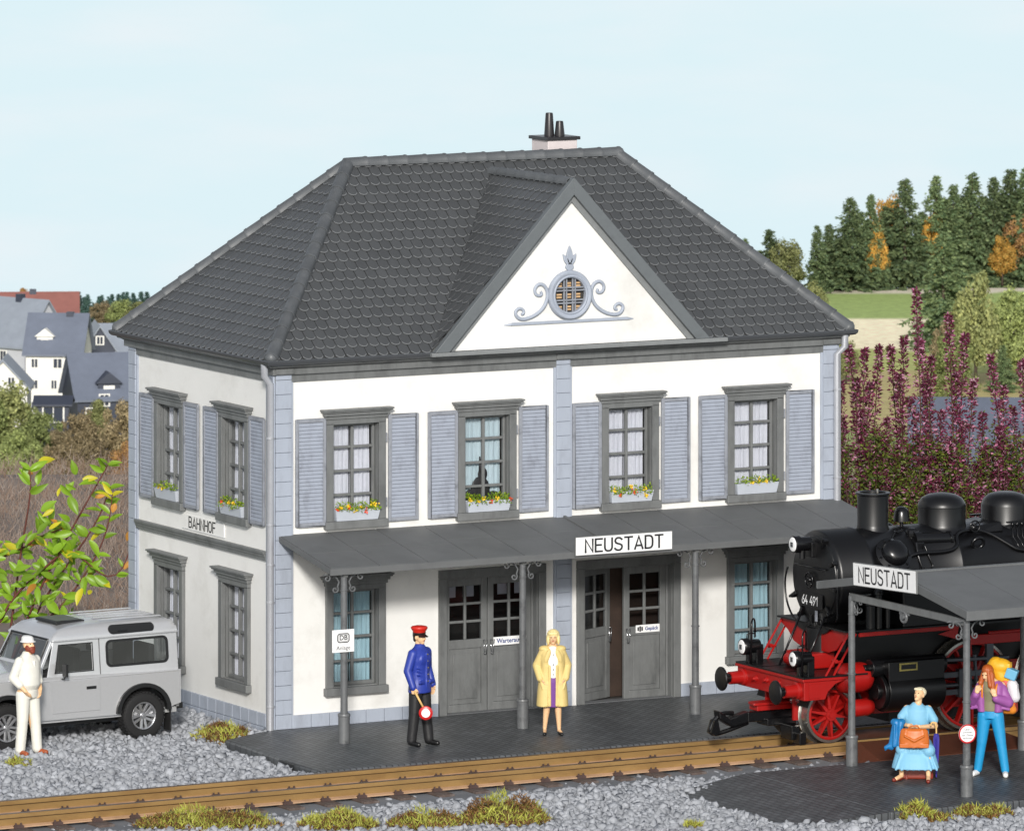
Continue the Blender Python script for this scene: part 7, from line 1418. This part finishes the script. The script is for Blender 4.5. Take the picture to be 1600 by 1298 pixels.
for k, (px_, tp, bs_, i, wd) in enumerate([(1295, 350, 456, 1, 1.1), (1345, 330, 452, 0, 1.2), (1385, 322, 450, 1, 1.2), (1440, 330, 448, 2, 1.2), (1478, 310, 446, 1, 1.2), (1505, 305, 445, 0, 1.2), (1537, 305, 443, 2, 1.2), (1566, 300, 442, 1, 1.2), (1592, 300, 442, 2, 1.2), (1310, 370, 455, 0, 1.2)]):
    tree('spruce_tree', 'dark green spruce packed between the taller ones inside the hilltop wood', 'c', i, 'spruce', *row(px_, tp, bs_ - 3), wide=wd * 1.4, group='spruces packed inside the hilltop wood')
for nm, lb, i, m, px_, tp, bs_, wd in [('birch_tree', 'pale yellow green birch beside the dark spruce over the roof hip', 0, 'olive_leaf', 1226, 372, 474, .9), ('autumn_tree', 'orange autumn tree peeping between the spruces below the sky', 1, 'orange_leaf', 1388, 304, 440, .6), ('autumn_tree', 'round orange autumn tree in the middle of the wood', 1, 'orange_leaf', 1457, 332, 446, .55), ('autumn_tree', 'small yellow orange autumn tree at the foot of the spruces', 2, 'orange_leaf', 1370, 350, 452, .6), ('autumn_tree', 'rusty red autumn tree at the right picture edge', 0, 'rust_leaf', 1594, 335, 443, .85), ('autumn_tree', 'bright orange yellow autumn tree before the rusty tree', 2, 'orange_leaf', 1566, 365, 446, .8), ('leafy_tree', 'olive green poplar standing forward on the meadow', 2, 'olive_leaf', 1525, 418, 610, .62), ('leafy_tree', 'broad mid green tree at the right picture edge below the meadow', 1, 'green_leaf', 1590, 448, 600, .75), ('leafy_tree', 'yellow green leafy tree in front of the wood left of the slender spruce', 2, 'olive_leaf', 1374, 372, 452, .6), ('leafy_tree', 'brownish bush at the foot of the forward spruce', 0, 'brown_leaf', 1480, 500, 600, .8), ('leafy_tree', 'green tree low behind the heather tips', 1, 'green_leaf', 1490, 520, 640, .9), ('leafy_tree', 'dark olive bush by the gutter end at the right corner of the roof', 0, 'olive_leaf', 1322, 530, 600, .9), ('leafy_tree', 'yellowish bush close to the right gutter end', 1, 'olive_leaf', 1262, 440, 540, .9)]:
    tree(nm, lb, 'd', i, m, *row(px_, tp, bs_), wide=wd)
# left side
r = random.Random(9)
for k in range(22):
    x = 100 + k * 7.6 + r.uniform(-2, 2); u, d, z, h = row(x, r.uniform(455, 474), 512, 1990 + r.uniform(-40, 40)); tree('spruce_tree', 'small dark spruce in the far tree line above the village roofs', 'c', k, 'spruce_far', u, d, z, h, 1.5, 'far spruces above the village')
for nm, lb, i, m, px_, tp, bs_, dd, wd in [('leafy_tree', 'round olive green tree right above the village', 0, 'green_leaf', 190, 466, 520, 1150, 1.2), ('leafy_tree', 'brownish green tree left of the round tree above the village', 1, 'brown_leaf', 158, 470, 520, 1160, 1.1), ('leafy_tree', 'rust brown treetop behind the red roof', 2, 'rust_leaf', 38, 448, 500, 1180, .8), ('leafy_tree', 'pale green tree behind the village near the eaves', 2, 'olive_leaf', 215, 468, 530, 1130, 1.2),
  ('leafy_tree', 'big yellow green tree below the white house at the left edge', 0, 'olive_leaf', 12, 592, 745, 890, .9), ('leafy_tree', 'round yellow green tree right of the big tree at the left edge', 1, 'green_leaf', 62, 640, 760, 880, .8), ('leafy_tree', 'small green bush in the lower left valley', 2, 'green_leaf', 30, 665, 780, 870, .9), ('leafy_tree', 'brown leaved tree before the slate house', 1, 'brown_leaf', 125, 640, 750, 905, .75), ('leafy_tree', 'light brown tree beside the left edge of the station', 0, 'brown_leaf', 190, 622, 745, 900, .8), ('leafy_tree', 'olive tree before the slate gable', 2, 'olive_leaf', 152, 620, 700, 915, .8), ('leafy_tree', 'grey brown bush low before the valley houses', 2, 'brown_leaf', 95, 668, 770, 875, .9), ('leafy_tree', 'brown bush under the light brown tree', 0, 'brown_leaf', 150, 680, 775, 872, .9), ('leafy_tree', 'dark reddish bush at the foot of the station corner', 1, 'rust_leaf', 196, 690, 780, 870, .9), ('leafy_tree', 'tall green tree just outside the left picture edge', 1, 'green_leaf', -40, 600, 760, 885, .9)]:
    tree(nm, lb, 'd', i, m, *row(px_, tp, bs_, dd), wide=wd)
# houses
mat('red_roof', C(152, 100, 92, .8), .7, var=.1, vs_=.6); mat('slate_roof_dark', C(84, 92, 110, .8), .45, var=.12, vs_=.5); mat('slate_roof', C(110, 117, 132, .9), .45, var=.1, vs_=.5); mat('slate_light', C(144, 151, 162, .9), .5, var=.1, vs_=.5); mat('slate_dark', C(62, 68, 84, .75), .5, var=.1, vs_=.5); mat('render_white', C(240, 238, 232, .85), .8, var=.04, vs_=.4); mat('render_grey', C(196, 198, 204, .85), .8, var=.05, vs_=.4); mat('far_glass', C(70, 76, 90, .7), .2)
SHUT = []
def house(label, u, d, z0, w_, dep, hw, hr, ridge, rot, wall, roof, wins=(), name='village_house', win_white=False, chim=None, dorm=None, gwins=()):
    """ridge 'x': along the house width (eaves towards us); 'y': gable towards us"""
    t = thing(name, label, 'house', VF(u, d, z0), -TH + R_(rot)); X, Y = w_ / 2, dep / 2; o = .5
    b = MB(); b.box((-X, -Y, 0), (X, Y, hw))
    if ridge == 'x': b.prism([(-Y, hw), (Y, hw), (0, hr)], -X, X, 'x')
    else: b.prism([(-X, hw), (X, hw), (0, hr)], -Y, Y, 'y')
    b.obj('wall', MATS[wall], t)
    b = MB(); th = .25
    if ridge == 'x':
        k = (hr - hw) / Y
        for s in (-1, 1): b.add([(x, y, z) for x in (-X - o, X + o) for y, z in ((s * (Y + o), hw - o * k + .05), (0, hr + .05), (0, hr + .05 + th), (s * (Y + o), hw - o * k + .05 + th))], [(0, 1, 2, 3), (4, 7, 6, 5), (0, 4, 5, 1), (1, 5, 6, 2), (2, 6, 7, 3), (3, 7, 4, 0)])
    else:
        k = (hr - hw) / X
        for s in (-1, 1): b.add([(x, y, z) for y in (-Y - o, Y + o) for x, z in ((s * (X + o), hw - o * k + .05), (0, hr + .05), (0, hr + .05 + th), (s * (X + o), hw - o * k + .05 + th))], [(0, 1, 2, 3), (4, 7, 6, 5), (0, 4, 5, 1), (1, 5, 6, 2), (2, 6, 7, 3), (3, 7, 4, 0)])
    rf = b.obj('roof', MATS[roof], t)
    for (x, z, ww, hh) in wins:
        b = MB(); b.box((x - ww / 2 - .15, -Y - .06, z - hh / 2 - .15), (x + ww / 2 + .15, -Y, z + hh / 2 + .15)); f = b.obj('window', MATS['render_white'], t)
        b = MB(); 
        for s in (-1, 1): b.box((x + s * ww / 4 - ww / 4 + .06, -Y - .09, z - hh / 2), (x + s * ww / 4 + ww / 4 - .06, -Y - .061, z + hh / 2))
        b.obj('pane', MATS['far_glass'], f)
    for (y, z, ww, hh) in gwins:
        b = MB(); b.box((X, y - ww / 2 - .15, z - hh / 2 - .15), (X + .06, y + ww / 2 + .15, z + hh / 2 + .15)); f = b.obj('window', MATS['render_white'], t)
        b = MB(); b.box((X + .061, y - ww / 2, z - hh / 2), (X + .09, y + ww / 2, z + hh / 2)); b.obj('pane', MATS['far_glass'], f)
    if chim: b = MB(); x, z = chim; b.box((x - .5, -.5, z - 2.5), (x + .5, .5, z)); b.obj('chimney', MATS['slate_dark'], rf)
    if dorm:
        x, y, z, ww, hh = dorm; b = MB(); b.box((x - ww / 2, y, z), (x + ww / 2, 0, z + hh)); b.prism([(x - ww / 2 - .3, z + hh), (x + ww / 2 + .3, z + hh), (x, z + hh + ww * .5)], y - .3, .5, 'y'); dd = b.obj('dormer', MATS[wall if not win_white else 'slate_dark'], rf)
        b = MB(); b.box((x - ww / 4, y - .06, z + .4), (x + ww / 4, y - .01, z + hh - .3)); b.obj('window', MATS['render_white'], dd)
def HU(px_, d): return (px_ - 800) * d / 10954
def HZ(y, d): return 16.4544 - d * (y + 545) / 10954
d = 1050; house('long house with a rusty red roof at the back of the village', HU(20, d), d, -90, 19, 11, HZ(502, d) + 90, HZ(459, d) + 90, 'x', 4, 'render_grey', 'red_roof', chim=(3, HZ(452, d) + 90), gwins=((-1, 8.5, .8, 1),))
d = 1000; house('grey gabled house with light slate roof at the left edge of the village', HU(28, d), d, -90, 11, 9.5, HZ(532, d) + 90, HZ(468, d) + 90, 'x', -38, 'render_grey', 'slate_light', [(-1.5, 6.3, 1.1, 2.2), (1.5, 6.3, 1.1, 1.6), (-3.6, 6.3, 1.1, 1.6)], chim=(.5, HZ(459, d) + 90), gwins=((0, 10.6, .9, .9), (-2, 7.2, 1, 1.3), (1.6, 7.2, 1, 1.3), (-2, 4.2, 1, 1.3)))
d = 965; house('white rendered house with blue slate roof and brown windows', HU(92, d), d, -90, 7.6, 9, HZ(546, d) + 90, HZ(492, d) + 90, 'x', -6, 'render_white', 'slate_roof', [(-2.6, 8.9, .9, 1.1), (.6, 8.9, 1.2, 1.2), (-2.6, 6, .9, 1.1), (.1, 6, .8, 1.1), (2.6, 6, .8, 1.1), (-2.6, 3, .9, 1.1)], chim=(1.6, HZ(487, d) + 90), dorm=(-1.4, -3.2, HZ(537, d) + 90, 2.2, 1.3), gwins=((0, 9, 1, 1.2), (-2.4, 9, 1, 1.2), (2.4, 9, 1, 1.2), (-2.4, 6, 1, 1.2), (0, 6, 1, 1.2)))
d = 985; house('dark slate clad gable house in the middle of the village', HU(152, d), d, -90, 4.2, 9, HZ(542, d) + 90, HZ(507, d) + 90, 'y', 8, 'slate_dark', 'slate_light', [(0, HZ(527, d) + 90, .9, 1.0), (0, HZ(560, d) + 90, 2.0, 1.2)])
d = 1000; house('white house with light slate roof half hidden by the station corner', HU(190, d), d, -90, 8, 8, HZ(545, d) + 90, HZ(508, d) + 90, 'x', 2, 'render_white', 'slate_light', [(1.5, HZ(553, d) + 90, 1.2, 1.1)], chim=(1, HZ(502, d) + 90))
d = 930; house('large house with a wide blue slate roof beside the station corner', HU(165, d), d, -90, 9.6, 11, HZ(615, d) + 90, HZ(554, d) + 90, 'x', 14, 'slate_dark', 'slate_roof', [(-3, HZ(640, d) + 90, 1.2, 1.6), (-1.2, HZ(618, d) + 90, 1.2, 1.4), (-1.2, HZ(645, d) + 90, 1.2, 1.4)], dorm=(-.4, -4.6, HZ(612, d) + 90, 3.0, 1.6), win_white=True)
d = 915; house('low dark slate annex with a bright white window', HU(84, d), d, -90, 4.2, 5, HZ(630, d) + 90, HZ(621, d) + 90, 'x', 0, 'slate_dark', 'slate_dark', [(.1, HZ(644, d) + 90, 2.6, 1.9)])
d = 935; house('small pale blue white house at the left picture edge', HU(8, d), d, -90, 6.4, 8, HZ(600, d) + 90, HZ(560, d) + 90, 'y', 0, 'render_white', 'slate_light', [(1.1, HZ(592, d) + 90, .9, 1.2), (-1, HZ(592, d) + 90, .9, 1.2)])
d = 880; house('long house with a dark blue slate roof behind the heather', HU(1530, d), d, -90, 17, 9, HZ(715, d) + 90, HZ(624, d) + 90, 'x', -3, 'slate_dark', 'slate_roof_dark', [(-3, 5, 1, 1.2), (2, 5, 1, 1.2)])
